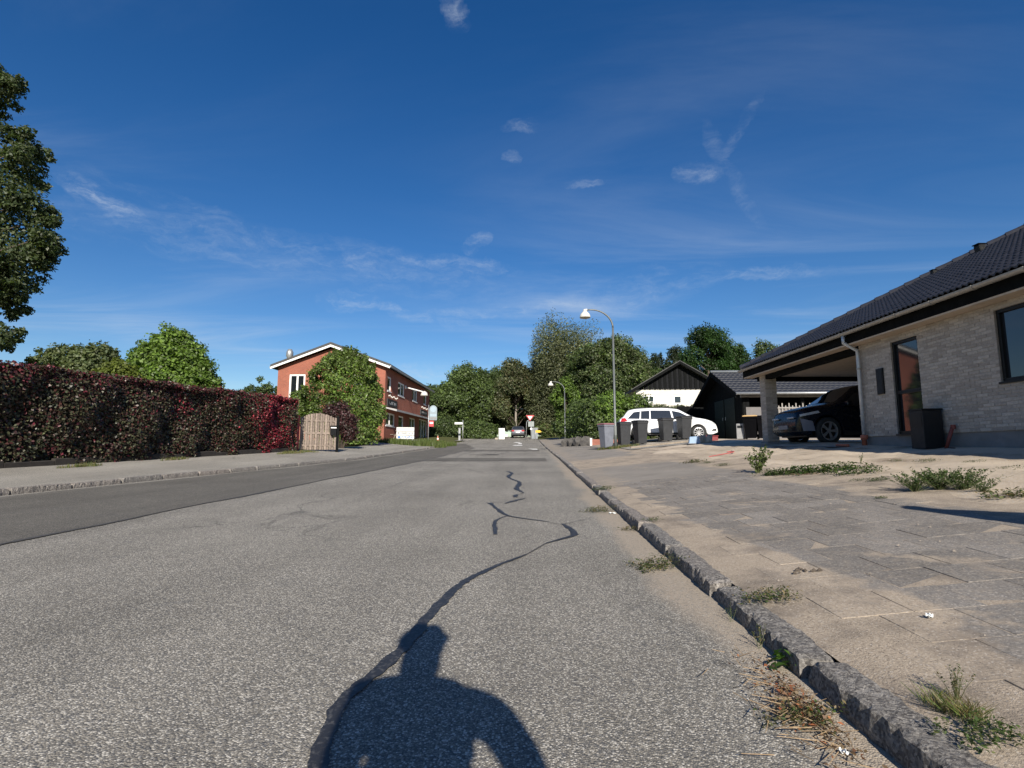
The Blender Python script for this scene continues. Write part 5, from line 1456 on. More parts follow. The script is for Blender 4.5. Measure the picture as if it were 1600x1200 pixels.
# ------------------------------------------------------------------ cars
def smooth_interp(xs, ys):
    xs, ys = np.array(xs, float), np.array(ys, float)
    d = np.diff(ys) / np.diff(xs)
    mt_ = np.zeros(len(xs)); mt_[0], mt_[-1] = d[0], d[-1]
    for i in range(1, len(xs) - 1):
        mt_[i] = 0 if d[i - 1] * d[i] <= 0 else 2 * d[i - 1] * d[i] / (d[i - 1] + d[i])
    def f(x):
        x = min(max(x, xs[0]), xs[-1]); i = min(int(np.searchsorted(xs, x, 'right')) - 1, len(xs) - 2)
        h = xs[i + 1] - xs[i]; t = (x - xs[i]) / h
        return float((2 * t ** 3 - 3 * t * t + 1) * ys[i] + (t ** 3 - 2 * t * t + t) * h * mt_[i] + (-2 * t ** 3 + 3 * t * t) * ys[i + 1] + (t ** 3 - t * t) * h * mt_[i + 1])
    return f
def wheel_meshes(r, rim_r, nsp, twin=False):
    ty = MB(); ty.lathe([(rim_r, -.09), (r * .93, -.105), (r, -.07), (r, .07), (r * .93, .105), (rim_r, .09)], 30, axis='y')
    rm = MB(); rm.lathe([(rim_r + .002, -.088), (rim_r - .02, -.092), (rim_r - .035, -.06), (rim_r - .04, .07)], 30, axis='y')
    rm.lathe([(.001, -.085), (.05, -.085), (.06, -.06), (.001, -.06)], 14, axis='y')
    for i in range(nsp):
        a = 2 * math.pi * i / nsp
        for da in ((-.11, .11) if twin else (0,)):
            M = Matrix.Rotation(a + da, 4, 'Y')
            wd = .016 if nsp > 6 or twin else .035
            rm.add([M @ Vector(q) for q in [(.04, -.078, -wd * 1.2), (.04, -.078, wd * 1.2), (rim_r - .025, -.088, wd), (rim_r - .025, -.088, -wd), (.04, -.05, -wd * 1.2), (.04, -.05, wd * 1.2), (rim_r - .025, -.055, wd), (rim_r - .025, -.055, -wd)]],
                   [(0, 1, 2, 3), (4, 7, 6, 5), (0, 4, 5, 1), (1, 5, 6, 2), (2, 6, 7, 3), (3, 7, 4, 0)])
    br = MB(); br.lathe([(.001, -.02), (rim_r - .045, -.02), (rim_r - .045, .02), (.001, .02)], 20, axis='y')
    return ty.mesh('tyre', RUBBER, True), rm.mesh('rim', ALLOY, False), br.mesh('brake_disc', BLACKMETAL, False)
def car(name, label, loc, rzv, L, W, topx, topz, belt, roofz_, paint, sidewins, wsx, rwx, axles, wr, nsp, group=None, sill=.24, twin=False, clad=None, plan_f=.16, plan_r=.10, lights=None, tilt=(0, 0)):
    """x = forward, right side is -y"""
    t = thing(name, label, 'car', loc, rzv, group)
    t.rotation_euler = (tilt[0], tilt[1], rzv)
    top = smooth_interp(topx, topz)
    x0, x1 = topx[0], topx[-1]
    ra = wr + .065
    def bot(x):
        z = sill + (.10 * max(0, (abs(x) - abs(x1 - .25)) / .25) if abs(x) > x1 - .25 else 0)
        for a in axles:
            if abs(x - a) < ra: z = max(z, wr + math.sqrt(max(0, ra * ra - (x - a) ** 2)))
        return z
    def hw_(x, z):
        u = x / x1 if x > 0 else x / -x0
        pl_ = 1 - (plan_f if x > 0 else plan_r) * abs(u) ** 3.5
        if z <= belt: s_ = 1 - .055 * ((belt - z) / belt) ** 2
        else: s_ = 1 - .27 * ((z - belt) / (roofz_ - belt)) ** 1.15
        sh_ = max(0, min(1, (top(x) - z) / .10))
        return W / 2 * pl_ * s_ * (1 - .10 * (1 - sh_) ** 2)
    xs = sorted(set([round(q, 4) for q in list(np.linspace(x0, x1, 60)) + [a + s_ * ra * k for a in axles for s_ in (-1, 1) for k in (.999, .97, .9, .75, .5, .2)] + [x0 + .02, x0 + .06, x1 - .02, x1 - .06]]))
    nzl = 14
    bm2 = MB(); vs, fs = [], []
    for x in xs:
        b_, tp = bot(x), top(x)
        colv = []
        for s_ in (-1, 1):
            for k in range(nzl):
                z = b_ + (tp - b_) * k / (nzl - 1)
                endr = min(1, min(x - x0, x1 - x) / .10)
                vs.append((x, s_ * hw_(x, z) * (1 - .03 * (1 - endr) ** 2), z))
        for k in range(1, 6):
            f = k / 6; yy = (2 * f - 1) * hw_(x, tp)
            vs.append((x, yy, tp + .035 * (1 - (2 * f - 1) ** 2)))
    n = 2 * nzl + 5
    for i in range(len(xs) - 1):
        a, b = i * n, (i + 1) * n
        for k in range(nzl - 1):
            fs.append((a + k, b + k, b + k + 1, a + k + 1)); fs.append((a + nzl + k, a + nzl + k + 1, b + nzl + k + 1, b + nzl + k))
        ring = [nzl - 1] + [2 * nzl + k for k in range(5)] + [2 * nzl - 1]
        for k in range(6): fs.append((a + ring[k], b + ring[k], b + ring[k + 1], a + ring[k + 1]))
        fs.append((a, a + nzl, b + nzl, b))
    for e in (0, (len(xs) - 1) * n):
        for k in range(nzl - 1): fs.append((e + k, e + k + 1, e + nzl + k + 1, e + nzl + k))
        fs.append(tuple(e + q for q in [nzl - 1] + [2 * nzl + k for k in range(5)] + [2 * nzl - 1]))
    bm2.add(vs, fs); body = bm2.build('body', paint, t, True)
    def patch(nm, quad, mtl, par, out=.005, nx=8, nz_=4, sides=(-1, 1)):
        for s_ in sides:
            m = MB(); v_, f_ = [], []
            for j in range(nz_ + 1):
                for i in range(nx + 1):
                    u, v = i / nx, j / nz_
                    x = (quad[0][0] * (1 - u) + quad[1][0] * u) * (1 - v) + (quad[3][0] * (1 - u) + quad[2][0] * u) * v
                    z = (quad[0][1] * (1 - u) + quad[1][1] * u) * (1 - v) + (quad[3][1] * (1 - u) + quad[2][1] * u) * v
                    z = min(z, top(x) - .012)
                    v_.append((x, s_ * (hw_(x, z) + out), z))
            for j in range(nz_):
                for i in range(nx): f_.append((j * (nx + 1) + i, j * (nx + 1) + i + 1, (j + 1) * (nx + 1) + i + 1, (j + 1) * (nx + 1) + i))
            m.add(v_, f_); m.build(nm, mtl, par, True)
    for q in sidewins: patch('side_window', q, GLASS_B, t)
    for nm, (a, b) in (('windscreen', wsx), ('rear_window', rwx)):
        m = MB(); v_, f_ = [], []
        for i in range(9):
            x = a + (b - a) * i / 8; tp = top(x)
            for k in range(9):
                f = k / 8; yy = (2 * f - 1) * hw_(x, tp) * .92
                v_.append((x + (.004 if nm == 'windscreen' else -.004), yy, tp + .035 * (1 - ((2 * f - 1) * .92) ** 2) + .006))
        for i in range(8):
            for k in range(8): f_.append((i * 9 + k, i * 9 + k + 1, (i + 1) * 9 + k + 1, (i + 1) * 9 + k))
        m.add(v_, f_); m.build(nm, GLASS_B, t, True)
    if clad:
        for a, b in clad: patch('sill_trim', [(a, sill + .01), (b, sill + .01), (b, sill + .13), (a, sill + .13)], PLASTICBLACK, t, .006)
    for lt in (lights or []): patch(lt[0], lt[1], lt[2], t, .007, 6, 3)
    ty, rm, br = wheel_meshes(wr, wr * .70, nsp, twin)
    for a in axles:
        for s_ in (-1, 1):
            tyo = inst('wheel', ty, t, (a, s_ * (W / 2 - .115), wr), (0, 0, 0 if s_ < 0 else math.pi))
            inst('rim', rm, tyo); inst('brake_disc', br, tyo)
        m = MB(); m.lathe([(.001, -.6), (ra - .01, -.6), (ra - .01, .6), (.001, .6)], 16, (a, 0, wr + .02), 'y')
    m = MB()
    for a in axles: m.box(a - ra - .02, a + ra + .02, -W / 2 + .26, W / 2 - .26, wr * .7, wr + ra * .8)
    m.box(x0 + .3, x1 - .3, -W / 2 + .2, W / 2 - .2, sill - .03, sill + .03)
    m.build('underbody', PLASTICBLACK, t)
    return t, patch, top, hw_
# white estate car, nose to the right
p = at(1040, 689, 26.0)
zc = gz(min(p.x, 7), p.y) + .03
L = 4.5
wc, patch, top, hwf = car('white_estate_car', 'white estate car parked sideways behind the row of bins', (p.x, p.y, zc), R(-4), L, 1.8,
    [-2.25, -2.2, -2.05, -1.75, -1.3, -.4, .4, .95, 1.25, 1.6, 2.0, 2.18, 2.25], [.62, .92, 1.05, 1.38, 1.46, 1.49, 1.44, 1.16, 1.02, .96, .84, .70, .52], .93, 1.49, CARWHITE,
    [[(-1.85, .98), (-1.30, .96), (-1.25, 1.33), (-1.55, 1.29)], [(-1.24, .96), (-.85, .95), (-.82, 1.36), (-1.2, 1.34)], [(-.79, .95), (.18, .93), (.12, 1.36), (-.77, 1.37)], [(.26, .93), (1.18, .93), (.55, 1.27), (.2, 1.35)]],
    (1.12, .52), (-2.06, -1.78), (-1.32, 1.36), .325, 10, plan_f=.20,
    lights=[('headlight', [(1.55, .80), (2.12, .68), (2.10, .78), (1.62, .89)], LENSWHITE), ('tail_light', [(-2.19, .80), (-1.85, .88), (-1.95, 1.02), (-2.1, 1.0)], LENSRED), ('sill_trim', [(-.92, .25), (.96, .25), (.96, .33), (-.92, .33)], PLASTICBLACK), ('fog_lamp', [(1.95, .40), (2.18, .40), (2.18, .50), (2.02, .48)], PLASTICBLACK),
            ('door_seam', [(.20, .36), (.212, .36), (.222, .92), (.21, .92)], PLASTICBLACK), ('door_seam', [(-.80, .36), (-.79, .36), (-.79, .93), (-.80, .93)], PLASTICBLACK), ('door_handle', [(-.70, .84), (-.52, .84), (-.52, .87), (-.70, .87)], STEEL), ('door_handle', [(.30, .83), (.48, .83), (.48, .86), (.30, .86)], STEEL)])
for s_ in (-1, 1):
    m = MB(); m.tube([(-1.5, s_ * .58, 1.46), (-1.3, s_ * .6, 1.50), (.1, s_ * .6, 1.51), (.35, s_ * .6, 1.46)], .016, 6); m.build('roof_rail', PLASTICBLACK, wc, True)
    m = MB(); m.box(.93, 1.07, s_ * .90 - (.16 if s_ < 0 else 0), s_ * .90 + (.16 if s_ > 0 else 0), .93, 1.04); m.build('wing_mirror', CARWHITE, wc, bev=.02)
# dark car in the carport, nose towards the road
cx, cy = hw(1.80, 3.15)
dc, patch, top, hwf = car('dark_car', 'blue black crossover car parked nose out in the carport', (cx, cy, 1.035), HROT + math.pi + R(1), 4.6, 1.86,
    [-2.3, -2.25, -2.1, -1.7, -1.2, -.3, .35, .9, 1.2, 1.7, 2.1, 2.25, 2.3], [.75, 1.0, 1.12, 1.42, 1.58, 1.64, 1.58, 1.26, 1.10, 1.02, .92, .80, .55], 1.0, 1.64, CARBLACK,
    [[(-1.8, 1.08), (-1.05, 1.05), (-1.0, 1.46), (-1.45, 1.38)], [(-.98, 1.05), (-.05, 1.03), (-.08, 1.52), (-.94, 1.50)], [(.02, 1.03), (1.05, 1.02), (.5, 1.40), (-.02, 1.51)]],
    (1.12, .45), (-2.15, -1.78), (-1.4, 1.42), .36, 5, twin=True, clad=[(-.96, .98)], plan_f=.22,
    lights=[('headlight', [(1.65, .84), (2.2, .74), (2.2, .80), (1.7, .90)], LENSWHITE), ('bumper_panel', [(1.80, .36), (2.12, .36), (2.2, .70), (1.86, .62)], plain('grey_bumper_panel', (.16, .165, .20), .4, .1, 6)), ('tail_light', [(-2.22, .86), (-1.8, .95), (-1.85, 1.03), (-2.2, 1.0)], LENSRED)])
dc.scale = (.86, .88, .96)
for s_ in (-1, 1):
    m = MB(); m.box(2.29, 2.335, s_ * .45 - .18, s_ * .45 + .18, .70, .745); m.build('lamp_strip', LENSWHITE, dc, bev=.01)
    m = MB(); m.box(.80, .96, s_ * .93 - (.18 if s_ < 0 else 0), s_ * .93 + (.18 if s_ > 0 else 0), 1.02, 1.14); m.build('wing_mirror', CARBLACK, dc, bev=.02)
m = MB(); m.box(2.30, 2.335, -.26, .26, .42, .53); m.build('number_plate', plain('grey_plate', (.20, .20, .21), .5, .05, 8), dc, bev=.004)
# grey car at the top of the street, seen from behind
p = at(810, 686, 70)
gc_, patch, top, hwf = car('grey_car', 'silver grey car seen from behind at the top of the street', (p.x, p.y, rz(p.y) + .01), R(90), 4.3, 1.78,
    [-2.15, -2.1, -1.9, -1.55, -1.0, -.2, .5, .95, 1.3, 1.7, 2.0, 2.1, 2.15], [.55, .90, 1.0, 1.32, 1.42, 1.45, 1.4, 1.15, 1.0, .94, .84, .7, .5], .92, 1.45, CARGREY,
    [[(-1.5, .98), (-.8, .96), (-.78, 1.30), (-1.2, 1.26)], [(-.74, .95), (.2, .94), (.15, 1.33), (-.72, 1.33)], [(.28, .94), (1.1, .94), (.55, 1.25), (.24, 1.32)]],
    (1.1, .6), (-1.9, -1.5), (-1.25, 1.3), .32, 5, plan_r=.12, lights=[('tail_light', [(-2.1, .72), (-1.8, .78), (-1.85, .9), (-2.08, .88)], LENSRED)])
for s_ in (-1, 1):
    m = MB(); m.box(-2.165, -2.14, s_ * .62 - .16, s_ * .62 + .16, .72, .88); m.build('rear_light', LENSRED, gc_)
m = MB(); m.box(-2.17, -2.14, -.26, .26, .55, .66); m.build('number_plate', WHITE, gc_)
m = MB(); m.box(-2.20, -2.10, -.8, .8, .24, .42); m.build('rear_bumper', PLASTICBLACK, gc_, bev=.02)

# ------------------------------------------------------------------ small things by the drive
p = at(1085, 696, 19.6); zz_ = gz(p.x, p.y)
t = thing('plastic_tub', 'upturned faded blue plastic tub on the sand before the white car', 'tub', (p.x, p.y, zz_ + .02), R(-12))
m = MB(); m.add([(-.2, -.15, 0), (.2, -.15, 0), (.2, .15, 0), (-.2, .15, 0), (-.16, -.11, .26), (.17, -.11, .28), (.17, .11, .28), (-.16, .11, .26)], [(0, 3, 2, 1), (4, 5, 6, 7), (0, 1, 5, 4), (1, 2, 6, 5), (2, 3, 7, 6), (3, 0, 4, 7)]); m.build('body', BLUETUB, t, bev=.02)
m = MB(); m.box(-.225, .225, -.175, .175, -.01, .03); m.build('rim', plain('grey_tub_rim', (.15, .16, .18), .5, .1, 9), t, bev=.01)
p = at(1108, 691, 21.0); zz_ = gz(p.x, p.y)
t = thing('red_crate', 'low dull red crate beside the front wheel of white car', 'crate', (p.x, p.y, zz_ + .02), R(5))
m = MB(); m.box(-.3, .3, -.15, .15, 0, .17); m.build('body', plain('dull_red_plastic', (.20, .03, .035), .6, .15, 8), t, bev=.015)
m = MB(); m.box(-.32, .32, -.17, .17, .171, .2); m.build('rim', plain('dull_red_plastic', (.20, .03, .035)), t, bev=.008)
for i, (px, py, d, lb) in enumerate([(1099, 695, 19.9, 'pale stone block left of the two behind the blue tub'), (1108, 697, 19.7, 'pale stone block right of the blue tub')]):
    p = at(px, py, d); zz_ = gz(p.x, p.y)
    m = MB(); r = random.Random(i)
    m.box(-.1, .1, -.09, .09, 0, .26)
    m.v = [(a + r.uniform(-.03, .03), b_ + r.uniform(-.03, .03), c + r.uniform(-.03, .03)) for a, b_, c in m.v]
    tag(m.build('stone_block', plain('pale_stone', (.40, .35, .28), .9, .2, 8, bump=.5), None, bev=.02, loc=(p.x, p.y, zz_ + .02), rz=R(20 + 30 * i)), lb, 'stone')
t = thing('timber_plank', 'long grey timber edging plank lying in front of the bins', 'plank', (0, 0, 0))
m = MB(); a = at(985, 698, 21.4); b = at(1075, 695, 21.6)
za, zb2 = gz(a.x, a.y) + .02, gz(b.x, b.y) + .03
d_ = (b - a).normalized(); n_ = Vector((-d_.y, d_.x, 0)) * .03
m.add([(a - n_).to_tuple()[:2] + (za - .05,), (b - n_).to_tuple()[:2] + (zb2 - .05,), (b + n_).to_tuple()[:2] + (zb2 - .05,), (a + n_).to_tuple()[:2] + (za - .05,), (a - n_).to_tuple()[:2] + (za + .06,), (b - n_).to_tuple()[:2] + (zb2 + .06,), (b + n_).to_tuple()[:2] + (zb2 + .06,), (a + n_).to_tuple()[:2] + (za + .06,)],
      [(0, 3, 2, 1), (4, 5, 6, 7), (0, 1, 5, 4), (1, 2, 6, 5), (2, 3, 7, 6), (3, 0, 4, 7)]); m.build('plank', plain('grey_timber', (.24, .20, .155), .9, .25, 9, bump=.4), t)
# red strap on the sand
t = thing('red_strap', 'thin red strap lying curled on the sand', 'strap', (0, 0, 0))
m = MB(); pp = [at(px, py, d) for px, py, d in [(1108, 716, 12.4), (1120, 714.5, 12.6), (1132, 713.5, 12.8), (1141, 712.5, 12.9), (1147, 709.5, 13.2), (1143, 708, 13.5), (1136, 708.5, 13.4)]]
m.tube([(q.x, q.y, gz(q.x, q.y) + .035) for q in pp], [.008, .009, .010, .012, .014, .012, .008], 6); m.build('webbing', plain('sun_faded_red', (.42, .075, .075), .6, .15, 10), t, True)

# ------------------------------------------------------------------ right-hand hedges and the rocky edging
def hedge_block(name, label, pts, wid, hts, cols, leaf, n, seed=0):
    pts = [Vector(p) for p in pts]
    t = thing(name, label, 'hedge', (pts[0].x, pts[0].y, gz(pts[0].x, pts[0].y)))
    clumps = []
    r = random.Random(seed)
    for i in range(len(pts) - 1):
        k = max(2, int((pts[i + 1] - pts[i]).length / .8))
        for j in range(k):
            f = (j + .5) / k; q = pts[i].lerp(pts[i + 1], f); h_ = hts[i] * (1 - f) + hts[i + 1] * f
            z0 = gz(min(q.x, 8), q.y) - t.location.z
            for zf in (.22, .55, .84):
                clumps.append((q.x - pts[0].x + r.uniform(-.2, .2), q.y - pts[0].y + r.uniform(-.2, .2), z0 + h_ * zf, wid * r.uniform(.8, 1.1), wid * r.uniform(.8, 1.1), h_ * .26 * r.uniform(.85, 1.25)))
            clumps.append((q.x - pts[0].x + r.uniform(-.3, .3), q.y - pts[0].y, z0 + h_ * r.uniform(.95, 1.05), wid * .3, wid * .3, h_ * .12))
    P, d, ci = clump_leaves(clumps, n, .5)
    N = unit(d * .8 + rng.normal(size=(n, 3)) * .55 + np.array([0, 0, .3]))
    L = leaf * (.6 + .8 * rng.random(n)); tone = rng.normal(size=len(clumps)) * .14 + 1
    leaf_mesh('foliage', P, L, L * .6, N, np.clip(palette(n, cols) * tone[ci][:, None], .004, 1), LEAF, t)
    m = MB()
    for c in clumps[::4]: m.tube([(c[0], c[1], c[2] - c[5] * 2), (c[0] + .05, c[1], c[2] + c[5] * 2)], [.04, .02], 5)
    m.build('stems', BARK, t, True)
    return t
a0, a1 = at(905, 690, 36), at(930, 690, 30.5)
hedge_block('green_hedge', 'dark green overgrown hedge above the rocky edging', [a0, a1], .95, [2.6, 2.3], GREEN_DARK + GREEN_MID, .13, 16000, 1)
a0, a1 = at(940, 690, 30.5), at(1000, 690, 31.5)
hedge_block('green_hedge', 'bright green leafy hedge behind the lamp post and bins', [a0, a1], .9, [2.6, 2.35], GREEN_LIGHT + GREEN_MID, .13, 20000, 2)
a0, a1 = at(1005, 690, 32.5), at(1092, 690, 33)
hedge_block('shrub_row', 'loose pale flowering shrubs behind the white car', [a0, a1], .75, [1.75, 1.7], GREEN_GREY + [(.14, .15, .09), (.10, .13, .04)], .13, 18000, 3)
for i, (px, py, d, s_, lb) in enumerate([(888, 690, 33, .42, 'rough boulder farthest along the edging under the dark hedge'), (898, 691, 32.2, .45, 'second rough boulder of the edging under the hedge'), (908, 692, 31.4, .48, 'third rough boulder of the edging under the hedge'), (919, 692, 30.6, .46, 'rough boulder next to the red board')]):
    p = at(px, py, d); zz_ = gz(p.x, p.y)
    bm = bmesh.new(); bmesh.ops.create_icosphere(bm, subdivisions=2, radius=1)
    r = random.Random(i + 3)
    for v in bm.verts:
        k = 1 + .22 * math.sin(v.co.x * 3 + i) * math.sin(v.co.y * 4 + i) + r.uniform(-.08, .08)
        v.co = Vector((v.co.x * s_ * 1.1, v.co.y * s_ * .7, v.co.z * s_ * .72)) * k
    me = bpy.data.meshes.new('boulder'); bm.to_mesh(me); bm.free(); me.materials.append(STONE)
    o = link(bpy.data.objects.new('boulder', me)); o.location = (p.x, p.y, zz_ + s_ * .35); tag(o, lb, 'boulder', 'boulders edging the hedge')
p = at(935, 688, 29.6); q = at(947, 687, 28.2)
t = thing('edging_board', 'rusty red edging board below the bright green hedge', 'edging', (p.x, p.y, gz(p.x, p.y)))
ang = math.atan2(q.y - p.y, q.x - p.x)
m = MB(); M = Matrix.Rotation(ang * 0 + R(-8), 4, 'Z'); m.box(-.35, 1.1, -.03, .03, -.1, .30, M); m.build('board', plain('rusty_board', (.26, .10, .07), .8, .2, 9), t)
m = MB(); m.box(-.45, -.34, -.05, .05, -.1, .36, M); m.build('end_post', WHITE, t)
p = at(955, 701, 22.6)

# ------------------------------------------------------------------ far end of the street
p = at(784, 687, 63); z_ = rz(p.y) + .02
t = thing('white_cabinet', 'white utility cabinet beside the tree trunk at the junction', 'cabinet', (p.x, p.y, gz(p.x, p.y)))
m = MB(); m.box(-.34, .34, -.2, .2, 0, 1.2); m.build('body', WHITE, t, bev=.01)
m = MB(); m.box(-.37, .37, -.23, .23, 1.201, 1.26); m.build('top', WHITE, t, bev=.01)
m = MB(); m.box(-.30, .30, -.212, -.2005, .1, 1.12); dr = m.build('door', plain('off_white_door', (.70, .70, .69), .5, .05, 5), t)
m = MB(); m.box(.2, .24, -.23, -.2125, .55, .7); m.build('handle', STEEL, dr)
m = MB(); m.box(.345, .7, -.15, .15, .3, .55); m.build('side_box', WHITE, t, bev=.01)
p = at(776, 688, 62); m = MB(); r = random.Random(8); m.box(-.17, .17, -.15, .15, 0, .2); m.v = [(a + r.uniform(-.05, .05), b_ + r.uniform(-.05, .05), c + r.uniform(-.04, .04)) for a, b_, c in m.v]
tag(m.build('stone_block', plain('pale_stone', (.40, .35, .28)), None, bev=.03, loc=(p.x, p.y, gz(p.x, p.y))), 'small pale stone left of the white cabinet', 'stone')
p = at(822, 687, 60); zg = gz(p.x, p.y)
t = thing('yield_sign', 'red and white yield triangle on a bent grey post', 'sign', (p.x, p.y, zg))
m = MB(); m.tube([(0, 0, -.2), (.06, 0, 1.9), (.15, 0, 2.1), (.38, 0, 2.22), (.45, 0, 2.35)], .045, 8); m.build('post', STEEL, t, True)
m = MB(); m.prism([(-.02, 2.72), (.92, 2.72), (.45, 1.98 + .1)], 'y', -.055, -.035); tr = m.build('triangle', REDPLASTIC, t)
m = MB(); m.prism([(.17, 2.62), (.73, 2.62), (.45, 2.20)], 'y', -.061, -.0555); m.build('white_field', WHITE, tr)
p = at(830, 687, 62); zg = gz(p.x, p.y)
t = thing('direction_sign', 'grey backed sign plate on a post right of the yield sign', 'sign', (p.x, p.y, zg))
m = MB(); m.tube([(0, 0, -.2), (0, 0, 2.1)], .05, 8); m.build('post', STEEL, t, True)
m = MB(); m.box(-.33, .33, -.03, .0, 1.45, 2.05); m.build('plate', plain('sign_back_grey', (.26, .29, .28), .5, .08, 6), t)
m = MB(); m.lathe([(.001, -.06), (.12, -.06), (.12, -.055), (.001, -.055)], 14, (0, 0, 1.2), 'y'); m.build('disc', WHITE, t)
p = at(840, 687, 61); zg = gz(p.x, p.y)
t = thing('yellow_sign', 'small yellow arrow sign on a short post at the corner', 'sign', (p.x, p.y, zg))
m = MB(); m.tube([(-.25, 0, -.2), (-.25, 0, 1.25)], .03, 8); m.build('post', STEEL, t, True)
m = MB(); m.prism([(-.22, .78), (.25, .78), (.45, .90), (.25, 1.05), (-.22, 1.05)], 'y', -.03, -.005); m.build('plate', YELLOW, t)
p = at(835, 687, 64); zg = gz(p.x, p.y)
t = thing('service_cabinet', 'grey service cabinet behind the signs at the corner', 'cabinet', (p.x, p.y, zg))
m = MB(); m.box(-.4, .4, -.2, .2, 0, 1.25); m.build('body', plain('grey_cabinet', (.20, .22, .235), .5, .1, 5), t, bev=.015)
m = MB(); m.box(-.43, .43, -.23, .23, 1.251, 1.3); m.build('top', STEEL, t)
m = MB(); m.box(-.01, .01, -.205, -.2005, .1, 1.2); m.build('door_seam', SIGNBLACK, t)

# ------------------------------------------------------------------ trees at the end of the street and behind the houses
def T(px, pytop, half_px, d, low_py, cols, lb, leaf=.34, n=15000, seed=1, name='broadleaf_tree', **kw):
    b = at(px, 690, d); b.z = gz(min(max(b.x, -30), 8), b.y) - .1
    tp = at(px, pytop, d).z; lw = max(b.z + .6, at(px, low_py, d).z)
    return tree(name, lb, b, tp, half_px / FPX * d, lw, cols, leaf, n, kw.pop('nclump', 26), seed, **kw)
G = 'trees closing the end of the street'
T(690, 598, 42, 74, 690, GREEN_DARK + GREEN_MID, 'broad dark tree right of the red building', n=16000, seed=2, group=G)
T(735, 566, 52, 78, 685, GREEN_DARK + GREEN_MID[:2], 'dark green maple left of the trunk at the street end', n=20000, seed=3, group=G)
T(806, 563, 44, 76, 682, GREEN_GREY + GREEN_DARK[1:] + GREEN_BROWN, 'brownish green tree with bare pale trunk behind the grey car', n=19000, seed=4, bark=BARK_PALE, group=G)
T(848, 575, 34, 82, 690, GREEN_BROWN + GREEN_DARK[:2], 'brown tinged tree behind the yield sign', n=13000, seed=6, group=G)
T(890, 512, 62, 74, 668, GREEN_GREY, 'tallest tree, drooping grey green birch', .34, 44000, 7, 'weeping_birch', droop=.6, bark=BARK_PALE, group=G, csize=.42, nclump=40, shape=.25)
T(850, 552, 32, 76, 680, GREEN_GREY + GREEN_BROWN, 'slender drooping birch left of the tallest tree', .30, 12000, 17, 'weeping_birch', droop=.5, bark=BARK_PALE, group=G)
T(958, 524, 60, 62, 650, GREEN_DARK + GREEN_MID[:1] + GREEN_GREY[:1], 'large dark green maple behind the street lamp', .32, 26000, 8, group=G)
T(925, 540, 46, 66, 660, GREEN_DARK + GREEN_MID, 'dark tree between the birch and the large maple', .32, 16000, 18, group=G)
T(996, 545, 30, 70, 640, GREEN_DARK + GREEN_GREY, 'dark tree right of the large maple', .32, 12000, 19, group=G)
T(885, 588, 25, 52, 655, GREEN_LIGHT + GREEN_MID, 'small bright green tree beside the distant street lamp', .22, 10000, 9, group=G)
T(1035, 543, 26, 98, 640, [(.03, .045, .022), (.04, .055, .028)], 'thin pine tree behind the white house', .4, 9000, 10, 'pine_tree', group=G, nclump=16)
T(1060, 540, 26, 104, 640, [(.035, .05, .026), (.045, .06, .03)], 'pine tree with flat top above the white gable', .4, 9000, 11, 'pine_tree', group=G, nclump=14)
T(1112, 515, 50, 76, 640, [(.026, .060, .014), (.034, .074, .018), (.044, .088, .02)], 'round deep green oak above the black shed', .34, 24000, 12, 'oak_tree', group=G)
T(1152, 530, 34, 80, 640, [(.026, .055, .014), (.036, .07, .018)], 'deep green oak right of the round oak', .34, 14000, 13, 'oak_tree', group=G)
T(1206, 531, 30, 88, 640, GREEN_DARK + GREEN_MID[:1], 'dark tree just left of the bungalow roof', .36, 12000, 14, group=G)
T(1250, 545, 40, 90, 640, GREEN_DARK, 'dark tree hidden behind the bungalow roof', .4, 9000, 20, group=G)
T(1020, 575, 36, 84, 660, GREEN_DARK + GREEN_MID[:1], 'dark tree low behind the white house', .36, 11000, 21, group=G)
T(770, 574, 44, 84, 690, GREEN_DARK + GREEN_MID[:1], 'dark green tree between maple and pale trunked tree', n=15000, seed=33, group=G)
T(672, 600, 34, 82, 690, GREEN_DARK + GREEN_MID[:1], 'dark tree touching the end of the red building', n=12000, seed=34, group=G)
T(838, 572, 30, 84, 690, GREEN_DARK + GREEN_GREY, 'grey green tree between pale trunk and birch', n=12000, seed=35, group=G)
T(655, 612, 26, 88, 690, GREEN_DARK, 'dark tree peeping over the end of the red building', .36, 8000, 22, group=G)
T(775, 600, 40, 92, 690, GREEN_DARK, 'shadowy tree filling the gap behind the pale trunk', .42, 12000, 23, group=G)
T(830, 610, 40, 96, 690, GREEN_DARK, 'shadowy tree behind the grey car', .42, 12000, 24, group=G)
T(920, 600, 50, 90, 690, GREEN_DARK, 'shadowy tree low behind the birch', .42, 12000, 25, group=G)
T(710, 620, 50, 92, 690, GREEN_DARK, 'shadowy tree behind the street name post', .42, 12000, 26, group=G)
T(985, 610, 40, 86, 690, GREEN_DARK, 'shadowy tree behind the bright hedge', .42, 9000, 27, group=G)
def bush(px, py, d, specs, cols, lb, leaf=.2, n=8000):
    b = at(px, 688, d); b.z = gz(min(b.x, 8), b.y)
    shrub('dense_bush', lb, b, [cl(a, c, d + e, r, r, r * .8, b) for a, c, r, e in specs], cols, leaf, n, 'bush', 'bushes under the trees at the street end')
bush(700, 675, 66, [(680, 672, 1.5, 0), (700, 668, 1.7, .5), (720, 672, 1.5, 0), (690, 682, 1.0, -1)], GREEN_DARK + GREEN_MID[:1], 'dark bush left of the street name post', n=9000)
bush(750, 675, 66, [(735, 674, 1.4, 0), (750, 670, 1.5, 0), (765, 675, 1.2, 0), (745, 682, .9, -1), (760, 683, .8, -1)], GREEN_DARK + GREEN_MID, 'dark bush left of the white cabinet', n=10000)
bush(858, 678, 66, [(850, 672, 1.0, 0), (862, 678, 1.0, 0), (872, 678, .9, 0)], GREEN_BROWN + GREEN_MID, 'olive bush right of the yellow sign', n=7000)
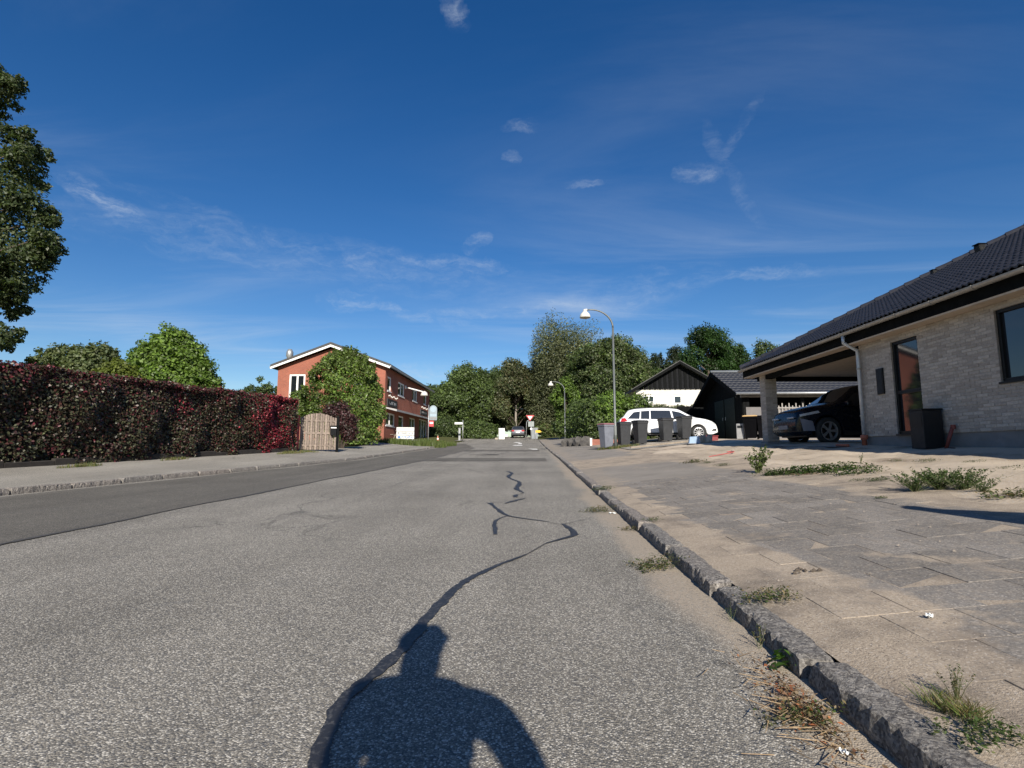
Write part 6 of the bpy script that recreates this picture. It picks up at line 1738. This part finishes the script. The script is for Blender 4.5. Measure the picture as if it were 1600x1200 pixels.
bush(885, 672, 52, [(880, 668, 1.1, 0), (892, 670, 1.1, 0), (898, 660, .9, 0)], GREEN_MID + GREEN_DARK, 'green bush at the foot of the distant lamp', n=8000)
bush(668, 675, 63, [(660, 676, 1.2, 0), (672, 674, 1.2, 0)], GREEN_DARK, 'dark bush at the corner behind the bus stop', n=6000)

# ------------------------------------------------------------------ grass, weeds, litter
def blades(name, label, pts, h, wd, cols, kind='thing', cat='weed', loc=None, lean=.5, group=None):
    """upright narrow blades rooted at pts (N,3)"""
    n = len(pts); a = rng.random(n) * 6.283
    hh = h * (.5 + .8 * rng.random(n)); ln = lean * hh * (rng.random(n))
    dx, dy = np.cos(a), np.sin(a)
    V = np.empty((n, 4, 3)); b = pts
    V[:, 0] = b + np.stack([-dy * wd, dx * wd, np.zeros(n)], 1); V[:, 1] = b + np.stack([dy * wd, -dx * wd, np.zeros(n)], 1)
    V[:, 2] = b + np.stack([dx * ln * .52 + dy * wd * .8, dy * ln * .52 - dx * wd * .8, hh * .57], 1); V[:, 3] = b + np.stack([dx * ln, dy * ln, hh], 1)
    me = bpy.data.meshes.new(name)
    me.vertices.add(4 * n); me.loops.add(4 * n); me.polygons.add(n)
    me.vertices.foreach_set('co', V.reshape(-1)); me.loops.foreach_set('vertex_index', np.arange(4 * n, dtype=np.int32)); me.polygons.foreach_set('loop_start', np.arange(0, 4 * n, 4, dtype=np.int32))
    ca = me.color_attributes.new('col', 'FLOAT_COLOR', 'POINT'); CC = np.ones((n, 4, 4)); CC[:, :, :3] = palette(n, cols, .25)[:, None, :]; ca.data.foreach_set('color', CC.reshape(-1))
    me.materials.append(LEAF); me.update(calc_edges=True)
    o = link(bpy.data.objects.new(name, me))
    return tag(o, label, None if kind == 'stuff' else cat, group, kind if kind == 'stuff' else None)
def gpts(cx, cy, rx, ry, n, rot=0.0):
    a = rng.random(n) * 6.283; r = np.sqrt(rng.random(n)) * (1 + .3 * np.sin(a * 3))
    x, y = r * np.cos(a) * rx, r * np.sin(a) * ry
    X, Y = cx + x * math.cos(rot) - y * math.sin(rot), cy + x * math.sin(rot) + y * math.cos(rot)
    return np.array([(q, w_, gz(q, w_) - .004) for q, w_ in zip(X, Y)])
GRASS = [(.075, .115, .022), (.10, .135, .03), (.06, .095, .02), (.13, .14, .05)]
DRY = [(.22, .17, .075), (.17, .13, .06), (.13, .12, .045)]
gp = at(640, 692, 36)
blades('grass_island', 'green grass around the white information board', np.concatenate([gpts(gp.x, gp.y, 2.0, 1.3, 5000), gpts(gp.x + 1.0, gp.y + 3.5, 1.2, 3.0, 4000)]), .30, .012, GRASS, 'stuff')
blades('verge_grass', 'dry grass tufts at the foot of the hedge', np.concatenate([gpts(-9.55, 11.2, .12, .5, 500), gpts(-8.75, 19.3, .25, .8, 900), gpts(-8.7, 20.6, .3, .5, 500), gpts(-9.4, 14.0, .1, .5, 300)]), .07, .005, DRY + GRASS, 'stuff')
blades('lamp_grass', 'tufts of grass around the lamp foot', gpts(lp.x + .1, lp.y - .1, .8, .35, 1500), .12, .006, GRASS + DRY, 'stuff')

def weed(name, label, x, y, kind, size, cols, n, group=None, seed=0, z=None):
    """low plants: rosette (broad leaves), creeper (small leaves on runners), sprig (upright leafy stems), straw (dry stalks)"""
    r = np.random.default_rng(seed + 50)
    if kind == 'creeper' and size <= .2: n = int(n * 2.2)
    zb = gz(x, y) if z is None else z
    t = thing(name, label, 'weed', (x, y, zb), 0, group)
    if kind == 'rosette':
        a = r.random(n) * 6.283; tl = .25 + r.random(n) * .9
        P = np.stack([np.cos(a) * size * .45 * r.random(n), np.sin(a) * size * .45 * r.random(n), size * .3 * tl], 1)
        N = unit(np.stack([np.cos(a) * .6, np.sin(a) * .6, np.full(n, .9)], 1) + r.normal(size=(n, 3)) * .25)
        L = size * .5 * (.5 + .6 * r.random(n)); Wd = L * .5
    elif kind == 'creeper':
        a = r.random(n) * 6.283; q = np.sqrt(r.random(n)) * (1 + .35 * np.sin(a * 4 + seed) + .2 * np.sin(a * 9))
        P = np.stack([np.cos(a) * q * size, np.sin(a) * q * size * .7, .01 + r.random(n) ** 1.5 * size * .28], 1)
        P[:, 2] += .1 * P[:, 0]
        N = unit(np.stack([r.normal(size=n) * .5, r.normal(size=n) * .5, np.ones(n)], 1)); L = ((.012 + .085 * size) if size > .2 else (.007 + .05 * size)) * (.5 + r.random(n)); Wd = L * .45
    elif kind == 'sprig':
        ns_ = max(5, n // 26); st = r.normal(size=(ns_, 2)) * (.28 if n < 500 else .8); ii = r.integers(0, ns_, n); f = r.random(n) ** .8
        hgt_ = size * (.55 + .5 * r.random(ns_))
        P = np.stack([st[ii, 0] * size * f + r.normal(size=n) * size * .045, st[ii, 1] * size * f + r.normal(size=n) * size * .045, hgt_[ii] * f + .01], 1)
        N = unit(r.normal(size=(n, 3)) + np.array([0, 0, .5])); L = size * (.13 if size > .12 else .09) * (.6 + .7 * r.random(n)); Wd = L * .42
        m = MB()
        for k in range(ns_): m.tube([(0, 0, -.02), (st[k, 0] * size * .5, st[k, 1] * size * .5, hgt_[k] * .5), (st[k, 0] * size, st[k, 1] * size, hgt_[k])], [size * .012, size * .009, size * .004], 4)
        m.build('stems', plain('green_stem', (.09, .10, .04), .7, .2, 30), t)
    leaf_mesh('leaves', P, L, Wd, N, palette(len(P), cols, .25), LEAF, t)
    return t
WG = [(.055, .085, .022), (.07, .10, .028), (.042, .068, .018), (.10, .11, .045)]
WDK = [(.045, .075, .02), (.06, .09, .022), (.035, .06, .018)]
WDRY = [(.16, .125, .06), (.10, .10, .04), (.075, .085, .03), (.20, .15, .08)]
def gp_(px, py):
    """point on the ground under a photo pixel"""
    d = 1.0
    while d < 60:
        q = at(px, py, d)
        if q.z < gz(q.x, q.y): return q
        d += .01
    return q
KG = 'weeds growing along the kerb'
for i, (px, py, kind, size, cols, n, lb) in enumerate([
    (943, 773, 'creeper', .16, WG, 260, 'small weed on the kerb farthest up the road'),
    (934, 800, 'creeper', .20, WG + WDRY, 300, 'dry green weed in the gutter beside the scrap of paper'),
    (985, 829, 'creeper', .12, WDRY, 160, 'thin brown weed in the gutter below the kerb'),
    (1024, 888, 'creeper', .19, WDRY + WG, 420, 'spreading dry weed in the gutter halfway along the kerb'),
    (1018, 815, 'creeper', .09, WG, 120, 'tiny green weed on top of the kerb'),
    (1200, 938, 'creeper', .13, WG + WDRY, 300, 'low weed behind the kerb at its middle'),
    (1143, 972, 'sprig', .07, WG, 90, 'little upright weed in the gutter below the kerb'),
    (1188, 1015, 'sprig', .10, WG + WDRY, 120, 'thin weed in the gutter above the broad leaved weed'),
    (1228, 1045, 'rosette', .15, [(.08, .16, .03), (.10, .19, .035)], 16, 'bright broad leaved weed against the kerb face')]):
    q = gp_(px, py); weed('kerb_weed', lb, q.x, q.y, kind, size, cols, n, KG, i)
YG = 'weeds on the sandy yard'
for i, (px, py, kind, size, cols, n, lb) in enumerate([
    (1184, 739, 'sprig', .42, WG + [(.11, .15, .04)], 420, 'tall leafy weed standing alone on the sand'),
    (1215, 742, 'creeper', .24, WDK, 420, 'left end of the green mat of weeds'), (1250, 740, 'creeper', .34, WDK, 620, 'middle of the green mat of weeds'), (1300, 737, 'creeper', .36, WDK + WG, 700, 'bushy middle of the green mat under the downpipe'), (1340, 740, 'creeper', .30, WDK, 420, 'right end of the green mat of weeds'),
    (1370, 752, 'creeper', .12, WDK, 180, 'small dark weed between mat and big clump'), (1340, 752, 'creeper', .08, WDK, 90, 'tiny weed left of the small dark weed'),
    (1430, 768, 'sprig', .17, WDK, 1100, 'left side of the big dark green weed clump'), (1468, 765, 'sprig', .20, WDK + [(.07, .12, .025)], 1500, 'middle of the big dark green weed clump'), (1504, 766, 'sprig', .18, WDK, 1200, 'right side of the big dark green weed clump'), (1535, 770, 'sprig', .13, WDK, 600, 'small dark weed right of the big clump'),
    (1376, 780, 'creeper', .06, WG, 80, 'tiny weed above the tip of the shadow'), (1580, 778, 'creeper', .22, WG + WDRY, 260, 'straggly dry weed at the right edge'),
    (1085, 723, 'creeper', .22, WG + WDRY, 300, 'dry weed patch below the blue tub'), (1106, 724, 'creeper', .12, WDK, 160, 'green weed right of the dry patch'), (1130, 728, 'creeper', .14, WDK, 220, 'dark green weed left of the tall leafy weed'),
    (1450, 722, 'creeper', .14, WG, 120, 'pale weed near the edge of house shadow'), (1520, 725, 'creeper', .14, WG, 120, 'pale weed on the sand below the black box'), (1400, 722, 'creeper', .10, WG, 90, 'small pale weed left of the black box'), (1345, 722, 'sprig', .14, WG, 90, 'thin weed below the downpipe'), (1580, 735, 'creeper', .16, WG, 120, 'pale weed on the sand near the right edge')]):
    q = gp_(px, py); weed('yard_weed', lb, q.x, q.y, kind, size, cols, n, YG, i + 20)
# dry grass tuft growing over the kerb at bottom right
q = gp_(1478, 1108)
blades('grass_tuft', 'dry yellow grass tuft hanging over the nearest kerbstone', np.concatenate([gpts(q.x, q.y, .04, .07, 330), gpts(q.x + .03, q.y - .05, .03, .05, 200)]), .042, .0006, DRY + GRASS[:2], cat='grass tuft', lean=1.3)
weed('kerb_weed', 'grey green straggly weed behind the nearest kerbstone', q.x + .06, q.y + .04, 'sprig', .085, WG + WDRY, 260, KG, 91)
weed('kerb_weed', 'grey dried weed lying over the dead leaves in the gutter', .80, q.y + .10, 'creeper', .11, WDRY + WG[:1], 260, KG, 95)
q2 = gp_(1540, 1160); weed('kerb_weed', 'straggly weed at the bottom right corner', q2.x, q2.y, 'creeper', .10, WG, 220, KG, 92)
# drifted dead leaves and stalks in the gutter
q = gp_(1310, 1115)
n = 420
lx, ly = .80 - np.abs(rng.normal(size=n)) * .07 + .08, q.y + rng.normal(size=n) * .16
P = np.stack([lx, ly, np.array([rz(v) for v in ly]) + .006 + rng.random(n) * .03], 1)
o = leaf_mesh('leaf_litter', P, .016 * (.5 + rng.random(n)), .010 * (.5 + rng.random(n)), unit(rng.normal(size=(n, 3)) * .6 + np.array([0, 0, 1])), palette(n, [(.25, .09, .04), (.17, .10, .06), (.12, .08, .05), (.20, .14, .08), (.30, .13, .06)], .3), LEAF)
tag(o, 'drift of dead leaves in the gutter below the kerb', kind='stuff')
m = MB()
for i in range(110):
    x, y = .86 - abs(random.gauss(0, .09)), q.y + random.gauss(0, .17); a = random.uniform(0, 6.28); l = random.uniform(.03, .11)
    m.tube([(x, y, rz(y) + .008 + random.random() * .015), (x + math.cos(a) * l, y + math.sin(a) * l, rz(y) + .008 + random.random() * .03)], [.0016, .001], 3)
tag(m.build('dry_stalks', plain('dry_straw', (.24, .17, .10), .9, .3, 40)), 'dry straw stalks mixed into the gutter leaves', kind='stuff')
# loose grit on the pavement
m = MB()
for i in range(200):
    x, y = random.uniform(1.12, 3.4), random.uniform(1.3, 7.5)
    s_ = random.uniform(.002, .006) if i % 9 else random.uniform(.006, .011); z_ = gz(x, y) + .008
    a = random.random() * 6
    m.add([(x + s_ * math.cos(a + k * 2.1) * 1.2, y + s_ * math.sin(a + k * 2.1), z_) for k in range(3)] + [(x, y, z_ + s_)], [(0, 1, 3), (1, 2, 3), (2, 0, 3), (0, 2, 1)])
tag(m.build('grit', plain('mixed_grit', (.20, .17, .14), .9, .6, 60)), 'loose grit and crumbs scattered on the pavement', kind='stuff')
def litter(label, px, py, w_, d_, col=PAPER, ht=.012, name='paper_scrap', cat='litter'):
    q = gp_(px, py)
    bm = bmesh.new(); bmesh.ops.create_grid(bm, x_segments=6, y_segments=4, size=.5)
    for v in bm.verts: v.co = Vector((v.co.x * w_, v.co.y * d_, ht * (.6 + .5 * math.sin(v.co.x * 7) * math.cos(v.co.y * 6))))
    me = bpy.data.meshes.new(name); bm.to_mesh(me); bm.free(); me.materials.append(col)
    o = link(bpy.data.objects.new(name, me)); o.location = (q.x, q.y, gz(q.x, q.y) + .004); o.rotation_euler = (0, 0, random.random()); tag(o, label, cat)
    mod = o.modifiers.new('thick', 'SOLIDIFY'); mod.thickness = .002
litter('crumpled white carton scrap in the gutter beside a weed', 957, 803, .075, .05)
litter('small white scrap in the gutter at the bottom', 1319, 1183, .02, .018)
litter('small white pebble like scrap on the flags', 1453, 968, .03, .02, ht=.02)
m = MB()
q = gp_(1252, 893)
r = random.Random(4)
for i in range(14):
    x, y = q.x + r.gauss(0, .05), q.y + r.gauss(0, .04); s_ = r.uniform(.006, .016); z_ = gz(x, y) + .006
    m.add([(x - s_, y - s_ * .6, z_), (x + s_, y - s_ * .5, z_), (x + s_ * .8, y + s_ * .6, z_), (x - s_ * .7, y + s_ * .6, z_), (x, y, z_ + s_)], [(0, 1, 4), (1, 2, 4), (2, 3, 4), (3, 0, 4), (0, 3, 2, 1)])
tag(m.build('soil_crumbs', plain('dark_soil', (.07, .055, .042), .95, .3, 40)), 'dark crumbs of soil on the sandy pavement', kind='stuff')

# ------------------------------------------------------------------ the cyclist holding the camera: only the shadow is in the picture
def skin_mesh(name, verts, edges, radii, mtl, parent, root=0, sub=2):
    me = bpy.data.meshes.new(name); me.from_pydata(verts, edges, [])
    o = link(bpy.data.objects.new(name, me)); o.parent = parent
    md = o.modifiers.new('skin', 'SKIN'); md.use_smooth_shade = True
    for i, r_ in enumerate(radii):
        me.skin_vertices[0].data[i].radius = r_ if isinstance(r_, tuple) else (r_, r_)
    me.skin_vertices[0].data[root].use_root = True
    sb = o.modifiers.new('sub', 'SUBSURF'); sb.levels = sub; sb.render_levels = sub
    me.materials.append(mtl)
    return o
per = thing('person', 'cyclist in dark jacket behind camera whose shadow falls on the road', 'person', (0, 0, 0))
V = [(0, -.72, .90), (0, -.62, 1.05), (-.01, -.48, 1.22), (-.01, -.385, 1.34), (-.02, -.345, 1.435), (-.02, -.315, 1.53), (-.02, -.305, 1.62),
     (.235, -.385, 1.315), (.285, -.30, 1.09), (.255, -.13, .93), (.25, -.06, .90),
     (-.185, -.35, 1.355), (-.205, -.34, 1.11), (-.19, -.13, .93), (-.19, -.06, .90),
     (.11, -.70, .86), (.13, -.36, .62), (.13, -.52, .20), (.13, -.40, .12),
     (-.11, -.70, .86), (-.13, -.34, .74), (-.13, -.42, .38), (-.13, -.30, .30)]
E = [(0, 1), (1, 2), (2, 3), (3, 4), (4, 5), (5, 6), (3, 7), (7, 8), (8, 9), (9, 10), (3, 11), (11, 12), (12, 13), (13, 14), (0, 15), (15, 16), (16, 17), (17, 18), (0, 19), (19, 20), (20, 21), (21, 22)]
RR = [(.20, .14), (.205, .14), (.21, .14), (.175, .11), (.082, .08), (.086, .092), (.075, .085), (.085, .085), (.06, .06), (.04, .04), (.03, .03), (.085, .085), (.055, .055), (.038, .038), (.03, .03), .095, .07, .045, .035, .095, .07, .045, .035]
body_o = skin_mesh('body', V, E, RR, CLOTH, per)
for s_, hx in ((1, .25), (-1, -.19)):
    fv, fe, fr = [(hx, -.075, .90), (hx + s_ * .0, -.03, .895)], [(0, 1)], [.030, .030]
    for k in range(4):
        xo = hx + (-.032 + .021 * k); b0_ = len(fv); ln = (.9, 1.0, .97, .82)[k]
        fv += [(xo, -.02, .905), (xo, .012 * ln, .902), (xo, .024 * ln, .878), (xo, .006, .862)]
        fe += [(1, b0_), (b0_, b0_ + 1), (b0_ + 1, b0_ + 2), (b0_ + 2, b0_ + 3)]; fr += [.010, .0095, .009, .008]
    b0_ = len(fv); fv += [(hx - s_ * .035, -.045, .885), (hx - s_ * .045, -.02, .868), (hx - s_ * .03, .0, .86)]; fe += [(0, b0_), (b0_, b0_ + 1), (b0_ + 1, b0_ + 2)]; fr += [.012, .010, .009]
    skin_mesh('hand', fv, fe, fr, SKIN, body_o, 0, 1)
m = MB()       # face mask of skin over the head, then hair
bm = bmesh.new(); bmesh.ops.create_uvsphere(bm, u_segments=20, v_segments=14, radius=1)
for v in bm.verts:
    c = v.co; k = 1 + (.10 if c.y > .8 and abs(c.x) < .25 and -.25 < c.z < .1 else 0)
    v.co = Vector((c.x * .076 * (1 - .18 * max(0, -c.z)), c.y * .095 * k, c.z * .115))
me = bpy.data.meshes.new('head'); bm.to_mesh(me); bm.free(); me.materials.append(SKIN)
hd_o = link(bpy.data.objects.new('head', me)); hd_o.parent = body_o; hd_o.location = (-.02, -.295, 1.585)
for s_ in (-1, 1):
    m = MB(); m.lathe([(.001, -.006), (.011, -.002), (.001, .010)], 8, (s_ * .03, .090, .012), 'y'); m.build('eye', WHITE, hd_o)
    m = MB(); m.lathe([(.001, -.010), (.028, -.004), (.03, .004), (.001, .010)], 10, (s_ * .078, -.005, .0), 'x'); m.build('ear', SKIN, hd_o)
m = MB(); m.prism([(-.025, -.062), (.025, -.062), (.018, -.052), (-.018, -.052)], 'y', .080, .092); m.build('mouth', LENSRED, hd_o)
bm = bmesh.new(); bmesh.ops.create_uvsphere(bm, u_segments=26, v_segments=16, radius=1)
r = random.Random(3)
for v in bm.verts:
    c = v.co
    k = 1 + .10 * math.sin(c.x * 7 + 1) * math.sin(c.z * 6) + r.uniform(-.03, .05)
    z = c.z * .125 * k if c.z > -.15 else c.z * .04
    v.co = Vector((c.x * .100 * k, (c.y * .108 - .015) * k, z + .025))
me = bpy.data.meshes.new('hair'); bm.to_mesh(me); bm.free(); me.materials.append(HAIR)
ho = link(bpy.data.objects.new('hair', me)); ho.parent = body_o; ho.location = (-.02, -.300, 1.60)
bk = thing('bicycle', 'black city bicycle under the cyclist, behind the camera', 'bicycle', (0, 0, 0))
m = MB(); m.tube([(-.30, -.13, .88), (-.27, -.07, .885), (-.12, -.06, .87), (0, -.07, .85), (.12, -.06, .87), (.27, -.07, .885), (.30, -.13, .88)], .012, 8); hb_ = m.build('handlebar', BLACKMETAL, bk, True)
for s_ in (-1, 1):
    m = MB(); m.tube([(s_ * .24, -.065, .883), (s_ * .29, -.075, .885), (s_ * .31, -.14, .88)], .018, 8); m.build('grip', RUBBER, hb_, True)
    m = MB(); m.tube([(s_ * .20, -.05, .88), (s_ * .24, -.02, .87), (s_ * .29, -.04, .865), (s_ * .33, -.08, .87)], .007, 6); m.build('brake_lever', STEEL, hb_, True)
m = MB(); m.tube([(.21, -.04, .87), (.245, .05, .925), (.215, .08, .99), (.16, .06, 1.02)], .0075, 6); m.build('cable', RUBBER, hb_, True)
m = MB(); m.tube([(0, -.07, .85), (0, -.12, .72), (0, -.16, .62), (0, -.10, .34)], .016, 8); m.tube([(0, -.14, .66), (0, -.50, .32), (0, -.66, .72), (0, -.70, .80)], .016, 8); m.tube([(0, -.62, .62), (0, -1.0, .34), (0, -.50, .32)], .012, 8); m.build('frame', BLACKMETAL, bk, True)
m = MB(); m.lathe([(.001, .88), (.06, .87), (.09, .83), (.05, .80), (.001, .80)], 14, (0, -.74, .0)); m.build('saddle', RUBBER, bk, True)
for yy in (-.10, -1.0):
    m = MB(); m.lathe([(.315, -.016), (.335, -.016), (.34, 0), (.335, .016), (.315, .016)], 36, (0, yy, .34), 'x'); wo_ = m.build('wheel', RUBBER, bk, True)
    m = MB()
    for k in range(14):
        a = k * 2 * math.pi / 14; m.tube([(0, yy, .34), (0, yy + .315 * math.cos(a), .34 + .315 * math.sin(a))], .0018, 3)
    m.build('spokes', STEEL, wo_)
